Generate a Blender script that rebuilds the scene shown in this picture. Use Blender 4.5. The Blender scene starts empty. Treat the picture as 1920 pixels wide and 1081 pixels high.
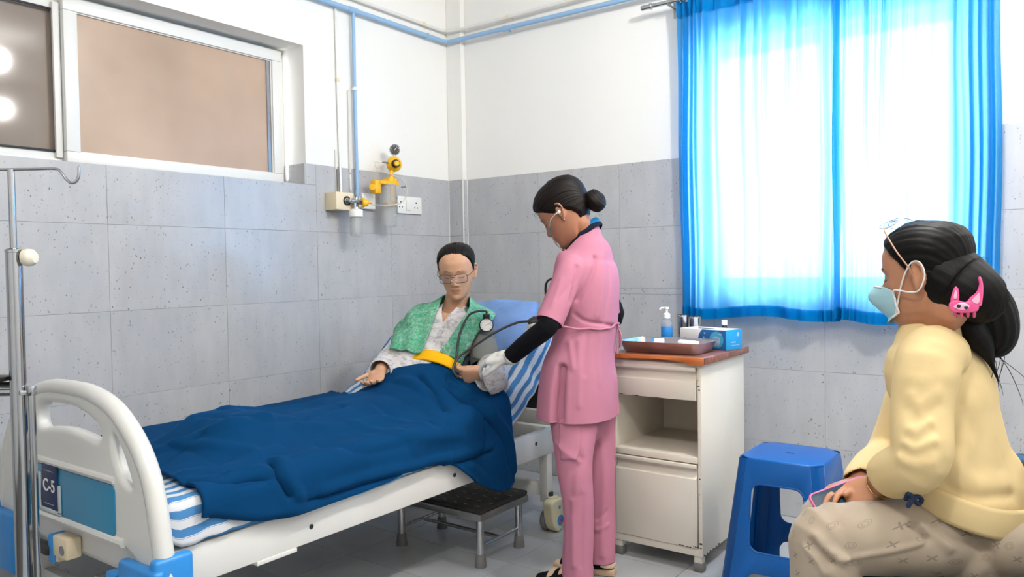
import bpy, bmesh, math, random
import numpy as np
from mathutils import Vector, Matrix
from mathutils.bvhtree import BVHTree

random.seed(7)
rng = np.random.default_rng(7)
scene = bpy.context.scene
COL = scene.collection

# ---------------------------------------------------------------- camera, world, lamps, exposure
cam_data = bpy.data.cameras.new('camera')
cam_data.sensor_width = 36.0
cam_data.lens = 1445.8 / 1920 * 36.0
cam_data.clip_start = 0.05
camera = bpy.data.objects.new('camera', cam_data)
COL.objects.link(camera)
yaw, pitch, roll = 0.6318, -0.0272, -0.0161
fw = Vector((-math.sin(yaw) * math.cos(pitch), math.cos(yaw) * math.cos(pitch), math.sin(pitch)))
r0 = Vector((math.cos(yaw), math.sin(yaw), 0)); u0 = r0.cross(fw)
rt = math.cos(roll) * r0 + math.sin(roll) * u0
up = -math.sin(roll) * r0 + math.cos(roll) * u0
camera.matrix_world = Matrix(((rt.x, up.x, -fw.x, 3.089), (rt.y, up.y, -fw.y, -3.625), (rt.z, up.z, -fw.z, 1.178), (0, 0, 0, 1)))
scene.camera = camera

world = bpy.data.worlds.new('daylight')
scene.world = world
world.use_nodes = True
wn = world.node_tree.nodes; wl = world.node_tree.links
bg = wn['Background']
bg.inputs[0].default_value = (0.93, 0.97, 1.0, 1)
bg.inputs[1].default_value = 20.0

def area_lamp(name, loc, aim, size, size_y, power, color=(1, 1, 1), shape='RECTANGLE'):
    l = bpy.data.lights.new(name, 'AREA')
    l.shape = shape; l.size = size; l.size_y = size_y; l.energy = power; l.color = color
    o = bpy.data.objects.new(name, l); COL.objects.link(o)
    o.location = loc
    o.rotation_euler = (Vector(aim) - Vector(loc)).to_track_quat('-Z', 'Y').to_euler()
    return o
def bulb(name, loc, r, power, color):
    l = bpy.data.lights.new(name, 'POINT'); l.shadow_soft_size = r; l.energy = power; l.color = color
    o = bpy.data.objects.new(name, l); COL.objects.link(o); o.location = loc; return o
WARM = (1.0, 0.975, 0.94)
area_lamp('bulkhead_lamp', (4.15, -0.76, 2.64), (0.0, -0.9, 1.9), 0.15, 0.15, 14, WARM, 'DISK')
bulb('ceiling_or_fill_lamp', (2.77, -1.31, 2.72), 0.07, 84, WARM)
bulb('ceiling_or_fill_lamp', (2.85, -3.3, 2.74), 0.10, 80, WARM)  # unseen fill lamp, added near the camera to brighten walls and fronts

vs = scene.view_settings
vs.view_transform = 'Standard'; vs.look = 'None'; vs.gamma = 1.0; vs.use_curve_mapping = False
vs.exposure = -0.02

# ---------------------------------------------------------------- helpers
def lin(c):
    if isinstance(c, str):
        c = c.lstrip('#'); c = [int(c[i:i + 2], 16) / 255 for i in (0, 2, 4)]
    return tuple((x / 12.92 if x <= 0.04045 else ((x + 0.055) / 1.055) ** 2.4) for x in c[:3]) + (1.0,)

class Mat:
    """one procedural node material: base colour varied by noise, bump, gloss"""
    def __init__(s, name, col, rough=0.5, metal=0.0, spec=0.5):
        s.m = bpy.data.materials.new(name); s.m.use_nodes = True
        s.n = s.m.node_tree.nodes; s.l = s.m.node_tree.links
        s.b = s.n['Principled BSDF']
        s.b.inputs['Base Color'].default_value = lin(col)
        s.b.inputs['Roughness'].default_value = rough
        s.b.inputs['Metallic'].default_value = metal
        s.b.inputs['Specular IOR Level'].default_value = spec
        s.c = lin(col); s.h = None
    def add(s, t, **k):
        x = s.n.new(t)
        for a, v in k.items(): setattr(x, a, v)
        return x
    def coord(s, kind='Object', scale=(1, 1, 1), rnd=0.0):
        tc = s.add('ShaderNodeTexCoord'); mp = s.add('ShaderNodeMapping')
        s.l.new(tc.outputs[kind], mp.inputs[0]); mp.inputs['Scale'].default_value = scale
        if rnd:
            oi = s.add('ShaderNodeObjectInfo'); vm = s.add('ShaderNodeVectorMath', operation='SCALE')
            cx = s.add('ShaderNodeCombineXYZ')
            for i in range(3): s.l.new(oi.outputs['Random'], cx.inputs[i])
            s.l.new(cx.outputs[0], vm.inputs[0]); vm.inputs['Scale'].default_value = rnd
            s.l.new(vm.outputs[0], mp.inputs['Location'])
        return mp.outputs[0]
    def noise(s, vec, scale, detail=3.0, rough=0.5):
        t = s.add('ShaderNodeTexNoise'); s.l.new(vec, t.inputs['Vector'])
        t.inputs['Scale'].default_value = scale; t.inputs['Detail'].default_value = detail
        t.inputs['Roughness'].default_value = rough
        return t.outputs['Fac']
    def ramp(s, fac, stops):
        r = s.add('ShaderNodeValToRGB'); s.l.new(fac, r.inputs[0])
        e = r.color_ramp.elements
        while len(e) < len(stops): e.new(0.5)
        for i, (p, c) in enumerate(stops):
            e[i].position = p; e[i].color = c if len(c) == 4 else tuple(c) + (1,)
        return r.outputs[0]
    def mix(s, fac, a, b, mode='MIX'):
        x = s.add('ShaderNodeMix', data_type='RGBA', blend_type=mode)
        for sock, v in ((x.inputs[0], fac), (x.inputs[6], a), (x.inputs[7], b)):
            if hasattr(v, 'is_linked'): s.l.new(v, sock)
            else: sock.default_value = v
        return x.outputs[2]
    def math(s, op, a, b=0.0, c=0.0):
        x = s.add('ShaderNodeMath', operation=op)
        for sock, v in zip(x.inputs, (a, b, c)):
            if hasattr(v, 'is_linked'): s.l.new(v, sock)
            else: sock.default_value = v
        return x.outputs[0]
    def base(s, sock): s.l.new(sock, s.b.inputs['Base Color']); return s
    def bump(s, fac, strength=0.3, dist=0.002):
        b = s.add('ShaderNodeBump'); b.inputs['Strength'].default_value = strength; b.inputs['Distance'].default_value = dist
        s.l.new(fac, b.inputs['Height'])
        if s.b.inputs['Normal'].is_linked:
            s.l.new(s.b.inputs['Normal'].links[0].from_socket, b.inputs['Normal'])
        s.l.new(b.outputs[0], s.b.inputs['Normal']); return s
    def mottle(s, scale=8, amount=0.12, kind='Object', stretch=(1, 1, 1)):
        v = s.coord(kind, stretch)
        d = tuple(x * (1 - amount) for x in s.c[:3]) + (1,); l = tuple(min(1, x * (1 + amount)) for x in s.c[:3]) + (1,)
        return s.base(s.ramp(s.noise(v, scale), [(0.3, d), (0.7, l)]))
    def weave(s, scale=900, strength=0.25, dist=0.0006):
        v = s.coord('Object'); return s.bump(s.noise(v, scale, 2), strength, dist)
    def sheen(s, w, col=(1, 1, 1, 1), rough=0.4):
        s.b.inputs['Sheen Weight'].default_value = w; s.b.inputs['Sheen Tint'].default_value = col
        s.b.inputs['Sheen Roughness'].default_value = rough; return s

def cloth(name, col, mott=0.08, scale=6, weave=700, sheen=0.15, rough=0.9):
    m = Mat(name, col, rough, spec=0.15).mottle(scale, mott); m.weave(weave, 0.25); m.sheen(sheen, lin(col)); return m

class MB:
    """collects primitive shapes in one bmesh (world coordinates)"""
    def __init__(s): s.bm = bmesh.new(); s.mi = 0
    def _fin(s, faces):
        for f in faces: f.material_index = s.mi
    def box(s, a, b, bev=0.0, seg=2, M=None):
        x0, y0, z0 = a; x1, y1, z1 = b
        bm = bmesh.new()
        bmesh.ops.create_cube(bm, size=1)
        for v in bm.verts:
            v.co = Vector(((x0 + x1) / 2 + v.co.x * abs(x1 - x0), (y0 + y1) / 2 + v.co.y * abs(y1 - y0), (z0 + z1) / 2 + v.co.z * abs(z1 - z0)))
        if bev > 0:
            bmesh.ops.bevel(bm, geom=bm.edges[:], offset=bev, segments=seg, profile=0.5, affect='EDGES')
        s.merge(bm, M); return s
    def merge(s, bm, M=None):
        if M is not None: bm.transform(M)
        base = len(s.bm.verts)
        mp = [s.bm.verts.new(v.co) for v in bm.verts]
        bm.verts.index_update()
        for f in bm.faces:
            try: nf = s.bm.faces.new([mp[v.index] for v in f.verts]); nf.material_index = s.mi; nf.smooth = True
            except ValueError: pass
        bm.free(); return s
    def arr(s, V, F):
        mp = [s.bm.verts.new(tuple(v)) for v in V]
        for f in F:
            try: nf = s.bm.faces.new([mp[i] for i in f]); nf.material_index = s.mi; nf.smooth = True
            except ValueError: pass
        return s
    def tube(s, pts, r, seg=10, smooth=0, caps=True, flat=None, side=None):
        V, F = loft(pts, r, seg, smooth, caps, flat, side); return s.arr(V, F)
    def cyl(s, p0, p1, r0, r1=None, seg=20, bev=0.0):
        r1 = r0 if r1 is None else r1
        p0 = np.array(p0, float); p1 = np.array(p1, float)
        if bev:
            u = (p1 - p0) / np.linalg.norm(p1 - p0) * bev
            return s.tube([p0, p0 + u * .3, p0 + u, p1 - u, p1 - u * .3, p1], [r0 - bev, r0 - bev * .3, r0, r1, r1 - bev * .3, r1 - bev], seg)
        return s.tube([p0, p1], [r0, r1], seg)
    def lathe(s, prof, o, axis=(0, 0, 1), seg=24):
        """prof: (radius, height) pairs along axis"""
        o = np.array(o, float); ax = np.array(axis, float); ax /= np.linalg.norm(ax)
        return s.tube([o + ax * h for r, h in prof], [max(r, 1e-4) for r, h in prof], seg, fixed_axis=ax) if False else s._lathe(prof, o, ax, seg)
    def _lathe(s, prof, o, ax, seg):
        t = np.array((1, 0, 0)) if abs(ax[0]) < .9 else np.array((0, 1, 0))
        e1 = np.cross(ax, t); e1 /= np.linalg.norm(e1); e2 = np.cross(ax, e1)
        V = []; F = []
        a = np.arange(seg) * 2 * np.pi / seg
        for r, h in prof:
            r = max(r, 1e-5)
            V += list(o + ax * h + np.outer(np.cos(a) * r, e1) + np.outer(np.sin(a) * r, e2))
        for i in range(len(prof) - 1):
            for j in range(seg):
                k = (j + 1) % seg
                F.append((i * seg + j, i * seg + k, (i + 1) * seg + k, (i + 1) * seg + j))
        F.append(tuple(range(seg))[::-1]); n = (len(prof) - 1) * seg; F.append(tuple(range(n, n + seg)))
        return s.arr(V, F)
    def prism(s, pts, d, origin=(0, 0, 0), e1=(1, 0, 0), e2=(0, 0, 1), bev=0.0, holes=None):
        """outline pts in plane e1,e2 extruded by vector d"""
        o = Vector(origin); e1 = Vector(e1); e2 = Vector(e2)
        bm = bmesh.new()
        vs_ = [bm.verts.new(o + e1 * p[0] + e2 * p[1]) for p in pts]
        f = bm.faces.new(vs_)
        r = bmesh.ops.extrude_face_region(bm, geom=[f])
        nv = [g for g in r['geom'] if isinstance(g, bmesh.types.BMVert)]
        bmesh.ops.translate(bm, vec=Vector(d), verts=nv)
        bmesh.ops.recalc_face_normals(bm, faces=bm.faces[:])
        if bev > 0: bmesh.ops.bevel(bm, geom=[e for e in bm.edges if e.calc_face_angle(0) > .5], offset=bev, segments=2, profile=.5, affect='EDGES')
        return s.merge(bm)
    def ball(s, c, r, seg=16, M=None):
        if not hasattr(r, '__len__'): r = (r, r, r)
        bm = bmesh.new(); bmesh.ops.create_uvsphere(bm, u_segments=seg, v_segments=max(6, seg // 2 + 2), radius=1)
        for v in bm.verts: v.co = Vector((v.co.x * r[0], v.co.y * r[1], v.co.z * r[2]))
        if M is not None: bm.transform(M)
        bm.transform(Matrix.Translation(Vector(c))); return s.merge(bm)

def catmull(P, n):
    P = np.array(P, float)
    if P.ndim == 1: P = P[:, None]
    Q = np.vstack([2 * P[0] - P[1], P, 2 * P[-1] - P[-2]])
    out = []
    for i in range(1, len(Q) - 2):
        for k in range(n):
            t = k / n; a, b, c, d = Q[i - 1], Q[i], Q[i + 1], Q[i + 2]
            out.append(.5 * ((2 * b) + (-a + c) * t + (2 * a - 5 * b + 4 * c - d) * t * t + (-a + 3 * b - 3 * c + d) * t ** 3))
    out.append(P[-1]); return np.array(out)

def loft(pts, r, seg=10, smooth=0, caps=True, flat=None, side=None, n=2.0, rnd=False):
    """tube through pts; r = radii (or (a,b) half widths along side and across); n = superellipse power"""
    P = np.array(pts, float)
    if not hasattr(r, '__len__'): r = [r] * len(P)
    R = np.array([(q if hasattr(q, '__len__') else (q, q)) for q in r], float)
    if smooth: P = catmull(P, smooth); R = np.maximum(catmull(R, smooth), 1e-4)
    if rnd:                                                   # rounded ends
        k = 4; add = []
        for end in (0, -1):
            t = P[0] - P[1] if end == 0 else P[-1] - P[-2]; t = t / np.linalg.norm(t); rr = R[end].min()
            pp = [P[end] + t * rr * math.sin(q * math.pi / 2 / k) for q in range(1, k + 1)]
            rr_ = [R[end] * max(.02, math.cos(q * math.pi / 2 / k)) for q in range(1, k + 1)]
            add.append((pp, rr_))
        P = np.vstack([add[0][0][::-1], P, add[1][0]]); R = np.vstack([add[0][1][::-1], R, add[1][1]])
    T = np.gradient(P, axis=0); T /= np.maximum(np.linalg.norm(T, axis=1, keepdims=True), 1e-9)
    a = np.arange(seg) * 2 * np.pi / seg
    ca = np.sign(np.cos(a)) * np.abs(np.cos(a)) ** (2 / n); sa = np.sign(np.sin(a)) * np.abs(np.sin(a)) ** (2 / n)
    V = []; prev = None
    for i in range(len(P)):
        if side is not None: e = np.array(side if np.ndim(side) == 1 else side[i], float)
        elif prev is None: e = np.array((0, 0, 1.0)) if abs(T[i][2]) < .9 else np.array((1.0, 0, 0))
        else: e = prev
        e = e - T[i] * (e @ T[i]); e /= max(np.linalg.norm(e), 1e-9); prev = e
        g = np.cross(T[i], e)
        V.append(P[i] + np.outer(ca * R[i][0], e) + np.outer(sa * R[i][1], g))
    F = []
    for i in range(len(P) - 1):
        for j in range(seg):
            k = (j + 1) % seg
            F.append((i * seg + j, i * seg + k, (i + 1) * seg + k, (i + 1) * seg + j))
    if caps:
        F.append(tuple(range(seg))[::-1]); m = (len(P) - 1) * seg; F.append(tuple(range(m, m + seg)))
    return np.vstack(V), F

def setmats(o, mats):
    for m in (mats if isinstance(mats, (list, tuple)) else [mats]):
        o.data.materials.append(m.m if isinstance(m, Mat) else m)

def obj(name, src, mats, parent=None, smooth=True, angle=40, recalc=True):
    if isinstance(src, MB): bm = src.bm
    else: bm = src
    if isinstance(bm, bpy.types.Mesh): me = bm
    else:
        if recalc: bmesh.ops.recalc_face_normals(bm, faces=bm.faces[:])
        me = bpy.data.meshes.new(name)
        if not smooth:
            for f in bm.faces: f.smooth = False
        if smooth:
            for f in bm.faces: f.smooth = True
            for e in bm.edges:
                if len(e.link_faces) == 2 and e.calc_face_angle(0) > math.radians(angle): e.smooth = False
        bm.to_mesh(me); bm.free()
    o = bpy.data.objects.new(name, me); COL.objects.link(o)
    setmats(o, mats)
    if parent is not None: adopt(o, parent)
    return o
def adopt(o, parent):
    o.parent = parent; o.matrix_parent_inverse = WM[parent.name].inverted()
    WM[o.name] = Matrix.Identity(4)
class _WM(dict):
    def __missing__(s, k): return Matrix.Identity(4)
WM = _WM()
def thing(name, loc, label, cat, group=None):
    o = bpy.data.objects.new(name, None); COL.objects.link(o); o.location = loc
    o.empty_display_size = 0.05
    WM[o.name] = Matrix.Translation(Vector(loc))
    return tag(o, label, cat, group)
def tag(o, label, cat, group=None):
    o['label'] = label; o['category'] = cat
    if group: o['group'] = group
    return o
def struct(name, mb, mats, **k):
    o = obj(name, mb, mats, **k); o['kind'] = 'structure'; return o
def grid_mesh(name, X, uv=None, close_u=False):
    """X: (nu,nv,3) array -> mesh, optional uv (nu,nv,2)"""
    nu, nv = X.shape[:2]
    V = X.reshape(-1, 3); F = []
    for i in range(nu if close_u else nu - 1):
        for j in range(nv - 1):
            k = (i + 1) % nu
            F.append((i * nv + j, k * nv + j, k * nv + j + 1, i * nv + j + 1))
    me = bpy.data.meshes.new(name); me.from_pydata(V.tolist(), [], F); me.update()
    for p in me.polygons: p.use_smooth = True
    if uv is not None:
        U = uv.reshape(-1, 2); lay = me.uv_layers.new(name='UVMap')
        idx = np.zeros(len(me.loops), int); me.loops.foreach_get('vertex_index', idx)
        lay.data.foreach_set('uv', U[idx].ravel())
    return me
def bake(o, mods):
    """apply modifiers [(type, {settings})] to the object's mesh"""
    for t, k in mods:
        m = o.modifiers.new(t, t)
        for a, v in k.items(): setattr(m, a, v)
    dg = bpy.context.evaluated_depsgraph_get(); dg.update()
    me = bpy.data.meshes.new_from_object(o.evaluated_get(dg), preserve_all_data_layers=True, depsgraph=dg)
    o.modifiers.clear(); old = o.data; o.data = me; bpy.data.meshes.remove(old)
    for p in me.polygons: p.use_smooth = True
    return me
def remesh_obj(name, parts, mats, voxel=0.004, smooth=3, parent=None, fac=0.5):
    """union of closed lofts into one continuous skin"""
    mb = MB()
    for V, F in parts: mb.arr(V, F)
    bmesh.ops.recalc_face_normals(mb.bm, faces=mb.bm.faces[:])
    o = obj(name, mb, mats, None, recalc=False)
    bake(o, [('REMESH', dict(mode='VOXEL', voxel_size=voxel))] + ([('SMOOTH', dict(factor=fac, iterations=smooth))] if smooth else []))
    if not o.data.materials: setmats(o, mats)
    if parent is not None: adopt(o, parent)
    return o
def vco(me):
    a = np.zeros(len(me.vertices) * 3, np.float32); me.vertices.foreach_get('co', a); return a.reshape(-1, 3).astype(float)
def vno(me):
    a = np.zeros(len(me.vertices) * 3, np.float32); me.vertex_normals.foreach_get('vector', a); return a.reshape(-1, 3).astype(float)
def setco(me, V): me.vertices.foreach_set('co', V.astype(np.float32).ravel()); me.update()
def seg_dist(V, pl):
    """distance from V to polyline pl"""
    d = np.full(len(V), 9.0)
    for a, b in zip(pl[:-1], pl[1:]):
        a = np.array(a, float); b = np.array(b, float); ab = b - a
        t = np.clip(((V - a) @ ab) / (ab @ ab), 0, 1)
        d = np.minimum(d, np.linalg.norm(V - a - t[:, None] * ab, axis=1))
    return d
def folds(o, lines, smooth=5):
    """raise (+) or press in (-) fold lines: (points, height, width) on the surface along normals"""
    me = o.data; V = vco(me); N = vno(me); h = np.zeros(len(V)); tree = bvh_of(o)
    for pl, amp, w in lines:
        pl = [np.array(tree.find_nearest(Vector(p))[0]) for p in pl]
        pl = catmull(pl, 5) if len(pl) > 2 else np.array(pl, float)
        if len(pl) > 2: pl = np.array([np.array(tree.find_nearest(Vector(p))[0]) for p in pl])
        lo = pl.min(0) - 3 * w; hi = pl.max(0) + 3 * w
        m = np.where(((V > lo) & (V < hi)).all(1))[0]
        if len(m): h[m] += amp * np.exp(-(seg_dist(V[m], pl) / w) ** 2)
    setco(me, V + N * h[:, None])
def wave_noise(V, f, seed=0, k=5):
    """smooth pseudo noise: sum of random plane waves"""
    g = np.random.default_rng(seed); out = np.zeros(len(V))
    for i in range(k):
        d = g.normal(size=3); d /= np.linalg.norm(d)
        out += np.sin((V @ d) * f * g.uniform(.6, 1.5) + g.uniform(0, 6.28))
    return out / k
def crumple(o, amp, f, seed=0, squash=(1, 1, 1), sel=None):
    me = o.data; V = vco(me); N = vno(me)
    h = amp * (wave_noise(V * np.array(squash), f, seed) + .5 * wave_noise(V * np.array(squash), f * 2.1, seed + 1))
    if sel is not None: h = h * sel(V)
    setco(me, V + N * h[:, None])
def cut(o, point, normal, keep=None, thick=0.0):
    """cut the mesh by a plane, dropping the side the normal points to; keep(co)->False leaves faces alone"""
    bm = bmesh.new(); bm.from_mesh(o.data)
    fs = [f for f in bm.faces if keep is None or keep(f.calc_center_median())]
    g = set(fs)
    for f in fs: g.update(f.verts); g.update(f.edges)
    bmesh.ops.bisect_plane(bm, geom=list(g), plane_co=point, plane_no=normal, clear_outer=True)
    bm.to_mesh(o.data); bm.free(); o.data.update()
def thicken(o, t=0.003, off=-1): bake(o, [('SOLIDIFY', dict(thickness=t, offset=off, use_rim=True))])
def bvh_of(*objs):
    V = []; F = []
    for o in objs:
        b = len(V); V += [v.co.copy() for v in o.data.vertices]; F += [[i + b for i in p.vertices] for p in o.data.polygons]
    return BVHTree.FromPolygons(V, F)
def nrm(v): v = np.array(v, float); return v / np.linalg.norm(v)

# ---------------------------------------------------------------- materials of the room
def tile_material():
    m = Mat('concrete_look_tile', '#b4b5b9', 0.19, spec=0.5)
    v = m.coord('Object', rnd=37.0)
    big = m.noise(v, 3.0, 4, .6)
    vs_ = m.coord('Object', (1, 1, .25), rnd=37.0)
    streak = m.noise(vs_, 14.0, 3, .6)
    c = m.ramp(big, [(.25, lin('#aeb0b4')), (.75, lin('#c0c0c2'))])
    c = m.mix(.35, c, m.ramp(streak, [(.3, lin('#a6a7ab')), (.7, lin('#c2c2c4'))]))
    # sparse dark pits, denser in patches
    vo = m.add('ShaderNodeTexVoronoi'); wob = m.add('ShaderNodeVectorMath', operation='ADD'); m.l.new(m.coord('Object', (1.25, 1.25, .8), rnd=37.0), wob.inputs[0]); wsc = m.add('ShaderNodeVectorMath', operation='SCALE'); wn_ = m.add('ShaderNodeTexNoise'); m.l.new(v, wn_.inputs['Vector']); wn_.inputs['Scale'].default_value = 150; m.l.new(wn_.outputs['Color'], wsc.inputs[0]); wsc.inputs['Scale'].default_value = .012; m.l.new(wsc.outputs[0], wob.inputs[1]); m.l.new(wob.outputs[0], vo.inputs['Vector']); vo.inputs['Scale'].default_value = 88
    sep = m.add('ShaderNodeSeparateColor'); m.l.new(vo.outputs['Color'], sep.inputs[0])
    size = m.math('MULTIPLY', m.math('POWER', sep.outputs[0], 2.2), .32)
    patch = m.ramp(m.noise(v, 9.0, 2, .6), [(.38, (0, 0, 0)), (.58, (1, 1, 1))])
    pit = m.math('LESS_THAN', vo.outputs['Distance'], size)
    pit = m.math('MULTIPLY', pit, m.math('ADD', m.math('MULTIPLY', patch, .8), .2))
    dark = m.math('MULTIPLY', pit, m.math('MULTIPLY_ADD', sep.outputs[1], .55, .25))
    c = m.mix(dark, c, lin('#4a4b50'))
    return m.base(c)
TILE = tile_material()
GROUT = Mat('grout', '#a3a3a5', 0.9)
PAINT = Mat('white_wall_paint', '#f0efeb', 0.75, spec=.2).mottle(2, .015)
WHITE = Mat('white_plastic', '#eeeeea', 0.35)
UPVC = Mat('window_frame_plastic', '#ecece9', 0.3)
CREAMP = Mat('cream_plastic', '#e9d9b8', 0.4)
BLACKP = Mat('black_plastic', '#151516', 0.4)
STEEL = Mat('polished_steel', '#c9c9cb', 0.16, 1.0)
STEELB = Mat('brushed_steel', '#a9a9a9', 0.3, 1.0).mottle(30, .06)
CHROME = Mat('chrome', '#b9bbbf', 0.10, 1.0)
RUBBER = Mat('grey_rubber', '#6d6c6a', 0.7)
YELLOWP = Mat('yellow_plastic', '#f4b916', 0.3)
PIPEB = Mat('blue_painted_pipe', '#93b8dc', 0.35)
PIPEW = Mat('white_painted_pipe', '#e4e0da', 0.4)
FLOORT = Mat('floor_tile', '#a6a8aa', 0.28, spec=.5)
_v = FLOORT.coord('Object', rnd=11.0)
FLOORT.base(FLOORT.ramp(FLOORT.noise(_v, 5, 4), [(.3, lin('#9c9ea1')), (.7, lin('#aeb0b2'))]))
FGROUT = Mat('floor_grout', '#5b5955', 0.9)

# ---------------------------------------------------------------- room shell
H = 2.9; XR = 4.2; YF = -5.6
WY0, WY1, WZ0, WZ1 = -3.35, -1.12, 1.608, 2.293          # clerestory opening in the left wall
BX0, BX1, BZ0, BZ1 = 1.60, 2.72, 1.06, 2.24              # window opening behind the curtain
mb = MB()
mb.mi = 1; mb.box((-.25, YF, -.05), (-.0022, .25, WZ0 - .0005))
mb.box((-.25, WY1 + .0005, WZ0), (-.0022, .25, 1.7115))
mb.mi = 0
mb.box((-.25, WY1, 1.712), (-.002, .25, WZ1)); mb.box((-.25, YF, WZ1), (-.002, .25, H))
mb.box((-.25, YF, WZ0), (-.002, WY0, WZ1))
wall_left = struct('wall_left', mb, [PAINT, GROUT], smooth=False)
mb = MB(); mb.mi = 1
mb.box((0, .0022, -.05), (BX0, .25, 1.7115)); mb.box((BX1, .0022, -.05), (XR, .25, 1.7115)); mb.box((BX0, .0022, -.05), (BX1, .25, BZ0 - .0005))
mb.mi = 0
mb.box((0, .002, 1.712), (BX0, .25, H)); mb.box((BX1, .002, 1.712), (XR, .25, H)); mb.box((BX0, .002, BZ1), (BX1, .25, H))
wall_back = struct('wall_back', mb, [PAINT, GROUT], smooth=False)
struct('wall_right', MB().box((XR, YF, -.05), (XR + .2, .25, H)), PAINT, smooth=False)
struct('wall_front', MB().box((-.25, YF - .2, -.05), (XR + .2, YF, H)), PAINT, smooth=False)
struct('ceiling', MB().box((-.25, YF - .2, H), (XR + .2, .25, H + .1)), PAINT, smooth=False)
floor = struct('floor', MB().box((-.25, YF - .2, -.1), (XR + .2, .25, -.006)), FGROUT, smooth=False)

def minus(r, h):
    """rectangle r minus rectangle h -> list of rectangles (u0,v0,u1,v1)"""
    u0, v0, u1, v1 = r; a0, b0, a1, b1 = h
    if a0 >= u1 or a1 <= u0 or b0 >= v1 or b1 <= v0: return [r]
    out = []
    if b0 > v0: out.append((u0, v0, u1, b0))
    if b1 < v1: out.append((u0, b1, u1, v1))
    m0, m1 = max(v0, b0), min(v1, b1)
    if a0 > u0: out.append((u0, m0, a0, m1))
    if a1 < u1: out.append((a1, m0, u1, m1))
    return out
_tiles = {}
def tile(w, h, centre, rot, parent, t=.011, mat=TILE, name='tile', gap=.0007):
    key = (round(w, 4), round(h, 4), t, name)
    if key not in _tiles:
        bm = bmesh.new(); bmesh.ops.create_cube(bm, size=1)
        for v in bm.verts: v.co = Vector((v.co.x * (w - 2 * gap), v.co.y * t, v.co.z * (h - 2 * gap)))
        bmesh.ops.bevel(bm, geom=[e for e in bm.edges if all(v.co.y < 0 for v in e.verts)], offset=.0007, segments=1, affect='EDGES')
        me = bpy.data.meshes.new(name); bm.to_mesh(me); bm.free(); setmats(type('o', (), {'data': me})(), mat); _tiles[key] = me
    o = bpy.data.objects.new(name, _tiles[key]); COL.objects.link(o)
    o.location = centre; o.rotation_euler = rot
    j = .0006; o.location += Vector((rng.uniform(-j, 0) if rot[2] else 0, 0 if rot[2] else rng.uniform(0, j), 0))
    o.parent = parent; return o
rows = [(0.0, .339), (.339, .684), (.684, 1.029), (1.029, 1.374), (1.374, 1.712)]
for z0, z1 in rows:
    for k in range(-1, 8):
        y1 = min(-.018 - .521 * k, -.0402 if z1 else 0); y0 = -.018 - .521 * (k + 1)
        if y1 - y0 < .05: continue
        for a0, b0, a1, b1 in minus((y0, z0, y1, z1), (WY0 - 2, WZ0, WY1, 3)):
            if a1 - a0 > .01 and b1 - b0 > .01:
                tile(a1 - a0, b1 - b0, (-.0055, (a0 + a1) / 2, (b0 + b1) / 2), (0, 0, math.pi / 2), wall_left)
    for k in range(-1, 7):
        x0 = max(.63 + .5157 * k, .1125); x1 = min(.63 + .5157 * (k + 1), XR)
        for a0, b0, a1, b1 in minus((x0, z0, x1, z1), (BX0, BZ0, BX1, BZ1)):
            if a1 - a0 > .01 and b1 - b0 > .01:
                tile(a1 - a0, b1 - b0, ((a0 + a1) / 2, .0055, (b0 + b1) / 2), (0, 0, 0), wall_back)
# tiled reveal at the end of the clerestory sill
tile(.15, .104, (-.075, WY1 - .0055, 1.66), (0, 0, 0), wall_left)
# boxed-in column in the corner
pil = struct('trim_1', MB().box((0, -.029, 0), (.101, 0, 1.712)).box((0, -.038, 1.712), (.110, 0, H)), PAINT, smooth=False)
for z0, z1 in rows:
    tile(.110, z1 - z0, (.055, -.0345, (z0 + z1) / 2), (0, 0, 0), pil)
    tile(.029, z1 - z0, (.1065, -.0145, (z0 + z1) / 2), (0, 0, math.pi / 2), pil)
obj('corner_bead', MB().box((.108, -.042, 0), (.1135, -.0365, 1.712)), WHITE, pil)
obj('corner_bead', MB().box((.1125, -.003, 0), (.117, -.0005, 1.712)), WHITE, pil)
obj('corner_bead', MB().box((.0005, -.0435, 0), (.004, -.0401, 1.712)), WHITE, pil)
# floor tiles
for i in range(-4, 11):
    for j in range(-3, 9):
        x0 = max(.963 + .303 * i, 0); x1 = min(.963 + .303 * (i + 1), XR); y1 = min(-.877 - .303 * j, 0); y0 = -.877 - .303 * (j + 1)
        if x1 - x0 < .02 or y1 - y0 < .02: continue
        tile(x1 - x0, y1 - y0, ((x0 + x1) / 2, (y0 + y1) / 2, -.0055), (-math.pi / 2, 0, 0), floor, .011, FLOORT, 'floor_tile', .0013)

# ---------------------------------------------------------------- window_1: clerestory with two frosted sashes
PANE = Mat('brown_frosted_glass', '#a8917f', 0.30, spec=.4)
_v = PANE.coord('Object'); PANE.base(PANE.ramp(PANE.noise(_v, 2.2, 3), [(.3, lin('#ac9480')), (.7, lin('#c4aa94'))]))
PANE2 = Mat('grey_frosted_glass', '#8f8279', 0.07, spec=.22)
_v = PANE2.coord('Object'); PANE2.base(PANE2.ramp(PANE2.noise(_v, 2.0, 3), [(.3, lin('#877b72')), (.7, lin('#968a80'))]))
def frame(y0, y1, z0, z1, w, x0, x1, bev=.004):
    mb = MB()
    mb.box((x0, y0, z0), (x1, y1, z0 + w), bev); mb.box((x0, y0, z1 - w), (x1, y1, z1), bev)
    mb.box((x0, y0, z0 + w), (x1, y0 + w, z1 - w), bev); mb.box((x0, y1 - w, z0 + w), (x1, y1, z1 - w), bev); return mb
window_1 = struct('window_1', frame(WY0, WY1, WZ0, WZ1, .034, -.24, -.165), UPVC, angle=30)
s1 = obj('sash', frame(-2.19, -1.158, 1.612, 2.276, .054, -.165, -.125), UPVC, window_1, angle=30)
obj('glass_pane', MB().box((-.15, -2.14, 1.66), (-.145, -1.205, 2.225)), PANE, s1)
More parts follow.
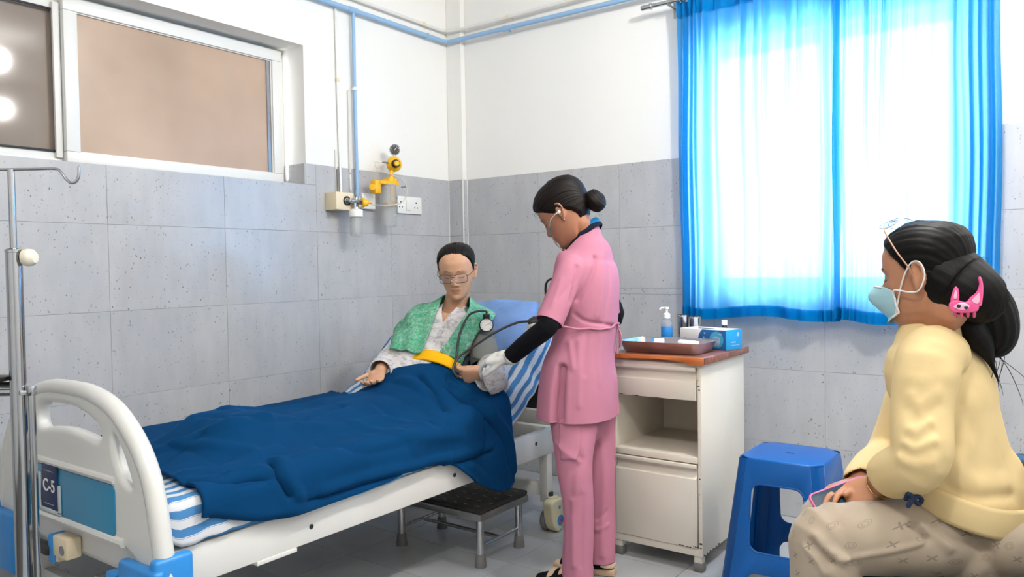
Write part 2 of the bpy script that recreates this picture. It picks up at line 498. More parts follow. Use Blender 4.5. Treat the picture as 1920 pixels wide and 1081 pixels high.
obj('glazing_bead', frame(-2.14, -1.209, 1.663, 2.225, .007, -.144, -.136, .001), UPVC, s1)
obj('inner_stile', MB().box((-.144, -1.238, 1.668), (-.137, -1.222, 2.218)), STEELB, s1)
s2 = obj('sash', frame(-3.30, -2.155, 1.612, 2.276, .05, -.206, -.168), UPVC, window_1, angle=30)
obj('glass_pane', MB().box((-.19, -3.26, 1.66), (-.186, -2.20, 2.23)), PANE2, s2)
obj('glazing_bead', frame(-3.25, -2.2055, 1.6625, 2.2255, .008, -.167, -.160, .001), BLACKP, s2)
obj('interlock_strip', MB().box((-.167, -2.218, 1.64), (-.15, -2.192, 2.25), .003), UPVC, s2)

# ---------------------------------------------------------------- window_2 behind the curtain
mb = MB()
for a, b in (((BX0, .10, BZ0), (BX1, .15, BZ0 + .05)), ((BX0, .10, BZ1 - .05), (BX1, .15, BZ1)), ((BX0, .10, BZ0 + .05), (BX0 + .05, .15, BZ1 - .05)), ((BX1 - .05, .10, BZ0 + .05), (BX1, .15, BZ1 - .05)), ((2.135, .10, BZ0 + .05), (2.185, .15, BZ1 - .05))):
    mb.box(a, b, .004)
window_2 = struct('window_2', mb, UPVC, angle=30)
GLASS = bpy.data.materials.new('window_glass'); GLASS.use_nodes = True
_n = GLASS.node_tree.nodes; _l = GLASS.node_tree.links; _n.remove(_n['Principled BSDF'])
_t = _n.new('ShaderNodeBsdfTransparent'); _g = _n.new('ShaderNodeBsdfGlossy'); _g.inputs['Roughness'].default_value = .02; _x = _n.new('ShaderNodeMixShader'); _x.inputs[0].default_value = .06
_l.new(_t.outputs[0], _x.inputs[1]); _l.new(_g.outputs[0], _x.inputs[2]); _l.new(_x.outputs[0], _n['Material Output'].inputs[0])
obj('glass_pane', MB().box((BX0 + .05, .123, BZ0 + .05), (2.135, .127, BZ1 - .05)), GLASS, window_2)
obj('glass_pane', MB().box((2.185, .123, BZ0 + .05), (BX1 - .05, .127, BZ1 - .05)), GLASS, window_2)

# ---------------------------------------------------------------- curtains on their rod
def curtain_material():
    m = bpy.data.materials.new('sheer_blue_cotton'); m.use_nodes = True
    n = m.node_tree.nodes; l = m.node_tree.links; n.remove(n['Principled BSDF'])
    d = n.new('ShaderNodeBsdfDiffuse'); t = n.new('ShaderNodeBsdfTranslucent'); tr = n.new('ShaderNodeBsdfTransparent')
    d.inputs[0].default_value = (0.0, .22, .50, 1)
    t.inputs[0].default_value = (.20, .51, .86, 1); tr.inputs[0].default_value = (.9, .97, 1, 1)
    a = n.new('ShaderNodeMixShader'); a.inputs[0].default_value = .5; l.new(d.outputs[0], a.inputs[1]); l.new(t.outputs[0], a.inputs[2])
    b = n.new('ShaderNodeMixShader'); b.inputs[0].default_value = CURT_OPEN; l.new(a.outputs[0], b.inputs[1]); l.new(tr.outputs[0], b.inputs[2])
    l.new(b.outputs[0], n['Material Output'].inputs[0])
    tc = n.new('ShaderNodeTexCoord'); mp = n.new('ShaderNodeMapping'); mp.inputs['Scale'].default_value = (300, 300, 60)
    ns = n.new('ShaderNodeTexNoise'); ns.inputs['Scale'].default_value = 1; l.new(tc.outputs['Object'], mp.inputs[0]); l.new(mp.outputs[0], ns.inputs['Vector'])
    bp = n.new('ShaderNodeBump'); bp.inputs['Strength'].default_value = .2; bp.inputs['Distance'].default_value = .001; l.new(ns.outputs['Fac'], bp.inputs['Height'])
    l.new(bp.outputs[0], d.inputs['Normal'])
    return m
CURT_OPEN = .02
CURT = curtain_material()
def curtain(name, x0, x1, ztop, zbot, seed, dense_edges, label, yo=0.0):
    """hanging cloth: pleats at the heading relax into soft folds; edges gathered"""
    nu, nv = 260, 60
    g = np.random.default_rng(seed)
    U = np.linspace(0, 1, nu); Vv = np.linspace(0, 1, nv)
    centres = np.sort(g.uniform(.04, .96, 15)); amps = g.uniform(.010, .026, 15); wid = g.uniform(.006, .016, 15); drift = g.normal(0, .018, 15)
    X = np.zeros((nu, nv, 3))
    for j, v in enumerate(Vv):                     # v = 0 top
        off = np.zeros(nu)
        for c, a, w, dr in zip(centres, amps, wid, drift):
            life = math.exp(-((v - .0) / .65) ** 2) * .85 + .32
            off += a * life * np.exp(-((U - c - dr * v) / (w * (1 + 1.2 * v))) ** 2)
        off += .012 * np.sin(U * 21 + seed + 1.2 * v) * (.4 + .6 * v) + .006 * np.sin(U * 57 + 2 * v + seed)
        off += .010 * math.exp(-(v / .03) ** 2) * np.sin(U * 2 * math.pi * 15)
        for e, s_ in dense_edges:
            off += .016 * np.exp(-(np.abs(U - e) / .10) ** 2) * np.sin((U - e) * 130 + s_ + 1.5 * v)
        x = x0 + (x1 - x0) * U + .004 * np.sin(9 * v + 3 * U)
        X[:, j, 0] = x; X[:, j, 1] = -.075 - off - yo
        X[:, j, 2] = ztop + (zbot - ztop) * v + .010 * np.sin(U * 9 + seed) * v
    root = thing(name, ((x0 + x1) / 2, -.08, zbot), label, 'curtain', None)
    o = obj('cloth', grid_mesh('cloth', X), CURT, root); bake(o, [('SUBSURF', dict(levels=1))])
    # doubled hem with a stitched top edge
    k = int(nv * .957)
    hem = X[:, k:, :].copy(); hem[:, :, 1] -= .0035
    obj('hem', grid_mesh('hem', hem), CURT, root)
    hem2 = X[:, k:, :].copy(); hem2[:, :, 1] += .003
    obj('hem', grid_mesh('hem', hem2), CURT, root)
    top = X[:, :4, :].copy(); top[:, :, 1] -= .004
    obj('heading_tape', grid_mesh('heading_tape', top), CURT, root)
    return root
curtain('curtain', 1.515, 2.262, 2.455, .925, 3, [(.03, 0), (.97, 1)], 'sheer blue curtain panel nearest the nurse, left half of the window')
curtain('curtain', 2.235, 2.853, 2.455, .920, 8, [(.02, 2), (.94, 0)], 'sheer blue curtain panel behind the seated visitor, right half of the window')
rod = thing('curtain_rod', (2.1, -.085, 2.462), 'brushed steel curtain rod above the blue curtains', 'curtain rod')
obj('tube', MB().cyl((1.385, -.085, 2.462), (3.0, -.085, 2.462), .011), STEEL, rod)
obj('finial', MB().lathe([(.0, -.055), (.013, -.055), (.013, -.012), (.016, -.010), (.016, .0), (.012, .002)], (1.385, -.085, 2.462), (1, 0, 0)), STEEL, rod)
obj('finial', MB().lathe([(.0, .055), (.013, .055), (.013, .012), (.016, .010), (.016, .0), (.012, -.002)], (3.0, -.085, 2.462), (1, 0, 0)), STEEL, rod)
for x in (1.478, 2.9):
    obj('bracket', MB().box((x - .014, -.004, 2.405), (x + .014, .0015, 2.50), .002).box((x - .006, -.085, 2.444), (x + .006, -.002, 2.4505), .001).box((x - .008, -.10, 2.4445), (x + .008, -.07, 2.451), .001), STEELB, rod)
for i in range(7):
    x = 1.54 + i * .215
    obj('ring', MB().tube([(x, -.085 + .016 * math.cos(a), 2.458 + .016 * math.sin(a)) for a in np.linspace(0, 2 * math.pi, 17)], .002, 6), STEEL, rod)

# ---------------------------------------------------------------- pipes on the walls
pb = thing('gas_pipe', (.035, -.06, 2.54), 'pale blue gas pipe running along both walls with a drop to the outlet', 'pipe')
R_ = .0135
obj('main_run', MB().tube([(.03, -4.5, 2.535), (.03, -2.2, 2.535), (.03, -.12, 2.535), (.034, -.075, 2.535), (.06, -.066, 2.536), (.2, -.062, 2.538), (2.3, -.055, 2.535)], R_, 14), PIPEB, pb)
obj('drop_pipe', MB().tube([(.03, -.815, 2.535), (.028, -.812, 2.45), (.022, -.808, 2.2), (.020, -.802, 1.56)], .0095, 12), PIPEB, pb)
obj('elbow', MB().cyl((.03, -.845, 2.535), (.03, -.785, 2.535), .0165, seg=16, bev=.003), PIPEB, pb)
obj('drop_pipe_end', MB().cyl((.020, -.802, 1.60), (.020, -.802, 1.575), .012, seg=16), PIPEB, pb)
def clip_ring(c, ax, r, par, m):
    mb = MB(); ax = np.array(ax, float)
    e1 = np.cross(ax, (0, 0, 1.0)) if abs(ax[2]) < .5 else np.array((1.0, 0, 0)); e1 /= np.linalg.norm(e1); e2 = np.cross(ax, e1)
    mb.lathe([(r + .003, -.008), (r + .003, .008)], c, ax, 18)
    w = np.array((1, 0, 0)) if abs(ax[0]) < .5 else np.array((0, -1, 0))
    a = np.array(c) - w * (c[0] - .0 if abs(ax[0]) < .5 else -c[1])
    mb.tube([c, a + w * .0005], .006, 6)
    obj('pipe_clip', mb, m, par)
clip_ring((.03, -.245, 2.535), (0, 1, 0), R_, pb, PIPEB); clip_ring((.455, -.060, 2.5375), (1, 0, 0), R_, pb, PIPEB)
clip_ring((.022, -.808, 2.13), (0, 0, 1), .0095, pb, WHITE)
pw = thing('gas_pipe', (.035, -.06, 2.6), 'white painted pipe running just above the pale blue pipe', 'pipe')
obj('main_run', MB().tube([(.022, -4.5, 2.618), (.022, -.13, 2.598), (.026, -.09, 2.598), (.07, -.068, 2.594), (.135, -.06, 2.596), (.2, -.045, 2.60), (2.3, -.040, 2.625)], .009, 12), PIPEW, pw)
clip_ring((.022, -.262, 2.600), (0, 1, 0), .009, pw, CREAMP); clip_ring((.470, -.0435, 2.6055), (1, 0, 0), .009, pw, CREAMP)
cd = thing('cable_duct', (.004, -.905, 1.56), 'thin white cable duct running down to the cream outlet box', 'cable duct')
obj('duct', MB().tube([(.008, -.915, 2.53), (.008, -.912, 2.1), (.008, -.905, 1.575)], .0065, 10), WHITE, cd)
obj('duct', MB().box((.0005, -.935, 1.575), (.004, -.925, 1.80), .001), PIPEW, cd)
clip_ring((.008, -.912, 2.16), (0, 0, 1), .0065, cd, CREAMP)
obj('rubber_sleeve', MB().cyl((.0075, -.928, 1.575), (.0075, -.928, 1.70), .003, seg=8), RUBBER, cd)
cd2 = thing('cable_duct', (.004, -.835, 1.60), 'narrow cream duct beside the pale blue drop pipe', 'cable duct')
obj('duct', MB().box((.0005, -.842, 1.595), (.010, -.832, 1.68), .001).box((.0005, -.842, 1.69), (.010, -.832, 2.12), .001), PIPEW, cd2)

# ---------------------------------------------------------------- oxygen outlet, flowmeter, suction regulator
ox = thing('oxygen_outlet', (.0, -.96, 1.53), 'cream oxygen outlet box with a round black socket on the tiled wall', 'oxygen outlet')
obj('box', MB().box((.0005, -1.005, 1.484), (.085, -.885, 1.574), .004), CREAMP, ox)
obj('socket_ring', MB().lathe([(.017, 0), (.024, 0), (.024, .004), (.017, .004)], (.085, -.935, 1.531), (1, 0, 0)), BLACKP, ox)
obj('socket', MB().lathe([(.019, 0), (.019, .003), (.013, .005), (.013, .012), (.009, .012), (.009, .03), (.004, .03)], (.085, -.935, 1.531), (1, 0, 0)), STEELB, ox)
CLEAR = bpy.data.materials.new('clear_plastic'); CLEAR.use_nodes = True
_b = CLEAR.node_tree.nodes['Principled BSDF']; _b.inputs['Transmission Weight'].default_value = 1; _b.inputs['Roughness'].default_value = .22; _b.inputs['IOR'].default_value = 1.42; _b.inputs['Base Color'].default_value = (.90, .91, .91, 1)
FROST = bpy.data.materials.new('frosted_jar_plastic'); FROST.use_nodes = True
_b = FROST.node_tree.nodes['Principled BSDF']; _b.inputs['Base Color'].default_value = lin('#cfd1d0'); _b.inputs['Roughness'].default_value = .18; _b.inputs['Alpha'].default_value = .32
fm = thing('flowmeter', (.12, -.89, 1.45), 'oxygen flowmeter with clear humidifier bottle under a white cap', 'flowmeter')
obj('valve_body', MB().cyl((.115, -.935, 1.531), (.115, -.865, 1.524), .011, seg=14, bev=.002).cyl((.112, -.905, 1.537), (.112, -.905, 1.485), .009, seg=12).cyl((.10, -.885, 1.555), (.10, -.885, 1.50), .013, seg=14, bev=.002), CHROME, fm)
obj('rotameter', MB().cyl((.117, -.875, 1.50), (.117, -.875, 1.556), .012, seg=14), CLEAR, fm)
k = obj('knob', MB().lathe([(.003, 0), (.024, 0), (.026, .004), (.026, .012), (.02, .014), (.02, .03), (.016, .034), (.006, .034), (.005, .055), (.002, .055)], (.118, -.865, 1.524), (.45, 1, 0)), YELLOWP, fm)
obj('bottle_cap', MB().lathe([(.010, .03), (.012, .022), (.034, .016), (.036, .012), (.036, -.02), (.033, -.022)], (.112, -.90, 1.470), (0, 0, 1)), WHITE, fm)
obj('humidifier_bottle', MB().lathe([(.030, 0), (.030, -.010), (.032, -.014), (.032, -.09), (.029, -.098), (.0, -.098), (.0, -.094), (.027, -.094), (.030, -.088), (.030, 0)], (.112, -.90, 1.449), (0, 0, 1)), FROST, fm)
obj('inner_tube', MB().cyl((.112, -.90, 1.455), (.112, -.90, 1.365), .004, seg=8), WHITE, fm)
sq = thing('wall_plate', (.0, -.727, 1.545), 'square white blank plate behind the yellow flowmeter knob', 'wall plate')
obj('plate', MB().box((.0005, -.775, 1.503), (.028, -.680, 1.588), .004), WHITE, sq)
sk = thing('socket_plate', (.0, -.39, 1.54), 'white double power socket plate with a rocker switch', 'socket')
obj('plate', MB().box((.0005, -.492, 1.493), (.012, -.296, 1.592), .004), WHITE, sk)
obj('rocker_switch', MB().box((.012, -.430, 1.512), (.018, -.392, 1.572), .002), WHITE, sk)
for yc in (-.345, -.470):
    mb = MB()
    for dy, dz, r in ((0, .016, .0050), (-.011, -.012, .0042), (.011, -.012, .0042)):
        mb.cyl((.0115, yc + dy, 1.542 + dz), (.0125, yc + dy, 1.542 + dz), r, seg=12)
    obj('socket_hole', mb, BLACKP, sk)
su = thing('suction_regulator', (.1, -.64, 1.6), 'yellow suction regulator with pressure gauge and clear collection jar', 'suction regulator')
obj('gauge', MB().lathe([(.0, -.018), (.026, -.018), (.029, -.012), (.029, .006), (.025, .008)], (.105, -.603, 1.826), (.75, -.65, 0)), CHROME, su)
gf = obj('gauge_face', MB().lathe([(.0, .0075), (.025, .0075), (.025, .0088), (.0, .0088)], (.105, -.603, 1.826), (.75, -.65, 0)), BLACKP, su)
_d = Vector((.75, -.65, 0)).normalized(); _s = Vector((.65, .75, 0)).normalized(); _c = Vector((.105, -.603, 1.826)) + _d * .0095
mb = MB()
for a in np.linspace(-2.2, 2.2, 11):
    q = lambda r: _c + _s * (r * math.sin(a)) + Vector((0, 0, r * math.cos(a)))
    mb.tube([q(.017), q(.022)], .0009, 5)
mb.tube([_c + _s * -.004 + Vector((0, 0, -.005)), _c + _s * .009 + Vector((0, 0, .013))], .0014, 5)
obj('dial_marks', mb, WHITE, gf)
obj('stem', MB().cyl((.100, -.603, 1.80), (.100, -.603, 1.775), .008, seg=12), STEEL, su)
obj('regulator_body', MB().lathe([(.0, -.03), (.024, -.03), (.034, -.022), (.042, -.006), (.042, .006), (.036, .018), (.024, .026), (.012, .028)], (.100, -.607, 1.748), (.75, -.45, -.05)), YELLOWP, su)
obj('knob_collar', MB().lathe([(.019, .020), (.022, .022), (.022, .048), (.018, .052)], (.100, -.607, 1.748), (.75, -.45, -.05)), BLACKP, su)
obj('knob', MB().lathe([(.012, .050), (.015, .052), (.014, .068), (.011, .071)], (.100, -.607, 1.748), (.75, -.45, -.05)), YELLOWP, su)
obj('port', MB().cyl((.095, -.64, 1.752), (.09, -.685, 1.752), .005, seg=10), STEELB, su)
obj('side_port', MB().cyl((.12, -.575, 1.625), (.135, -.548, 1.629), .004, seg=8), STEELB, su)
obj('neck', MB().cyl((.098, -.628, 1.712), (.098, -.628, 1.655), .013, .016, seg=14), YELLOWP, su)
obj('bracket', MB().box((.06, -.725, 1.632), (.115, -.585, 1.652), .004).box((.062, -.655, 1.64), (.112, -.595, 1.670), .004), YELLOWP, su)
obj('clamp', MB().box((.066, -.755, 1.580), (.108, -.712, 1.652), .008).lathe([(.0, 0), (.016, 0), (.018, .004), (.018, .014), (.014, .018)], (.088, -.756, 1.612), (.6, -.8, 0)), YELLOWP, su)
obj('label_strip', MB().box((.095, -.640, 1.545), (.108, -.610, 1.640), .003).box((.075, -.672, 1.520), (.112, -.598, 1.540), .003), YELLOWP, su)
obj('collection_jar', MB().lathe([(.044, .02), (.044, -.2), (.040, -.208), (.0, -.208), (.0, -.204), (.038, -.204), (.042, -.198), (.042, .02)], (.085, -.643, 1.618), (0, 0, 1), 28), FROST, su)
MARK = Mat('printed_grey', '#5d5f63', .6)
mb = MB()
for i in range(7): mb.box((.126, -.628, 1.585 - i * .024), (.1285, -.618 + (i % 2) * .006, 1.5865 - i * .024))
obj('jar_scale', mb, MARK, su)['kind'] = 'stuff'
TUBE = bpy.data.materials.new('clear_tube'); TUBE.use_nodes = True
_b = TUBE.node_tree.nodes['Principled BSDF']; _b.inputs['Base Color'].default_value = lin('#dcdad2'); _b.inputs['Roughness'].default_value = .25; _b.inputs['Alpha'].default_value = .42
tb = thing('suction_tube', (.13, -.6, 1.53), 'clear bent tube looping from the regulator to the flowmeter', 'tube')
obj('tube', MB().tube([(.09, -.685, 1.752), (.085, -.735, 1.745), (.09, -.72, 1.715), (.11, -.65, 1.69), (.135, -.575, 1.66), (.145, -.555, 1.60), (.15, -.60, 1.54), (.145, -.68, 1.52), (.14, -.78, 1.515), (.135, -.818, 1.517)], .0036, 10, 8), TUBE, tb)

# ---------------------------------------------------------------- hospital bed
def curve_plate(name, splines, half, bev, M, mats, parent=None, res=3):
    """plate with rounded edges from closed outlines (first outer, then holes), placed by matrix M"""
    cu = bpy.data.curves.new(name, 'CURVE'); cu.dimensions = '2D'; cu.fill_mode = 'BOTH'
    cu.extrude = max(half - bev, 0); cu.bevel_depth = bev; cu.bevel_resolution = res; cu.offset = -bev
    for sp in splines:
        s = cu.splines.new('POLY'); s.points.add(len(sp) - 1); s.use_cyclic_u = True
        for p, q in zip(s.points, sp): p.co = (q[0], q[1], 0, 1)
    t = bpy.data.objects.new(name, cu); COL.objects.link(t)
    dg = bpy.context.evaluated_depsgraph_get(); dg.update()
    me = bpy.data.meshes.new_from_object(t.evaluated_get(dg), depsgraph=dg)
    bpy.data.objects.remove(t); bpy.data.curves.remove(cu)
    me.transform(M)
    bm = bmesh.new(); bm.from_mesh(me); bpy.data.meshes.remove(me)
    bmesh.ops.remove_doubles(bm, verts=bm.verts[:], dist=1e-5)
    return obj(name, bm, mats, parent, angle=35)
def rrect(x0, z0, x1, z1, r, n=6):
    out = []
    for cx, cz, a0 in ((x1 - r, z1 - r, 0), (x0 + r, z1 - r, 90), (x0 + r, z0 + r, 180), (x1 - r, z0 + r, 270)):
        out += [(cx + r * math.cos(math.radians(a0 + 90 * i / n)), cz + r * math.sin(math.radians(a0 + 90 * i / n))) for i in range(n + 1)]
    return out
def blob(pts, n=5):
    P = np.array(pts, float); Q = np.vstack([P[-1], P, P[0], P[1]]); out = []
    for i in range(1, len(Q) - 2):
        for k in range(n):
            t = k / n; a, b, c, d = Q[i - 1], Q[i], Q[i + 1], Q[i + 2]
            out.append(tuple(.5 * ((2 * b) + (-a + c) * t + (2 * a - 5 * b + 4 * c - d) * t * t + (-a + 3 * b - 3 * c + d) * t ** 3)))
    return out

BEDW = Mat('white_enamel_metal', '#e2e0db', 0.35).mottle(5, .03)
BEDP = Mat('bed_plastic', '#d9d8d3', 0.32)
BEDBLUE = Mat('sky_blue_plastic', '#2b86cf', 0.35)
DECAL = Mat('teal_blue_decal', '#2a83ab', 0.25)
DARKM = Mat('dark_metal', '#2a2a2a', 0.5)
GREYM = Mat('grey_metal_deck', '#6b6a68', 0.5)
CASTC = Mat('cream_caster_plastic', '#d9d2b0', 0.4)
bed = thing('hospital_bed', (.75, -1.6, 0), 'white hospital bed with blue corner bumper and raised backrest against the tiled wall', 'bed')
mb = MB()
mb.box((1.160, -2.56, .346), (1.200, -.62, .456), .006); obj('side_rail', mb, BEDW, bed)
mb = MB(); mb.box((.300, -2.56, .346), (.340, -.62, .456), .006); obj('side_rail', mb, BEDW, bed)
for y in (-2.55, -1.9, -1.35, -.66):
    obj('cross_beam', MB().box((.342, y - .02, .36), (1.158, y + .02, .44), .004), BEDW, bed)
obj('end_beam', MB().box((.30, -2.595, .385), (1.20, -2.562, .470), .006), BEDW, bed)
obj('deck_panel', MB().box((.345, -2.5, .456), (1.155, -1.12, .470), .003), GREYM, bed)
for y, z in ((-2.105, .395), (-1.43, .40), (-.885, .412)):
    obj('bolt_hole', MB().lathe([(.0, 0), (.0045, 0), (.0075, .0004), (.008, .0010), (.0078, -.004)], (1.2003, y, z), (1, 0, 0), 14), DARKM, bed)
obj('rail_flange', MB().box((1.165, -2.30, .335), (1.2015, -2.16, .348), .002), BEDW, bed)
A = math.radians(41); HY, HZ = -1.13, .485
def bk(s, n): return (HY + s * math.cos(A) - n * math.sin(A), HZ + s * math.sin(A) + n * math.cos(A))
def slab(x0, x1, s0, s1, n0, n1, bev=.004):
    M = Matrix.Translation((0, HY, HZ)) @ Matrix.Rotation(A, 4, 'X'); return MB().box((x0, s0, n0), (x1, s1, n1), bev, M=M)
obj('backrest_frame', slab(1.150, 1.196, 0, .62, -.028, .012), BEDW, bed); obj('backrest_frame', slab(.305, .345, 0, .62, -.028, .012), BEDW, bed)
obj('backrest_panel', slab(.345, 1.15, .02, .62, -.004, .006, .002), GREYM, bed)
obj('backrest_strut', MB().box((.7, -1.0, .42), (.76, -.66, .46), .004), BEDW, bed)
# legs and casters
for x in (.325, 1.175):
    for y in (-2.50, -.775):
        obj('leg', MB().box((x - .021, y - .021, .13), (x + .021, y + .021, .36), .004), BEDW, bed)
for y in (-2.50, -.775):
    obj('leg_beam', MB().box((.346, y - .015, .155), (1.154, y + .015, .212), .003), BEDW, bed)
def caster(x, y, par):
    c = obj('caster_cover', MB().box((0, 0, 0), (.001, .001, .001)), CASTC, par)
    prof = blob([(-.048, .145), (-.05, .09), (-.035, .035), (-.005, .004), (.03, .012), (.05, .05), (.055, .10), (.045, .145)])
    M = Matrix.Translation((x + .03, y, .0)) @ Matrix.Rotation(math.radians(90), 4, 'Z') @ Matrix.Rotation(math.radians(90), 4, 'X')
    p = curve_plate('caster_cover', [prof], .026, .010, M, CASTC); old = c.data; c.data = p.data; bpy.data.objects.remove(p)
    w = obj('wheel', MB().lathe([(.0, -.012), (.045, -.012), (.05, -.006), (.05, .006), (.045, .012), (.0, .012)], (x - .006, y, .051), (1, 0, 0)), RUBBER, c)
    obj('stem_collar', MB().cyl((x + .022, y, .140), (x + .022, y, .158), .026, seg=18, bev=.004), CASTC, c)
    obj('stem', MB().cyl((x + .01, y, .155), (x + .01, y, .175), .015, seg=12), DARKM, c)
    BADGE = BEDBLUE
    obj('blue_dot', MB().lathe([(0, 0), (.008, 0), (.008, .0015), (0, .0015)], (x + .056, y + .006, .112), (1, 0, 0)), BADGE, c)
    b = obj('round_badge', MB().lathe([(0, 0), (.024, 0), (.024, .0015), (0, .0015)], (x + .056, y + .012, .052), (1, 0, 0)), BADGE, c)
    return c, b
RED = Mat('red_print', '#c8374a', .5)
for x, y in ((.295, -.775), (.295, -2.50), (1.165, -2.50)): caster(x, y, bed)
c_, bdg = caster(1.185, -.775, bed)
mb = MB()
for pts in ([(-.012, .004), (-.006, .008), (-.002, .002), (-.008, -.003), (-.012, -.006)], [(.001, -.006), (.001, .008), (.009, .006), (.002, .001), (.010, -.006)], [(-.012, -.011), (.012, -.011)]):
    mb.tube([(1.2435, -.763 + a, .052 + b) for a, b in pts], .0014, 5)
obj('badge_mark', mb, RED, bdg)
# footboard
XC = .78; Mfb = Matrix.Translation((XC, -2.60, 0)) @ Matrix.Rotation(math.radians(90), 4, 'X')
hp = [(0, .853), (.12, .848), (.24, .818), (.34, .752), (.405, .672), (.437, .585), (.455, .50), (.468, .43), (.47, .385)]
outer = [tuple(p) for p in catmull(hp, 5)]
outline = outer + [(.40, .385), (.36, .44), (.30, .467)] + [(-.30, .467), (-.36, .44), (-.40, .385)] + [(-x, z) for x, z in outer[::-1]][:-1]
hole_c = blob([(-.155, .80), (-.05, .808), (.06, .806), (.16, .780), (.195, .757), (.185, .728), (.10, .735), (0, .742), (-.10, .735), (-.165, .728), (-.185, .757)])
hole_r = blob([(.268, .755), (.30, .725), (.333, .675), (.352, .632), (.335, .628), (.300, .645), (.270, .69), (.258, .735)])
fb = curve_plate('footboard', [outline, hole_c, hole_r, [(-x, z) for x, z in hole_r]], .022, .016, Mfb, BEDP, bed, res=4)
rim = [(XC + x, -2.60, z) for x, z in outer[::-1]][:-1]
ring = [(XC - x, -2.60, z) for x, z in outer[::-1]] + [(XC + x, -2.60, z) for x, z in outer[1:]]
obj('footboard_rim', MB().tube(ring, [(.026, .024)] * len(ring), 16, side=(0, 1, 0)), BEDP, fb)
obj('footboard_ledge', MB().tube([(XC - .27, -2.621, .635), (XC - .24, -2.624, .636), (XC + .24, -2.624, .636), (XC + .27, -2.621, .635)], .010, 8).tube([(XC - .31, -2.622, .476), (XC + .31, -2.622, .476)], .012, 8), BEDP, fb)
Mdec = Matrix.Translation((XC, -2.6235, 0)) @ Matrix.Rotation(math.radians(90), 4, 'X')
obj_dec = curve_plate('decal_panel', [rrect(-.272, .484, .272, .622, .02)], .002, .001, Mdec, DECAL, fb)
# card holder with the bed number card
NAVY = Mat('navy_card', '#15264f', .5); CLEARW = Mat('frosted_clear_plastic', '#b9c2c6', .25)
ch = obj('card_holder', MB().box((.615, -2.632, .492), (.628, -2.626, .600), .002).box((.738, -2.632, .492), (.751, -2.626, .575), .002).box((.615, -2.632, .488), (.751, -2.626, .500), .002), CLEARW, fb)
card = obj('number_card', MB().prism(blob([(.632, .505), (.683, .502), (.735, .502), (.736, .56), (.730, .585), (.733, .628), (.683, .630), (.642, .630), (.640, .59), (.632, .56)], 3), (0, .0025, 0), (0, -2.6305, 0), bev=.0005), NAVY, ch)
def lettering(name, txt, M, size, mats, parent, depth=.0006):
    cu = bpy.data.curves.new(name, 'FONT'); cu.body = txt; cu.size = size; cu.extrude = depth; cu.align_x = 'CENTER'; cu.align_y = 'CENTER'; cu.offset = size * .012
    t = bpy.data.objects.new(name, cu); COL.objects.link(t)
    dg = bpy.context.evaluated_depsgraph_get(); dg.update()
    me = bpy.data.meshes.new_from_object(t.evaluated_get(dg), depsgraph=dg); bpy.data.objects.remove(t); bpy.data.curves.remove(cu)
    me.transform(M); me.materials.clear(); o = bpy.data.objects.new(name, me); COL.objects.link(o); setmats(o, mats); adopt(o, parent); return o
lettering('number_lettering', 'C-5', Matrix.Translation((.684, -2.6312, .566)) @ Matrix.Rotation(math.radians(90), 4, 'X'), .050, WHITE, card)
card_l = obj('card_line', MB().box((.655, -2.6311, .609), (.712, -2.6303, .6105)).box((.655, -2.6311, .513), (.712, -2.6303, .5145)), CLEARW, card)
# corner bumpers and crank
for sx in (1, -1):
    cx = XC + sx * .47
    bx = lambda d: cx + sx * d
    mb = MB()
    a = sorted((bx(-.15), bx(.03))); mb.box((a[0], -2.648, .255), (a[1], -2.615, .445), .012, 3)
    a = sorted((bx(-.012), bx(.022))); mb.box((a[0], -2.640, .255), (a[1], -2.535, .470), .012, 3)
    mb.box((a[0] - .002, -2.645, .34), (a[1] + .002, -2.532, .352), .003)
    obj('corner_bumper', mb, BEDBLUE, bed)
cr = obj('crank_bracket', MB().box((.715, -2.640, .372), (.80, -2.596, .432), .006).box((.70, -2.635, .352), (.735, -2.60, .425), .006), CREAMP, bed)
obj('bracket_liner', MB().box((.69, -2.642, .350), (.722, -2.598, .430), .004), BEDBLUE, cr)
obj('pivot_hole', MB().cyl((.776, -2.642, .398), (.776, -2.639, .398), .014, seg=16), STEELB, cr)
obj('crank_arm', MB().box((.605, -2.650, .368), (.70, -2.622, .398), .006), DARKM, cr)
obj('crank_arm_plate', MB().box((.612, -2.655, .372), (.66, -2.65, .394), .002), STEEL, cr)
obj('crank_handle', MB().cyl((.635, -2.652, .372), (.585, -2.665, .235), .009, seg=12, bev=.003), WHITE, cr)
cr2 = obj('crank_bracket', MB().box((1.02, -2.640, .33), (1.075, -2.598, .395), .006), BEDBLUE, bed)
obj('crank_arm', MB().box((.94, -2.650, .335), (1.03, -2.625, .36), .006), WHITE, cr2)
# headboard
Mhb = Matrix.Translation((XC - .03, -.585, 0)) @ Matrix.Rotation(math.radians(90), 4, 'X')
hb_out = rrect(-.44, .40, .44, .80, .10)
hbo = curve_plate('headboard', [hb_out, rrect(-.37, .50, .37, .62, .02)], .018, .01, Mhb, BEDP, bed)
obj('headboard_panel', MB().box((XC - .40, -.59, .50), (XC + .34, -.58, .62)), DARKM, hbo)

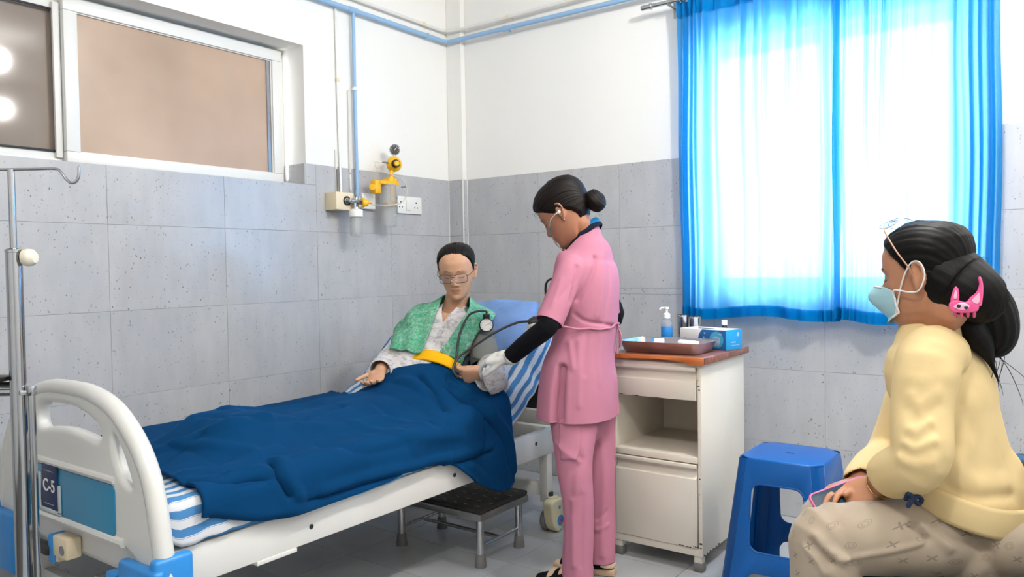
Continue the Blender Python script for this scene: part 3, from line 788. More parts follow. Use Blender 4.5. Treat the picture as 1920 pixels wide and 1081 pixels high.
# ---------------------------------------------------------------- mattress, sheet, pillow
MATT = cloth('mattress_ticking', '#c9c7c2')
path = [(.745, -2.52, .535), (.745, -2.2, .538), (.745, -1.5, .54), (.745, -1.24, .545), (.745, -1.10, .572), (.745, -.98, .658), (.745, -.70, .892)]
V, F = loft(path, [(.440, .044), (.443, .048)] + [(.443, .048)] * 4 + [(.440, .042)], 48, 5, side=(1, 0, 0), n=7)
mt = obj('mattress', MB().arr(V, F), MATT); tag(mt, 'mattress under the striped sheet, bent up with the backrest', 'mattress')
def stripe_material():
    m = Mat('striped_cotton', '#dcdde0', .85, spec=.1)
    uv = m.add('ShaderNodeUVMap'); sx = m.add('ShaderNodeSeparateXYZ'); m.l.new(uv.outputs[0], sx.inputs[0])
    w = m.math('FRACT', m.math('MULTIPLY', sx.outputs[0], 1 / .049)); st = m.math('LESS_THAN', w, .47)
    thin = m.math('LESS_THAN', m.math('ABSOLUTE', m.math('SUBTRACT', w, .53)), .012)
    c = m.mix(m.math('MAXIMUM', st, thin), lin('#d6d7da'), lin('#4a80b2')); m.base(c)
    m.weave(900, .2); return m
STRIPE = stripe_material()
def profile_along(t):
    return catmull([(-2.545, .588), (-2.2, .590), (-1.5, .592), (-1.26, .597), (-1.14, .628), (-1.03, .705), (-.735, .952)], 12)
PR = profile_along(0)
L_ = np.concatenate([[0], np.cumsum(np.linalg.norm(np.diff(PR, axis=0), axis=1))])
def sheet_mesh():
    nu, nv = 96, 150
    ss = np.linspace(-.16, L_[-1] + .0, nv)             # v along the bed; the first part hangs at the foot end
    us = np.linspace(-.04, 1.026, nu)                    # u across, drapes at the near side
    X = np.zeros((nu, nv, 3)); UV = np.zeros((nu, nv, 2))
    for j, s in enumerate(ss):
        sc = max(s, 0)
        y = np.interp(sc, L_, PR[:, 0]); z = np.interp(sc, L_, PR[:, 1])
        y2 = np.interp(min(sc + .01, L_[-1]), L_, PR[:, 0]); z2 = np.interp(min(sc + .01, L_[-1]), L_, PR[:, 1])
        y1 = np.interp(max(sc - .01, 0), L_, PR[:, 0]); z1 = np.interp(max(sc - .01, 0), L_, PR[:, 1])
        t = np.array([y2 - y1, z2 - z1]); t /= np.linalg.norm(t); n = np.array([-t[1], t[0]])
        fy, fz = 0.0, 0.0
        if s < 0:
            q = -s; r = .03
            if q < r * 1.57: fy, fz = -r * math.sin(q / r), -r * (1 - math.cos(q / r))
            else: fy, fz = -r, -r - (q - r * 1.57)
        for i, u in enumerate(us):
            x = .297 + u; dn = 0.0; r = .03; e = .885
            if u < 0: x = .297; dn = u
            if u > e:
                q = u - e
                if q < r * 1.57: x = .297 + e + r * math.sin(q / r); dn = -r * (1 - math.cos(q / r))
                else: x = .297 + e + r; dn = -r - (q - r * 1.57)
                if s < 0: dn *= max(0, 1 + s / .07); x = .297 + e + (x - .297 - e) * max(.3, 1 + s / .10)
            if -.04 < x - .297 < .03 and s >= 0: dn -= .012 * (1 - max(x - .297, 0) / .03)
            w = .0022 * math.sin(41 * s + 9 * u) * math.sin(13 * u + 2) + .0015 * math.sin(90 * s + 31 * u)
            X[i, j] = (x + (.003 * math.sin(60 * s) if u > e + .06 else 0), y + n[0] * (dn + w) + fy, z + n[1] * (dn + w) + fz)
            UV[i, j] = (u + .012 * math.sin(7 * s), s)
    return grid_mesh('bed_sheet', X, UV)
sh = obj('bed_sheet', sheet_mesh(), STRIPE); bake(sh, [('SOLIDIFY', dict(thickness=.002, offset=1))])
tag(sh, 'blue and white striped cotton sheet over the raised mattress', 'bed sheet')
und = MB()
_X = np.zeros((40, 8, 3))
for i, y in enumerate(np.linspace(-2.30, -1.42, 40)):
    for j, q in enumerate(np.linspace(0, 1, 8)):
        _X[i, j] = (1.2150 + .003 * math.sin(y * 50 + q * 3), y, .528 - q * (.068 + .008 * math.sin(y * 9)))
LBLUE = cloth('light_blue_cotton', '#4a97cf')
us_ = obj('bed_pad', grid_mesh('bed_pad', _X), LBLUE); bake(us_, [('SOLIDIFY', dict(thickness=.003, offset=1))]); tag(us_, 'light blue bed pad edge showing under the navy blanket', 'bed pad')
def pillow():
    nu, nv = 64, 40
    mb = MB(); rx, ry, rz = .205, .155, .062
    bm = bmesh.new(); bmesh.ops.create_uvsphere(bm, u_segments=nu, v_segments=nv, radius=1)
    for v in bm.verts:
        x, y, z = v.co; f = lambda q, n: math.copysign(abs(q) ** n, q)
        r = math.hypot(x, y); 
        sq = 1 / max(abs(x), abs(y), 1e-6) * r if r > 1e-6 else 1
        k = 1 + (sq - 1) * .72 * (r ** 1.5)
        px, py = x * k, y * k
        v.co = (px * rx, py * ry, f(z, .8) * rz * (1 + .06 * math.sin(7 * px + 2) * math.cos(6 * py)))
    M = Matrix.Translation((.985, -.905, .908)) @ Matrix.Rotation(A + .10, 4, 'X') @ Matrix.Rotation(.05, 4, 'Z')
    mb.merge(bm, M); return mb
TERRY = cloth('blue_terry_cloth', '#6c8abb', .14, 9, 160, .3)
TERRY.bump(TERRY.noise(TERRY.coord('Object', (1, 1, 1)), 220, 2), .6, .003)
pl = obj('pillow', pillow(), TERRY); crumple(pl, .003, 26, 4)
tag(pl, 'blue terry-covered pillow propped on the raised backrest', 'pillow')

# ---------------------------------------------------------------- step stool under the bed
ss_ = thing('step_stool', (.98, -1.15, 0), 'low steel step stool with black ribbed top beside the bed', 'step stool')
BLK = Mat('black_rubber_mat', '#1d1b1a', .45)
tp = obj('step_top', MB().box((.735, -1.305, .218), (1.222, -.985, .238), .006), BLK, ss_)
obj('step_rim', MB().box((.733, -1.307, .190), (1.224, -.983, .219), .003), STEELB, ss_)
mb = MB()
for i in range(8):
    for j in range(5): mb.box((.77 + i * .058 + (j % 2) * .02, -1.282 + j * .062, .237), (.79 + i * .058 + (j % 2) * .02, -1.276 + j * .062, .2395))
obj('grip_rib', mb, STEELB, ss_)
for x in (.763, 1.194):
    for y in (-1.275, -1.015):
        l = obj('leg', MB().cyl((x, y, .03), (x, y, .195), .0155, seg=16), STEEL, ss_)
        obj('rubber_foot', MB().lathe([(.0, 0), (.024, 0), (.0235, .008), (.0185, .05), (.0165, .052)], (x, y, 0), (0, 0, 1), 16), RUBBER, l)
    obj('stretcher', MB().cyl((x, -1.262, .080), (x, -1.028, .080), .007, seg=10), STEEL, ss_)
obj('stretcher', MB().cyl((.775, -1.145, .080), (1.182, -1.145, .080), .008, seg=10), STEELB, ss_)

# ---------------------------------------------------------------- bedside cabinet
CAB = Mat('cream_enamel_steel', '#e3dbcb', .38)
_n1 = CAB.noise(CAB.coord('Object'), 3, 3); CAB.base(CAB.ramp(_n1, [(.3, lin('#ded6c6')), (.7, lin('#e7e0d2'))]))
CHIP = Mat('chipped_dark_edge', '#3a322b', .8)
WOODO = Mat('orange_varnished_wood', '#b9662f', .35)
_w = WOODO.coord('Object', (2, 24, 24)); WOODO.base(WOODO.ramp(WOODO.noise(_w, 3, 4), [(.3, lin('#a35524')), (.7, lin('#cf7c3e'))]))
WOODT = Mat('worn_brown_laminate', '#7d4a3a', .3)
_w = WOODT.coord('Object', (3, 9, 9)); WOODT.base(WOODT.ramp(WOODT.noise(_w, 5, 5, .65), [(.35, lin('#5f3a30')), (.55, lin('#8a5645')), (.72, lin('#b07a62'))]))
cb = thing('bedside_cabinet', (1.755, -.63, 0), 'cream steel bedside cabinet with drawer, open shelf and door, worn orange-brown top', 'cabinet')
x0, x1, y0, y1 = 1.560, 1.945, -.860, -.395
mb = MB()
mb.box((x0, y0, .062), (x0 + .016, y1, .80), .002).box((x1 - .016, y0, .062), (x1, y1, .80), .002)
mb.box((x0 + .016, y1 - .012, .062), (x1 - .016, y1, .80)).box((x0 + .016, y0 + .002, .062), (x1 - .016, y1 - .012, .092))
mb.box((x0 + .016, y0, .786), (x1 - .016, y1 - .012, .80)).box((x0 + .016, y0, .418), (x1 - .016, y1 - .012, .442), .002).box((x0 + .016, y0 + .03, .655), (x1 - .016, y1 - .012, .662))
mb.box((x0 + .016, y0 + .001, .062), (x1 - .016, y0 + .014, .090), .001)
obj('carcass', mb, CAB, cb)
def front(z0, z1, bot):
    """pressed sheet front: finger lip on top, slanting recess, flat panel"""
    p = [(y0 - .006, z1), (y0 - .008, z1 - .004), (y0 - .008, z1 - .014), (y0 + .010, z1 - .020), (y0 + .010, z1 - .040), (y0 - .006, z1 - .055), (y0 - .006, z0), (y0 + .016, z0), (y0 + .016, z1)]
    return MB().prism(p, (x1 - x0 - .040, 0, 0), (x0 + .019, 0, 0), (0, 1, 0), (0, 0, 1), bev=.0012)
dr = obj('drawer', front(.660, .786, 0), CAB, cb)
obj('drawer_lip', MB().box((x0 + .019, y0 - .010, .772), (x1 - .021, y0 - .004, .787), .002), CAB, dr)
dd = obj('door', front(.094, .414, 0), CAB, cb)
obj('door_lip', MB().box((x0 + .019, y0 - .010, .400), (x1 - .021, y0 - .004, .415), .002), CAB, dd)
mb = MB()
g = np.random.default_rng(5)
for cx, cz in ((1.60, .662), (1.66, .660), (1.75, .660), (1.90, .4), (1.88, .0945), (1.85, .096), (1.91, .099)):
    for k in range(4): mb.box((cx + k * .006, y0 - .0068, cz - .001), (cx + k * .006 + g.uniform(.003, .007), y0 - .0052, cz + g.uniform(.001, .0035)))
for zz in (.735, .70, .715, .36, .30, .25, .11, .095):
    mb.box((1.926 + g.uniform(0, .012), y0 - .0008, zz), (1.930 + g.uniform(0, .014), y0 + .0005, zz + g.uniform(.003, .007)))
for k in range(6): mb.box((x1 - .0005, -.85 + k * .03, .064), (x1 + .0007, -.845 + k * .03 + g.uniform(0, .008), .066 + g.uniform(0, .004)))
obj('paint_chips', mb, CHIP, cb)
top = obj('top_board', MB().box((1.550, -.872, .806), (1.962, -.388, .8255), .004), WOODT, cb)
obj('top_underlay', MB().box((x0 + .004, -.866, .80), (x1 + .004, -.39, .807), .001), Mat('raw_board', '#857463', .8), cb)
edge = [(1.5495, .826), (1.9625, .826), (1.9625, .797), (1.90, .798), (1.885, .806), (1.86, .807), (1.84, .810), (1.80, .812), (1.76, .8125), (1.70, .811), (1.66, .809), (1.62, .808), (1.58, .803), (1.5495, .803)]
obj('orange_lipping', MB().prism(edge, (0, .010, 0), (0, -.882, 0), bev=.002), WOODO, top)
obj('edge_strip', MB().box((1.9605, -.874, .800), (1.966, -.388, .826), .002), WOODT, top)
for x in (x0 + .022, x1 - .022):
    for y in (y0 + .022, y1 - .022):
        l = obj('leg', MB().box((x - .016, y - .016, .03), (x + .016, y + .016, .064), .002), CAB, cb)
        obj('rubber_foot', MB().box((x - .019, y - .019, 0), (x + .019, y + .019, .036), .004), RUBBER, l)

# things on the cabinet
TZ = .8258
def tray():
    t = thing('instrument_tray', (1.745, -.76, TZ), 'shallow rectangular steel instrument tray on the cabinet top', 'tray')
    def ringv(hx, hy, r, z, n=6): return [(1.747 + p[0], -.725 + p[1], z) for p in rrect(-hx, -hy, hx, hy, r, n)]
    rings = [ringv(.152, .083, .02, TZ + .001), ringv(.156, .087, .024, TZ + .004), ringv(.176, .107, .03, TZ + .046), ringv(.184, .115, .034, TZ + .048), ringv(.184, .115, .034, TZ + .0465), ringv(.1745, .1055, .03, TZ + .0445), ringv(.1545, .0855, .024, TZ + .006), ringv(.150, .081, .02, TZ + .0035)]
    n = len(rings[0]); V = [p for r in rings for p in r]; F = []
    for i in range(len(rings) - 1):
        for j in range(n): F.append((i * n + j, i * n + (j + 1) % n, (i + 1) * n + (j + 1) % n, (i + 1) * n + j))
    F.append(tuple(range(n))[::-1]); F.append(tuple(range((len(rings) - 1) * n, len(rings) * n)))
    obj('tray_body', MB().arr(V, F), Mat('tray_steel', '#d2cccd', .28, 1.0), t); return t
tray()
tp_ = thing('tape_roll', (1.66, -.70, TZ + .0045), 'small white tape roll with a blue core in the steel tray', 'tape roll')
obj('roll', MB().lathe([(.012, 0), (.021, 0), (.021, .05), (.012, .05)], (1.655, -.680, TZ + .026), (.9, .3, 0)), WHITE, tp_)
obj('core', MB().lathe([(.0, 0), (.0215, 0), (.0215, .014), (.0, .014)], (1.654, -.6803, TZ + .026), (.9, .3, 0)), BEDBLUE, tp_)
pk = thing('gauze_packet', (1.83, -.745, TZ + .004), 'flat white gauze packet lying in the steel tray', 'packet')
obj('packet', MB().box((-.04, -.03, -.006), (.04, .03, .006), .005, M=Matrix.Translation((1.842, -.735, TZ + .043)) @ Matrix.Rotation(.3, 4, 'Z') @ Matrix.Rotation(.10, 4, 'Y')), WHITE, pk)
obj('stacked_gauze', MB().box((1.81, -.76, TZ + .0045), (1.875, -.71, TZ + .037), .004), WHITE, pk)
sz = thing('sanitizer_bottle', (1.64, -.50, TZ), 'clear pump bottle of sanitizer with a blue label on the cabinet', 'bottle')
SX, SY = 1.640, -.50
CLEARB = bpy.data.materials.new('clear_bottle'); CLEARB.use_nodes = True
_b = CLEARB.node_tree.nodes['Principled BSDF']; _b.inputs['Transmission Weight'].default_value = .85; _b.inputs['Roughness'].default_value = .1; _b.inputs['IOR'].default_value = 1.3; _b.inputs['Base Color'].default_value = (.9, .92, .95, 1)
obj('bottle_body', MB().lathe([(0, 0), (.023, 0), (.0245, .004), (.0245, .095), (.022, .108), (.012, .118), (.012, .122)], (SX, SY, TZ)), CLEARB, sz)
obj('label', MB().lathe([(.0248, .035), (.0252, .036), (.0252, .082), (.0248, .083)], (SX, SY, TZ)), BEDBLUE, sz)
obj('pump', MB().lathe([(.0, .119), (.0155, .119), (.0155, .138), (.010, .142), (.0055, .144), (.0055, .158), (.010, .160), (.010, .168), (.0, .169)], (SX, SY, TZ)).tube([(SX, SY, TZ + .165), (SX - .022, SY - .008, TZ + .164), (SX - .028, SY - .010, TZ + .157)], .0045, 8), WHITE, sz)
for i, (x, y, h) in enumerate(((1.690, -.44, .132), (1.741, -.425, .125))):
    tm = thing('steel_canister', (x, y, TZ), ('tall steel canister beside the sanitizer bottle', 'steel canister beside the glove box, right of its twin')[i], 'canister', 'steel canisters on the cabinet')
    obj('canister_body', MB().lathe([(0, 0), (.0235, 0), (.0245, .002), (.0245, h - .01), (.0255, h - .008), (.0255, h), (.0235, h), (.0235, .004), (0, .004)], (x, y, TZ)), STEEL, tm)
gb = thing('glove_box', (1.86, -.5, TZ), 'white and blue cardboard box of gloves on the cabinet', 'box')
Mg = Matrix.Translation((1.845, -.515, TZ)) @ Matrix.Rotation(math.radians(-14), 4, 'Z')
CARDW = Mat('white_card', '#e6e6e4', .5); CARDB = Mat('cyan_card', '#1e96d2', .45); CARDD = Mat('dark_blue_print', '#1d5f9f', .45); CARDP = Mat('pale_lilac_print', '#9fb6d8', .5); CARDT = Mat('teal_print', '#3f9fbf', .5)
obj('carton', MB().box((-.115, -.055, 0), (.115, .055, .083), .0015, M=Mg), CARDW, gb)
obj('end_panel', MB().box((.1145, -.0555, .001), (.1165, .0555, .0835), .0005, M=Mg), CARDB, gb)
def plate(pts, y, d=.0012): return MB().prism(pts, (0, -d, 0), (0, y, 0))
def gput(name, mbx, m, par=gb): mbx.bm.transform(Mg); return obj(name, mbx, m, par)
arc = [(.035 + .055 * math.cos(a) - .0, .0415 + .052 * math.sin(a)) for a in np.linspace(math.pi * .66, math.pi * 1.34, 12)]
gput('front_print', plate([(p[0] - .0, max(.001, min(.082, p[1]))) for p in arc] + [(.115, .001), (.115, .082)], -.0552), CARDD)
cir = lambda cx, cz, r, n=20: [(cx + r * math.cos(a), cz + r * math.sin(a)) for a in np.linspace(0, 2 * math.pi, n, endpoint=False)]
gput('round_print', plate(cir(.070, .042, .034), -.0562, .0008), CARDT); gput('hand_print', plate(blob([(.05, .02), (.075, .016), (.088, .03), (.085, .05), (.066, .056), (.048, .044)], 4), -.0568, .0006), CARDP)
mb = MB()
for i in range(4): mb.prism(cir(.006 + .004 * abs(i - 1.5), .016 + i * .017, .0035, 10), (0, -.0008, 0), (0, -.0562, 0))
mb.prism([(.083, .062), (.095, .062), (.095, .068), (.083, .068)], (0, -.0006, 0), (0, -.0568, 0)).prism(cir(-.088, .04, .006, 10), (0, -.0006, 0), (0, -.0552, 0))
gput('white_print', mb, CARDP)
mb = MB(); mb.box((.1164, -.02, .03), (.1172, .01, .034)); mb.box((.1164, -.02, .018), (.1172, .035, .020)); mb.box((.1164, .02, .055), (.1172, .035, .07))
gput('end_print', mb, CARDP)
gput('tear_slot', MB().tube([(-.045, -.02, .0835), (-.02, -.030, .084), (.02, -.032, .084), (.04, -.026, .0835)], .0022, 6), DARKM)
vb = thing('dropper_bottle', (1.862, -.436, TZ), 'small dark bottle with a white cap behind the glove box', 'bottle')
obj('bottle_body', MB().lathe([(0, 0), (.017, 0), (.0175, .003), (.0175, .075), (.010, .088), (.010, .094)], (1.875, -.432, TZ)), BLACKP, vb)
obj('cap', MB().lathe([(0, .092), (.012, .092), (.012, .112), (.0, .113)], (1.875, -.432, TZ)), WHITE, vb)

# ---------------------------------------------------------------- blue plastic stool
SBLUE = Mat('blue_moulded_plastic', '#04529a', .32, spec=.35)
st = thing('plastic_stool', (2.27, -.85, 0), 'tall blue moulded plastic stool beside the cabinet', 'stool')
SCX, SCY, SH = 2.272, -.852, .50
def stool_mesh():
    parts = []
    hw_t, hw_b, ht_t, ht_b, ch = .140, .198, .142, .20, .045
    for k in range(4):
        a_t, a_b = (hw_t, hw_b) if k % 2 == 0 else (ht_t, ht_b); d_t, d_b = (ht_t, ht_b) if k % 2 == 0 else (hw_t, hw_b)
        et, eb = a_t - ch * .75, a_b - ch * .75
        slope = math.hypot(SH, d_b - d_t)
        out = [(-et, slope), (et, slope), (eb, 0), (eb - .062, 0)] + [tuple(p) for p in catmull([(eb - .066, .09), (eb - .085, .115), (eb - .12, .12)], 4)] + [tuple((-p[0], p[1])) for p in catmull([(eb - .066, .09), (eb - .085, .115), (eb - .12, .12)], 4)[::-1]] + [(-eb + .062, 0), (-eb, 0)]
        hole = [(x * (1 - .10 * (z - .3)), z) for x, z in rrect(-.088, .195, .088, .420, .032)]
        ang = math.atan2(d_b - d_t, SH)
        M = Matrix.Translation((SCX, SCY, 0)) @ Matrix.Rotation(math.pi / 2 * k, 4, 'Z') @ Matrix.Translation((0, -d_b, 0)) @ Matrix.Rotation(math.pi / 2 - ang, 4, 'X')
        parts.append(curve_plate('side', [out, hole], .0022, .001, M, SBLUE, None, 1))
        M2 = Matrix.Translation((SCX, SCY, 0)) @ Matrix.Rotation(math.pi / 2 * k, 4, 'Z')
        ring = [(x * (1 - .10 * (z - .3)), z) for x, z in rrect(-.092, .191, .092, .424, .034)]
        rm = MB().tube([p + (0.0,) for p in ring + ring[:1]], .0035, 6); rm.bm.transform(M); parts.append(obj('rim', rm, SBLUE))
        # chamfered corner post
        q = [(et, -d_t), (eb, -d_b)]; nt = (ht_t, hw_t) if k % 2 == 0 else (hw_t, ht_t); nb = (ht_b, hw_b) if k % 2 == 0 else (hw_b, ht_b)
        a_t2 = (hw_t if k % 2 == 0 else ht_t); b_t2 = (ht_t if k % 2 == 0 else hw_t); a_b2 = (hw_b if k % 2 == 0 else ht_b); b_b2 = (ht_b if k % 2 == 0 else hw_b)
        e = ch * .75
        def row(a, b, z): return [Vector((a - e, -b, z)), Vector((a - e * .35, -b + e * .08, z)), Vector((a - e * .08, -b + e * .35, z)), Vector((a, -b + e, z))]
        top_, bot = row(a_t2, b_t2, SH), row(a_b2, b_b2, 0)
        bm = bmesh.new(); outv = [[bm.verts.new(M2 @ p) for p in r] for r in (top_, bot)]
        inn = [[bm.verts.new(M2 @ (p + Vector((-.0035, .0035, 0)))) for p in r] for r in (top_, bot)]
        for i in range(3):
            bm.faces.new((outv[0][i], outv[0][i + 1], outv[1][i + 1], outv[1][i])); bm.faces.new((inn[0][i], inn[1][i], inn[1][i + 1], inn[0][i + 1]))
        bm.faces.new(outv[1] + inn[1][::-1])
        parts.append(obj('corner', bm, SBLUE))
    mb = MB()
    for p in parts:
        b = bmesh.new(); b.from_mesh(p.data); mb.merge(b); m_ = p.data; bpy.data.objects.remove(p); bpy.data.meshes.remove(m_)
    return mb
sb = obj('legs_and_apron', stool_mesh(), SBLUE, st, recalc=False)
seatp = [(-.140, -.10), (-.10, -.142), (.10, -.142), (.140, -.10), (.140, .10), (.10, .142), (-.10, .142), (-.140, .10)]
seat = curve_plate('seat', [[tuple(p) for p in seatp]], .007, .005, Matrix.Translation((SCX, SCY, SH - .003)), SBLUE, st)
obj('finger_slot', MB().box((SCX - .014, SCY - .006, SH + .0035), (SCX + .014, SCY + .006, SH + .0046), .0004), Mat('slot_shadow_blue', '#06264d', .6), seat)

# ---------------------------------------------------------------- drip stand in front of the footboard
iv = thing('drip_stand', (.865, -2.772, 0), 'chrome drip stand with cream knob in front of the footboard', 'drip stand')
IX, IY = .866, -2.772
obj('outer_pole', MB().cyl((IX, IY, .10), (IX, IY, 1.242), .0195, seg=28), CHROME, iv)
obj('pole_collar', MB().lathe([(.0195, 0), (.0205, .001), (.0205, .008), (.012, .012), (.0085, .012)], (IX, IY, 1.237)), CHROME, iv)
obj('inner_rod', MB().cyl((IX, IY, 1.2), (IX, IY, 1.452), .0085, seg=18), CHROME, iv)
hd = Vector((.80, .595, 0)).normalized()
for s_ in (1, -1):
    q = lambda a, z: tuple(Vector((IX, IY, z)) + hd * a * s_)
    obj('hook', MB().tube([q(0, 1.452), q(.06, 1.452), q(.113, 1.452), q(.128, 1.444), q(.142, 1.424), q(.155, 1.415), q(.168, 1.42), q(.174, 1.435), q(.175, 1.456)], .0038, 10, 5), CHROME, iv)
kd = Vector((.80, .595, 0)).normalized()
kn = obj('knob', MB().lathe([(.0, .022), (.012, .022), (.021, .027), (.023, .036), (.022, .047), (.014, .056), (.0, .058)], (IX, IY, 1.224), tuple(kd), 20), Mat('ivory_plastic', '#e6e1cf', .35), iv)
obj('knob_stem', MB().cyl(tuple(Vector((IX, IY, 1.224)) + kd * .015), tuple(Vector((IX, IY, 1.224)) + kd * .024), .010, seg=14), BLACKP, kn)
px_ = Vector((IX, IY, 0)) + hd * .034
obj('side_tube', MB().cyl((px_.x, px_.y, .10), (px_.x, px_.y, .885), .0085, seg=16), CHROME, iv)
obj('tube_clamp', MB().cyl((px_.x, px_.y, .865), (px_.x, px_.y, .890), .0115, seg=16, bev=.002).box((IX, IY - .006, .868), (px_.x, IY + .02, .880), .002), CHROME, iv)
sa = obj('side_arm', MB().tube([tuple(Vector((IX, IY, .893)) - hd * .01), tuple(Vector((IX, IY, .895)) - hd * .16)], .008, 8).tube([tuple(Vector((IX, IY, .874)) - hd * .01), tuple(Vector((IX, IY, .874)) - hd * .16)], .010, 8), CHROME, iv)
obj('arm_pad', MB().box((-.17, -.03, -.006), (-.022, .03, .006), .003, M=Matrix.Translation((IX, IY, .911)) @ Matrix.Rotation(math.atan2(hd.y, hd.x), 4, 'Z')), BLACKP, sa)
for k in range(5):
    a = k * 2 * math.pi / 5 + .3
    l = obj('base_leg', MB().tube([(IX, IY, .115), (IX + .10 * math.cos(a), IY + .10 * math.sin(a), .10), (IX + .25 * math.cos(a), IY + .25 * math.sin(a), .062)], [.013, .012, .010], 10, 3), CHROME, iv)
    obj('caster', MB().lathe([(0, -.009), (.025, -.009), (.026, 0), (.025, .009), (0, .009)], (IX + .25 * math.cos(a), IY + .25 * math.sin(a), .026), (-math.sin(a), math.cos(a), 0), 14).cyl((IX + .25 * math.cos(a), IY + .25 * math.sin(a), .03), (IX + .25 * math.cos(a), IY + .25 * math.sin(a), .06), .007, seg=8), BLACKP, l)
obj('base_hub', MB().lathe([(0, .09), (.03, .09), (.03, .125), (.021, .135), (0, .135)], (IX, IY, 0)), CHROME, iv)

# ---------------------------------------------------------------- visitor's chair
LEATH = Mat('black_leatherette', '#17181b', .38, spec=.5); LEATH.bump(LEATH.noise(LEATH.coord('Object'), 120, 3), .15, .001)
chr_ = thing('visitor_chair', (2.86, -1.58, 0), 'black padded chair with a white tube back rail under the seated visitor', 'chair')
Mc = Matrix.Translation((2.91, -1.63, 0)) @ Matrix.Rotation(math.radians(28), 4, 'Z')
obj('seat', MB().box((-.27, -.24, .385), (.19, .24, .462), .025, 4, M=Mc), LEATH, chr_)
obj('backrest', MB().box((.165, -.25, .47), (.215, .22, .70), .02, 4, M=Mc), LEATH, chr_)
def ct(pts, r, name): 
    m_ = MB().tube(pts, r, 12, 4); m_.bm.transform(Mc); return obj(name, m_, WHITE, chr_)
ct([(.225, -.27, .38), (.225, -.27, .66), (.222, -.25, .71), (.22, -.21, .722), (.22, .19, .722), (.222, .225, .71), (.225, .240, .66), (.225, .240, .38)], .011, 'back_rail')
for sy in (-.21, .21):
    for sx in (-.22, .16): ct([(sx, sy, .39), (sx * 1.06, sy * 1.03, 0.0)], .012, 'leg')

# ---------------------------------------------------------------- people: head, hands, bodies
HZ_ = np.array([-.117, -.113, -.100, -.080, -.060, -.035, -.010, .010, .030, .055, .080, .098, .110, .116, .1175])
HF_ = np.array([.050, .068, .079, .083, .085, .087, .087, .088, .090, .089, .079, .060, .035, .012, .001])
HB_ = np.array([-.02, -.01, .005, .030, .055, .078, .092, .098, .101, .100, .094, .080, .055, .022, .001])
HW_ = np.array([.012, .024, .037, .050, .058, .0645, .069, .072, .0745, .0755, .071, .059, .040, .016, .001])
def smooth_interp(z, tab):
    zz = np.linspace(HZ_[0], HZ_[-1], 400); t = np.interp(zz, HZ_, tab); k = np.hanning(17); k /= k.sum()
    tp = np.concatenate([np.full(8, t[0]), t, np.full(8, t[-1])]); return np.interp(z, zz, np.convolve(tp, k, 'valid'))
def g2(x, z, cx, cz, sx, sz): return np.exp(-((x - cx) / sx) ** 2 - ((z - cz) / sz) ** 2)
def face_relief(x, z, nose=1.0, lips=1.0):
    y = np.zeros_like(x)
    a = np.interp(z, [-.047, -.042, -.036, -.029, -.010, .006, .018, .03], [0, .010, .019, .022, .0125, .006, .002, 0]) * nose
    w = np.interp(z, [-.045, -.030, .0, .02], [.0125, .0105, .0075, .010])
    y += a * np.exp(-(np.abs(x) / w) ** 2.4)
    for s in (-1, 1):
        y += .008 * nose * g2(x, z, s * .0135, -.036, .0062, .0065)
        y += -.009 * g2(x, z, s * .030, .004, .016, .010) + .0065 * g2(x, z, s * .031, .000, .0115, .0075)
        y += .004 * g2(x, z, s * .028, .021, .020, .007) + .004 * g2(x, z, s * .043, -.022, .016, .016)
        y += -.003 * g2(x, z, s * .028, -.058, .006, .012)
    y += lips * (.0048 * g2(x, z, 0, -.0575, .019, .0045) + .0055 * g2(x, z, 0, -.0685, .016, .0052) - .0040 * g2(x, z, 0, -.0628, .022, .0018) - .003 * g2(x, z, 0, -.081, .018, .005))
    y += .006 * g2(x, z, 0, -.098, .018, .013) - .0018 * g2(x, z, 0, -.050, .004, .006)
    return y
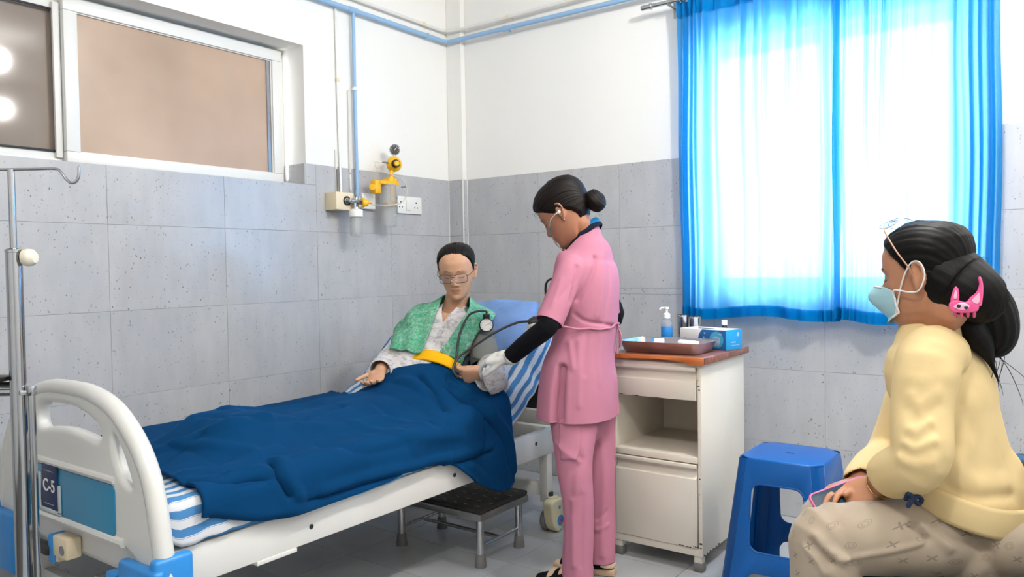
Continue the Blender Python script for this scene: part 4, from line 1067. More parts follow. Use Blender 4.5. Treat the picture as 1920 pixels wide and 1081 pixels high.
class Head:
    """local frame: x left, y face, z up, origin midway between the ears"""
    def __init__(s, c, F, U, scale=1.0, nose=1.0):
        s.c = np.array(c, float); s.F = nrm(F); U = np.array(U, float); s.U = nrm(U - s.F * (U @ s.F)); s.L = np.cross(s.U, s.F); s.k = scale; s.nose = nose
    def w(s, P): P = np.atleast_2d(np.array(P, float)) * s.k; return s.c + P[:, :1] * s.L + P[:, 1:2] * s.F + P[:, 2:3] * s.U
    def p(s, x, y, z): return tuple(s.w((x, y, z))[0])
    def local(s, V): D = V - s.c; return np.stack([D @ s.L, D @ s.F, D @ s.U], 1) / s.k
    def M(s): return Matrix(((s.L[0], s.F[0], s.U[0], s.c[0]), (s.L[1], s.F[1], s.U[1], s.c[1]), (s.L[2], s.F[2], s.U[2], s.c[2]), (0, 0, 0, 1))) @ Matrix.Scale(s.k, 4)
    def surf(s, az, z, grow=0.0):
        f = smooth_interp(z, HF_) + grow; b = smooth_interp(z, HB_) + grow; w = smooth_interp(z, HW_) + grow
        ca, sa = np.cos(az), np.sin(az); n = 2.25
        cx = np.sign(sa) * np.abs(sa) ** (2 / n); cy = np.sign(ca) * np.abs(ca) ** (2 / n)
        return cx * w, np.where(ca > 0, cy * f, cy * b)
    def part(s):
        nz, na = 110, 140
        z = np.concatenate([np.linspace(HZ_[0], .09, nz - 26), .09 + (HZ_[-1] - .09) * np.sin(np.linspace(0, math.pi / 2, 27)[1:])]); az = np.arange(na) * 2 * math.pi / na
        A_, Z_ = np.meshgrid(az, z); x, y = s.surf(A_, Z_)
        front = np.clip((y - .02) / .03, 0, 1); y = y + face_relief(x, Z_, s.nose) * front
        V = s.w(np.stack([x.ravel(), y.ravel(), Z_.ravel()], 1)); n = len(z); F = []
        for i in range(n - 1):
            for j in range(na): k = (j + 1) % na; F.append((i * na + j, i * na + k, (i + 1) * na + k, (i + 1) * na + j))
        F.append(tuple(range(na))[::-1]); F.append(tuple(range((n - 1) * na, n * na)))
        out = [(V, F)]
        for sd in (-1, 1):
            rim = [(.069, .006, .010), (.075, .003, .026), (.081, -.008, .031), (.085, -.019, .023), (.085, -.022, .006), (.081, -.015, -.012), (.075, -.004, -.028), (.070, .003, -.024)]
            V2, F2 = loft([s.p(sd * a, b, c) for a, b, c in rim], [.0042 * s.k] * 6 + [.006 * s.k, .0045 * s.k], 8, 4, rnd=True); out.append((V2, F2))
            V2, F2 = loft([s.p(sd * .064, -.005, 0), s.p(sd * .0780, -.010, 0)], [(.029 * s.k, .0160 * s.k), (.0275 * s.k, .0150 * s.k)], 16, 0, side=s.U, rnd=False); out.append((V2, F2))
            V2, F2 = loft([s.p(sd * .074, .004, .004), s.p(sd * .077, .001, -.006)], .0045 * s.k, 8, rnd=True); out.append((V2, F2))
        return out
    def on_face(s, x, z, lift=.001):
        """world point on the face front at local x,z"""
        az = 0.0; w = smooth_interp(np.array([z]), HW_)[0]; f = smooth_interp(np.array([z]), HF_)[0]; n = 2.25
        y = f * (1 - min(abs(x) / w, .999) ** n) ** (1 / n); y += face_relief(np.array([x]), np.array([z]), s.nose)[0] * np.clip((y - .02) / .03, 0, 1)
        return s.p(x, y + lift, z)
    def hair(s, line, thick, back=None, groove=.0008, nz=90, na=180, seed=0, shift=0):
        """cap of hair: line(az) hairline height, thick(az,z) thickness; strand uv fans out from point back (local)"""
        az = np.arange(na) * 2 * math.pi / na
        az = np.where(az > math.pi, az - 2 * math.pi, az)
        t = np.sin(np.linspace(0, math.pi / 2, nz)); X = np.zeros((na, nz, 3)); UV = np.zeros((na, nz, 2))
        for i, a in enumerate(az):
            z0 = line(abs(a)) - .012; z = z0 + (HZ_[-1] - z0) * t
            e = np.clip((z - z0) / .022, 0, 1); e = e * e * (3 - 2 * e)
            th = thick(abs(a), z) * e - .003
            x, y = s.surf(np.full(nz, a), np.minimum(z, .1174), 0); r = np.sqrt(x * x + y * y)
            top = np.clip((z - .07) / .0475, 0, 1)
            x2 = x + np.sin(a) * th * (1 - top * .6); y2 = y + np.cos(a) * th * (1 - top * .6); z2 = z + th * top
            X[i] = np.stack([x2, y2, z2], 1)
        b = np.array(back if back is not None else (0, -.1, .0)); D = X - b
        ang = np.arctan2(D[..., 0], D[..., 2]); dist = np.linalg.norm(D, axis=-1)
        g = np.random.default_rng(seed); ph = g.uniform(0, 6.28, 6)
        gr = .6 * np.sin(ang * 46 + ph[0] + 8 * dist) + .6 * np.sin(ang * 83 + ph[1]) + .35 * np.sin(ang * 17 + ph[2])
        n = X / np.maximum(np.linalg.norm(X, axis=-1, keepdims=True), 1e-6); X = X + n * (groove * gr)[..., None] * np.clip(dist / .05, 0, 1)[..., None]
        UV[..., 0] = ang / math.pi; UV[..., 1] = dist
        W = s.w(X.reshape(-1, 3)).reshape(X.shape)
        return grid_mesh('hair', W, UV, close_u=True)
def hand(wr, X, N, T, k=1.0, curl=(.3, .4, .3), spread=.06, thumb=(.55, .75, .25), tcurl=.25, fcurl=None, r=1.0, palm_len=.088):
    """closed lofts of a hand: X wrist->fingers, N palm side, T thumb side"""
    wr = np.array(wr, float); X = nrm(X); N = np.array(N, float); N = nrm(N - X * (N @ X)); T0 = np.cross(N, X); T_ = T0 if T0 @ np.array(T, float) > 0 else -T0
    P = lambda a, b, c: wr + k * (X * a + T_ * b + N * c)
    out = [loft([P(-.012, 0, 0), P(.012, .002, 0), P(.045, .003, .001), P(palm_len - .012, .001, .002), P(palm_len, .001, .002)], [(.026 * k * r, .0185 * k * r), (.029 * k * r, .0175 * k * r), (.038 * k * r, .0155 * k * r), (.041 * k * r, .013 * k * r), (.038 * k * r, .010 * k * r)], 20, 4, side=T_, n=2.6, rnd=True)]
    out.append(loft([P(.015, .020, .004), P(.035, .026, .008), P(.055, .022, .006)], [.013 * k * r, .0155 * k * r, .012 * k * r], 12, 3, rnd=True))
    base = [(.029, .071, .0082), (.010, .079, .0086), (-.010, .073, .0082), (-.028, .058, .0072)]
    for i, (b, ln, rr) in enumerate(base):
        c = curl if fcurl is None else fcurl[i]
        p = P(palm_len - .010 - abs(b) * .15, b, .001); ang = 0; pts = [p]; d0 = X + T_ * (spread * (1.5 - i)); d0 = nrm(d0)
        for q, (fr, cc) in enumerate(zip((.46, .30, .24), c)):
            ang += cc; d = d0 * math.cos(ang) + N * math.sin(ang); p = p + d * ln * k * (fr + (.12 if q == 0 else 0)); pts.append(p)
        out.append(loft(pts, [rr * k * r * 1.04, rr * k * r, rr * k * .93 * r, rr * k * .78 * r], 12, 4, rnd=True))
    d = nrm(X * thumb[0] + T_ * thumb[1] + N * thumb[2]); p = P(.018, .022, .004); pts = [p]
    for ln, f in ((.042, 0), (.033, tcurl), (.026, tcurl * 1.6)):
        d2 = nrm(d + f * (X * .6 - T_ * .8 + N * .2)); p = p + d2 * ln * k; pts.append(p)
    out.append(loft(pts, [.0125 * k * r, .0105 * k * r, .0098 * k * r, .0078 * k * r], 12, 4, rnd=True))
    return out
def limb(pts, r, seg=18, smooth=5, side=None, n=2.0): return loft(pts, r, seg, smooth, side=side, rnd=True, n=n)

def skin_material(name, col, lip, dark):
    m = Mat(name, col, .48, spec=.35)
    at = m.add('ShaderNodeVertexColor'); at.layer_name = 'Tint'
    sp = m.add('ShaderNodeSeparateColor'); m.l.new(at.outputs[0], sp.inputs[0])
    v = m.coord('Object'); c = m.ramp(m.noise(v, 34, 4, .6), [(.3, tuple(x * .93 for x in lin(col)[:3]) + (1,)), (.7, tuple(min(1, x * 1.05) for x in lin(col)[:3]) + (1,))])
    c = m.mix(sp.outputs[0], c, lin(lip)); c = m.mix(sp.outputs[1], c, lin(dark)); m.base(c)
    m.b.inputs['Subsurface Weight'].default_value = .12; m.b.inputs['Subsurface Radius'].default_value = (.9, .35, .2); m.b.inputs['Subsurface Scale'].default_value = .006
    m.bump(m.noise(v, 420, 2), .10, .0006)
    return m
def tint(o, h, blush=.12):
    """lip and cheek tint, darker lids and mouth line, kept as a point attribute"""
    me = o.data; V = h.local(vco(me)); x, y, z = V.T; ok = (y > .03) & (np.abs(x) < .08) & (np.abs(z) < .13)
    lip = np.zeros(len(V)); dk = np.zeros(len(V))
    edge = .0085 - .0042 * np.abs(x) / .023
    lip += .62 * np.exp(-(x / .0215) ** 4 - ((z + .0632) / np.maximum(edge * 1.05, .003)) ** 4) * (y > .07)
    for s in (-1, 1): lip += blush * g2(x, z, s * .042, -.025, .018, .016); dk += .18 * g2(x, z, s * .031, .001, .013, .009)
    dk += .42 * np.exp(-(x / .020) ** 4 - ((z + .0628) / .0026) ** 2) * (y > .07)
    col = np.zeros((len(V), 4), np.float32); col[:, 0] = np.clip(lip, 0, 1) * ok; col[:, 1] = np.clip(dk, 0, 1) * ok; col[:, 3] = 1
    a = me.color_attributes.new('Tint', 'FLOAT_COLOR', 'POINT'); a.data.foreach_set('color', col.ravel())
def hair_material(name, col, hi, gl=.32):
    m = Mat(name, col, gl + .08, spec=.18)
    uv = m.add('ShaderNodeUVMap'); mp = m.add('ShaderNodeMapping'); m.l.new(uv.outputs[0], mp.inputs[0]); mp.inputs['Scale'].default_value = (95, 6, 1)
    nz = m.noise(mp.outputs[0], 1.0, 4, .65)
    m.base(m.ramp(nz, [(.35, lin(col)), (.75, lin(hi))])); m.bump(nz, .5, .0012); return m
def brow(h, parent, mats, ang=0.0, z0=.0235, th=.0017):
    for s in (-1, 1):
        pts = [h.on_face(s * x, z, -.0006) for x, z in ((.013, z0 - .002), (.022, z0 + .002), (.032, z0 + .0035), (.042, z0 + .001), (.049, z0 - .004))]
        obj('eyebrow', MB().tube(pts, [th * h.k * q for q in (.8, 1.25, 1.15, .8, .35)], 6, 4), mats, parent)
def lashes(h, parent, mats, z0=-.0035):
    for s in (-1, 1):
        pts = [h.on_face(s * x, z, -.0002) for x, z in ((.018, z0 + .001), (.024, z0 - .0012), (.031, z0 - .0022), (.038, z0 - .0012), (.044, z0 + .0015))]
        obj('eyelashes', MB().tube(pts, [.0007, .0011, .0013, .0012, .0008], 6, 4), mats, parent)
BROWC = Mat('dark_brow_hair', '#2a1d17', .8); LASH = Mat('black_lash', '#120d0b', .7)

# ================================================================ nurse
Fn = np.array((-.972, -.235, 0)); Fn /= np.linalg.norm(Fn); Ln = np.array((-Fn[1], Fn[0], 0)) * -1; Ln = np.cross((0, 0, 1), Fn); Z = np.array((0, 0, 1.0))
PINK = cloth('pink_scrub_cotton', '#b6778b', .05, 5, 800, .2)
SKN = skin_material('nurse_skin', '#a8745a', '#8a4a44', '#4a2f26')
nurse = thing('person', (1.58, -1.13, 0), 'person in pink scrubs standing by the cabinet, head bowed, gloved hand on the patient wrist', 'person')
pt = math.radians(33)
hn = Head((1.5272, -1.1414, 1.3790), Fn * math.cos(pt) - Z * math.sin(pt), Z * math.cos(pt) + Fn * math.sin(pt), 1.02, .82)
nb = np.array((1.5761, -1.0964, 1.2854))
Lsh, Lel, Lwr = np.array((1.6092, -1.2374, 1.1632)), np.array((1.5853, -1.3606, 0.9713)), np.array((1.3610, -1.2813, 0.8393))
Rsh, Rel, Rwr = np.array((1.5384, -0.9662, 1.1859)), np.array((1.5686, -0.8522, 0.9698)), np.array((1.3544, -0.9851, 0.9442))
c_w, c_c = np.array((1.5886, -1.0985, 0.9530)), np.array((1.5864, -1.0942, 1.1252)); c_h = np.array((1.5663, -1.1209, 0.7711)); c_m = np.array((1.5634, -1.1278, 0.6294))
torso_n = [c_h + Z * -.08, c_h, c_w, c_c, nb + Z * -.06 , nb + Z * -.03]
lhip, rhip = np.array((1.5869, -1.1943, 0.7219)), np.array((1.5669, -1.0361, 0.6985))
lkn, rkn = np.array((1.6208, -1.2527, 0.4604)), np.array((1.6029, -1.0565, 0.4154)); lan, ran = np.array((1.6313, -1.2573, 0.0963)), np.array((1.6189, -1.0689, 0.0699))
lan[2] = .085; ran[2] = .085
Xl = nrm(np.array((1.1741, -1.2822, 0.8227)) - Lwr); Xr = nrm(np.array((1.2910, -1.0812, 0.9381)) - Rwr)
parts = hn.part() + [limb([hn.p(0, -.02, -.02), hn.p(0, -.030, -.065), nb + Z * .005, nb - Z * .05], [(.046, .050), (.041, .043), (.043, .046), (.06, .055)], 24)]
parts += [limb(torso_n, [(.13, .08), (.13, .09), (.11, .07), (.12, .075), (.095, .05), (.055, .042)], 32, side=Ln)]
parts += [limb([Lsh, (Lsh + Lel) / 2, Lel, (Lel * .6 + Lwr * .4), Lwr], [.038, .034, .030, .029, .021]), limb([Rsh, (Rsh + Rel) / 2, Rel, (Rel * .6 + Rwr * .4), Rwr], [.038, .034, .030, .029, .021])]
gl_l = dict(k=.94, curl=(.35, .35, .25), thumb=(.75, .45, .45), tcurl=.2); gl_r = dict(k=.92, curl=(.9, .9, .5), thumb=(.6, .6, .5), tcurl=.5)
Nl = np.array((-.25, .35, -.9)); Tl = np.array((-.5, -.6, .5))
parts += hand(Lwr + Xl * .012, Xl, Nl, Tl, **dict(gl_l, r=.78)) + hand(Rwr + Xr * .012, Xr, (-.1, -.3, -.9), (-.6, -.6, .3), **dict(gl_r, r=.78))
for hp_, kn_, an_ in ((lhip, lkn, lan), (rhip, rkn, ran)):
    parts += [limb([hp_, kn_, (kn_ * .6 + an_ * .4), an_], [.075, .048, .045, .03]), limb([an_ + Fn * -.012 + Z * -.04, an_ + Fn * .04 + Z * -.045, an_ + Fn * .13 + Z * -.06], [(.026, .024), (.034, .024), (.036, .014)], 16, side=Ln)]
bn = remesh_obj('body', parts, SKN, .0036, 2, nurse); tint(bn, hn)
brow(hn, nurse, BROWC, th=.0011); lashes(hn, nurse, LASH, -.003)
HAIRN = hair_material('dark_brown_hair', '#090605', '#1d1310', .45)
def line_n(a): return np.interp(a, [0, .5, .9, 1.2, 1.42, 1.62, 2.0, 2.5, 3.15], [.066, .062, .046, .026, .010, .012, -.015, -.055, -.062])
hr = obj('hair', hn.hair(line_n, lambda a, z: .010 + .008 * np.clip((z - .03) / .06, 0, 1) + .004 * np.clip((a - 1.5) / .9, 0, 1), (0, -.115, -.01), .0008), HAIRN, nurse); bake(hr, [('SOLIDIFY', dict(thickness=.004, offset=-1))])
def bun_mesh(h, c, r, turns=5, seed=0):
    nu, nv = 80, 48; U = np.linspace(0, 2 * math.pi, nu, endpoint=False); Vv = np.linspace(0, math.pi, nv); X = np.zeros((nu, nv, 3)); UV = np.zeros((nu, nv, 2))
    for i, u in enumerate(U):
        for j, v in enumerate(Vv):
            w = 1 + .03 * math.sin(2 * u + 5 * v + seed) + .012 * math.sin(17 * v + 3 * u) + .010 * math.sin(31 * u + 4 * v)
            X[i, j] = (c[0] + r[0] * w * math.sin(v) * math.cos(u), c[1] + r[1] * w * math.cos(v), c[2] + r[2] * w * math.sin(v) * math.sin(u)); UV[i, j] = (v * 1.2 + .25 * math.sin(u), u * .1)
    return grid_mesh('hair_bun', h.w(X.reshape(-1, 3)).reshape(X.shape), UV, close_u=True)
obj('hair_bun', bun_mesh(hn, (0, -.120, -.028), (.041, .035, .044)), HAIRN, hr)
obj('hair_tie', MB().tube([hn.p(.022 * math.cos(a), -.098, -.018 + .022 * math.sin(a)) for a in np.linspace(0, 2 * math.pi, 19)], .007, 8), BLACKP, hr)
for k in range(2):
    x = -.004 + .010 * k
    obj('loose_strand', MB().tube([hn.p(x, .088, .072), hn.p(x * 1.3, .100 + .002 * k, .062), hn.p(x * 1.5, .0985 + .002 * k, .050 - .004 * k)], [.0006, .0005, .0003], 5, 4), HAIRN, hr)
# tunic: torso, skirt and short sleeves
ts = lambda c, dz=0: c + Z * dz
tun = [limb([c_m - Z * .06, c_m, c_h, (c_h + c_w) / 2, c_w, (c_w + c_c) / 2, c_c, nb - Z * .095 - Fn * .010, nb - Z * .050 - Fn * .016, nb - Z * .010 - Fn * .010, nb + Z * .030 - Fn * .004],
            [(.195, .149), (.195, .147), (.185, .136), (.165, .116), (.155, .110), (.165, .116), (.168, .118), (.158, .106), (.112, .088), (.074, .068), (.060, .060)], 48, side=Ln, n=2.3)]
sl = lambda a, b, q: a + (b - a) * q
tun += [limb([Lsh - Ln * .045 + Z * .005, Lsh, sl(Lsh, Lel, .5), sl(Lsh, Lel, 1.02)], [.050, .053, .051, .051], 24), limb([Rsh + Ln * .045 + Z * .005, Rsh, sl(Rsh, Rel, .5), sl(Rsh, Rel, .98)], [.055, .058, .052, .050], 24)]
tn = remesh_obj('tunic', tun, PINK, .0042, 4, None)
ay = nrm(Lel - Lsh); lateral = lambda co: (np.array(co) - c_c) @ Ln
PX = lambda *q: np.array(q)
folds(tn, [([(1.6810, -1.1833, 1.2102), (1.6824, -1.2220, 1.1374), (1.6599, -1.2527, 1.0808), (1.6323, -1.2747, 1.0279)], -.010, .010), ([(1.6623, -1.2724, 1.1802), (1.6744, -1.2903, 1.1200), (1.6625, -1.3013, 1.0544)], -.008, .009),
           ([(1.6914, -1.1508, 1.2139), (1.6923, -1.1789, 1.0977), (1.6785, -1.1922, 1.0012)], .006, .014), ([(1.6975, -1.1229, 1.1746), (1.7045, -1.1465, 1.0577), (1.6890, -1.1605, 0.9800)], -.005, .010), ([(1.6370, -1.2720, 1.0050), (1.6576, -1.2329, 0.9839), (1.6849, -1.0653, 0.9497)], -.007, .007),
           ([(1.6204, -1.2874, 0.9099), (1.6376, -1.2780, 0.8142)], .005, .012), ([(1.6655, -1.2284, 0.9453), (1.6782, -1.2613, 0.7958)], -.004, .012), ([(1.6865, -1.1883, 0.9430), (1.7049, -1.2061, 0.7523)], .004, .014), ([(1.6527, -1.2637, 0.9092), (1.6654, -1.2869, 0.6839)], .004, .012),
           ([(1.6197, -1.3297, 1.1398), (1.6192, -1.3828, 1.0482)], .003, .010), ([(1.6577, -1.3026, 1.1203), (1.6232, -1.3545, 1.0656)], -.003, .008),
           ([(1.5991, -1.3062, 0.8149), (1.5870, -1.3176, 0.7388), (1.5812, -1.3257, 0.6245)], -.034, .012), ([(1.6022, -1.3039, 0.8149), (1.6047, -1.3170, 0.7402), (1.6059, -1.3323, 0.6282)], -.034, .012)])
crumple(tn, .0022, 28, 3, (1, 1, .5))
cut(tn, c_m - Z * .012, (0, 0, -1), lambda co: co.z < .9)
cut(tn, Lsh + (Lel - Lsh) * .94, ay, lambda co: (np.array(co) - sl(Lsh, Lel, .8)) @ ay > -.03 and np.linalg.norm(np.array(co) - sl(Lsh, Lel, .9)) < .09)
ayr = nrm(Rel - Rsh)
npl = nrm(Z * .72 + Fn * .69); cut(tn, nb - Z * .004, npl, lambda co: math.hypot(co.x - nb[0], co.y - nb[1]) < .086 and co.z > nb[2] - .10 and (np.array(co) - nb) @ npl > -.02)
cut(tn, Rsh + (Rel - Rsh) * .90, ayr, lambda co: (np.array(co) - sl(Rsh, Rel, .8)) @ ayr > -.03 and np.linalg.norm(np.array(co) - sl(Rsh, Rel, .9)) < .09)
thicken(tn, .0022); adopt(tn, nurse)
def ring_on(c, ax_s, ax_f, a, b, z, r, a0=0, a1=2 * math.pi, n=40, tilt=0): return [tuple(c + Ln * a * math.cos(t) + Fn * b * math.sin(t) + Z * (z + tilt * math.sin(t))) for t in np.linspace(a0, a1, n)]
cord = PINK
tw = bvh_of(tn)
def hug(pts, lift, tree): 
    out = []
    for p in pts:
        co, no, i, d = tree.find_nearest(Vector(p)); dirv = Vector(p) - co; no = no if no.dot(Vector(p) - Vector(c_w)) > 0 else -no
        out.append(tuple(co + no * lift))
    out = np.array(out)
    for _ in range(4):
        if len(out) > 3: out[1:-1] = .5 * out[1:-1] + .25 * (out[:-2] + out[2:])
    return out
tie = obj('waist_tie', MB().tube(hug(ring_on(c_w, Ln, Fn, .20, .17, .0, 0, -math.pi * 1.02, .12, 46, .0), .0055, tw), .0035, 8), PINK, tn)
kx = np.array((1.6656, -1.0299, 0.9485)); kx = np.array(hug([kx], .006, tw)[0])
obj('tie_bow', MB().ball(kx, .009, 10).tube([kx, kx + Ln * .012 - Fn * .016 + Z * -.035, kx + Ln * .008 - Fn * .010 + Z * -.075, kx - Fn * .004 + Z * -.04, kx], .0028, 7, 4).tube([kx, kx + Ln * .02 - Fn * .004 + Z * -.05, kx + Ln * .024 - Fn * .002 - Z * .10], .003, 7, 4).tube([kx, kx - Fn * .010 + Z * -.03, kx + Ln * .006 - Fn * .006 - Z * .085], .003, 7, 4), PINK, tie)
# trousers
tro = [limb([lhip + Z * .06, lhip, sl(lhip, lkn, .5), lkn, np.array((1.6338, -1.2490, 0.2859)), lan + Z * -.01, lan - Z * .06], [(.088, .100), (.088, .105), (.076, .087), (.066, .066), (.058, .056), (.056, .058), (.056, .058)], 30, side=Ln),
       limb([rhip + Z * .06, rhip, sl(rhip, rkn, .5), rkn, np.array((1.6134, -1.0551, 0.2304)), ran + Z * -.01, ran - Z * .06], [(.088, .100), (.088, .100), (.076, .085), (.066, .066), (.058, .055), (.056, .056), (.056, .056)], 30, side=Ln),
       limb([c_m + Z * -.03, c_h, c_w - Z * .06], [(.15, .105), (.15, .11), (.125, .09)], 30, side=Ln)]
to = remesh_obj('trousers', tro, PINK, .0045, 3, None)
folds(to, [([(1.6650, -1.1911, 0.5906), (1.6656, -1.1973, 0.3957), (1.6703, -1.2282, 0.1110)], -.006, .012), ([(1.6721, -1.2884, 0.4943), (1.6523, -1.3300, 0.4247), (1.6359, -1.3212, 0.3056)], -.006, .016), ([(1.5736, -1.3092, 0.5435), (1.6315, -1.3297, 0.5166), (1.6644, -1.2943, 0.4850)], .005, .010),
           ([(1.6450, -1.3133, 0.3433), (1.6488, -1.3182, 0.1160)], .007, .012), ([(1.6755, -1.2903, 0.3617), (1.6732, -1.3003, 0.1155)], -.004, .012), ([(1.6358, -1.0906, 0.5290), (1.6624, -1.1012, 0.3728), (1.6552, -1.1159, 0.0922)], .006, .014), ([(1.6709, -1.0991, 0.2523), (1.6386, -1.1237, 0.2229)], -.004, .008), ([(1.6791, -1.0947, 0.2020), (1.6355, -1.1273, 0.1828)], .004, .008)])
crumple(to, .002, 30, 9, (1, 1, .6))
cut(to, (0, 0, .052), (0, 0, -1)); thicken(to, .002); adopt(to, nurse)
pk_ = [(1.5844, -1.3477, 0.6362), (1.6768, -1.2923, 0.6440), (1.6861, -1.3154, 0.4906), (1.5950, -1.3573, 0.4909)]
tw2 = bvh_of(to)
def patch(name, corners, nu, nv, tree, lift, mats, parent, centre):
    a, b, c, d = [np.array(q) for q in corners]; X = np.zeros((nu, nv, 3))
    for i, u in enumerate(np.linspace(0, 1, nu)):
        for j, v in enumerate(np.linspace(0, 1, nv)):
            p = (a * (1 - u) + b * u) * (1 - v) + (d * (1 - u) + c * u) * v
            co, no, _, _ = tree.find_nearest(Vector(p)); no = no if no.dot(co - Vector(centre)) > 0 else -no
            X[i, j] = co + no * lift
    o = obj(name, grid_mesh(name, X), mats, parent); bake(o, [('SOLIDIFY', dict(thickness=.0035, offset=0))]); return o
patch('thigh_pocket', pk_, 14, 18, tw2, .003, PINK, to, sl(lhip, lkn, .5))
# black undershirt sleeves, gloves, collar, socks, sandals
BLACKF = cloth('black_jersey', '#121217', .05, 8, 600, .2)
us1 = remesh_obj('undershirt_sleeve', [limb([sl(Lsh, Lel, .72), Lel + nrm(Lel - (Lsh + Lwr) / 2) * .004, sl(Lel, Lwr, .5), sl(Lel, Lwr, .96)], [.035, .037, .036, .032], 24)], BLACKF, .0042, 3, None)
crumple(us1, .0015, 60, 5); adopt(us1, nurse)
us2 = remesh_obj('undershirt_sleeve', [limb([sl(Rsh, Rel, .55), Rel, sl(Rel, Rwr, .5), sl(Rel, Rwr, .96)], [.043, .043, .038, .032], 24)], BLACKF, .0042, 3, None); crumple(us2, .0015, 60, 6); adopt(us2, nurse)
LATEX = Mat('white_latex_glove', '#d9d7d0', .5, spec=.4).mottle(60, .05)
g1 = remesh_obj('latex_glove', hand(Lwr + Xl * .012, Xl, Nl, Tl, **dict(gl_l, r=1.16)) + [limb([Lwr - nrm(Lwr - Lel) * .008, Lwr + Xl * .01, Lwr + Xl * .03], [.034, .029, .030], 20)], LATEX, .003, 2, None); crumple(g1, .0015, 90, 2); adopt(g1, nurse)
g2_ = remesh_obj('latex_glove', hand(Rwr + Xr * .012, Xr, (-.1, -.3, -.9), (-.6, -.6, .3), **dict(gl_r, r=1.16)) + [limb([Rwr - nrm(Rwr - Rel) * .008, Rwr + Xr * .01, Rwr + Xr * .03], [.034, .029, .030], 20)], LATEX, .003, 2, None); adopt(g2_, nurse)
nbc = nb + Z * .002
obj('undershirt_collar', MB().tube([tuple(nbc - Fn * .004 + Ln * .063 * math.cos(a) + Fn * .063 * math.sin(a) + Z * (.000 - .054 * math.sin(a))) for a in np.linspace(0, 2 * math.pi, 41)], [(.011, .005)] * 41, 10, side=npl), cloth('navy_collar', '#131a2c'), tn)
BLUEP = cloth('blue_print_collar', '#1f6f9f', .4, 90)
obj('inner_collar', MB().tube([tuple(nbc - Fn * .004 + Ln * .056 * math.cos(a) + Fn * .056 * math.sin(a) + Z * (.012 - .054 * math.sin(a))) for a in np.linspace(0, 2 * math.pi, 41)], [(.012, .004)] * 41, 10, side=npl), BLUEP, tn)
SANDAL = Mat('beige_sandal', '#cdb295', .6); SOLE = Mat('sandal_sole', '#b89e80', .7)
for an_, sg in ((lan, 1), (ran, -1)):
    hl = an_ + Fn * -.055; hl[2] = 0
    sk_ = obj('sock', MB().tube([an_ + Z * .01, an_ - Z * .03, an_ + Fn * .03 - Z * .04, an_ + Fn * .10 - Z * .05, an_ + Fn * .155 - Z * .058], [(.034, .036), (.036, .042), (.039, .036), (.040, .025), (.030, .014)], 20, 4, side=Ln), BLACKF, nurse)
    outl = blob([tuple(q) for q in ((-.05, -.025), (-.058, 0), (-.05, .025), (.03, .035), (.12, .045), (.175, .03), (.19, 0), (.175, -.03), (.12, -.042), (.03, -.032))], 4)
    e1 = Vector(Fn); e2 = Vector(Ln)
    sn = obj('sandal', MB().prism(outl, (0, 0, .022), (an_[0], an_[1], .001), e1, e2, bev=.004), SOLE, nurse)
    for q, wd in ((.025, .009), (.065, .009), (.105, .010)):
        hgt = np.interp(q, [0, .05, .12], [.075, .068, .052])
        obj('strap', MB().tube([tuple(an_ * PX(1, 1, 0) + Fn * (q - sg * .02 + .022 * s2) + Ln * (.041 * c2) + Z * (.020 + hgt * (1 - abs(c2) ** 2.2))) for c2, s2 in [(x, x * sg) for x in np.linspace(-1, 1, 13)]], [(wd, .003)] * 13, 8, side=Fn), SANDAL, sn)
    obj('heel_strap', MB().tube([tuple(an_ * PX(1, 1, 0) + Fn * (-.010 - .046 * math.cos(a)) + Ln * (.044 * math.sin(a)) + Z * (.052 - .012 * math.cos(a))) for a in np.linspace(-1.5, 1.5, 15)], [(.010, .003)] * 15, 8, side=(0, 0, 1)), SANDAL, sn)
    obj('footbed', MB().prism([(x * .96, y * .94) for x, y in outl], (0, 0, .004), (an_[0], an_[1], .022), e1, e2, bev=.001), SANDAL, sn)
# stethoscope
STTUBE = Mat('dark_rubber_tube', '#1c1d20', .4)
sth = thing('stethoscope', (1.5343, -1.2167, 1.1974), 'stethoscope with steel ear tubes hanging from the ears of the person in pink scrubs', 'stethoscope')
for sd in (1, -1):
    obj('ear_tube', MB().tube([hn.p(sd * .083, -.003, -.002), hn.p(sd * .090, .012, -.003), hn.p(sd * .092, .038, -.012), hn.p(sd * .080, .062, -.040), hn.p(sd * .052, .078, -.085), hn.p(sd * .034, .072, -.118)], .0026, 8, 5), STEEL, sth)
    obj('ear_tip', MB().ball(hn.p(sd * .082, -.004, -.002), .0065, 10), WHITE, sth)
    obj('tube_sleeve', MB().tube([hn.p(sd * .036, .073, -.112), hn.p(sd * .022, .066, -.150), hn.p(sd * .008, .058, -.175)], .0045, 8, 4), STTUBE, sth)
e0 = np.array(hn.p(0, .056, -.172))
obj('main_tube', MB().tube([e0, e0 + Fn * .005 - Z * .06, c_c + Fn * .155 + Z * .0, c_c + Fn * .160 - Z * .10, c_w + Fn * .165 - Z * .01], .0045, 10, 5), STTUBE, sth)
obj('chest_piece', MB().lathe([(0, -.008), (.018, -.008), (.022, -.004), (.022, .004), (.012, .009), (0, .009)], c_w + Fn * .165 - Z * .03, tuple(Fn)), STEEL, sth)
obj('earring', MB().ball(hn.p(.079, -.004, -.034), .0032, 10), STEEL, nurse)

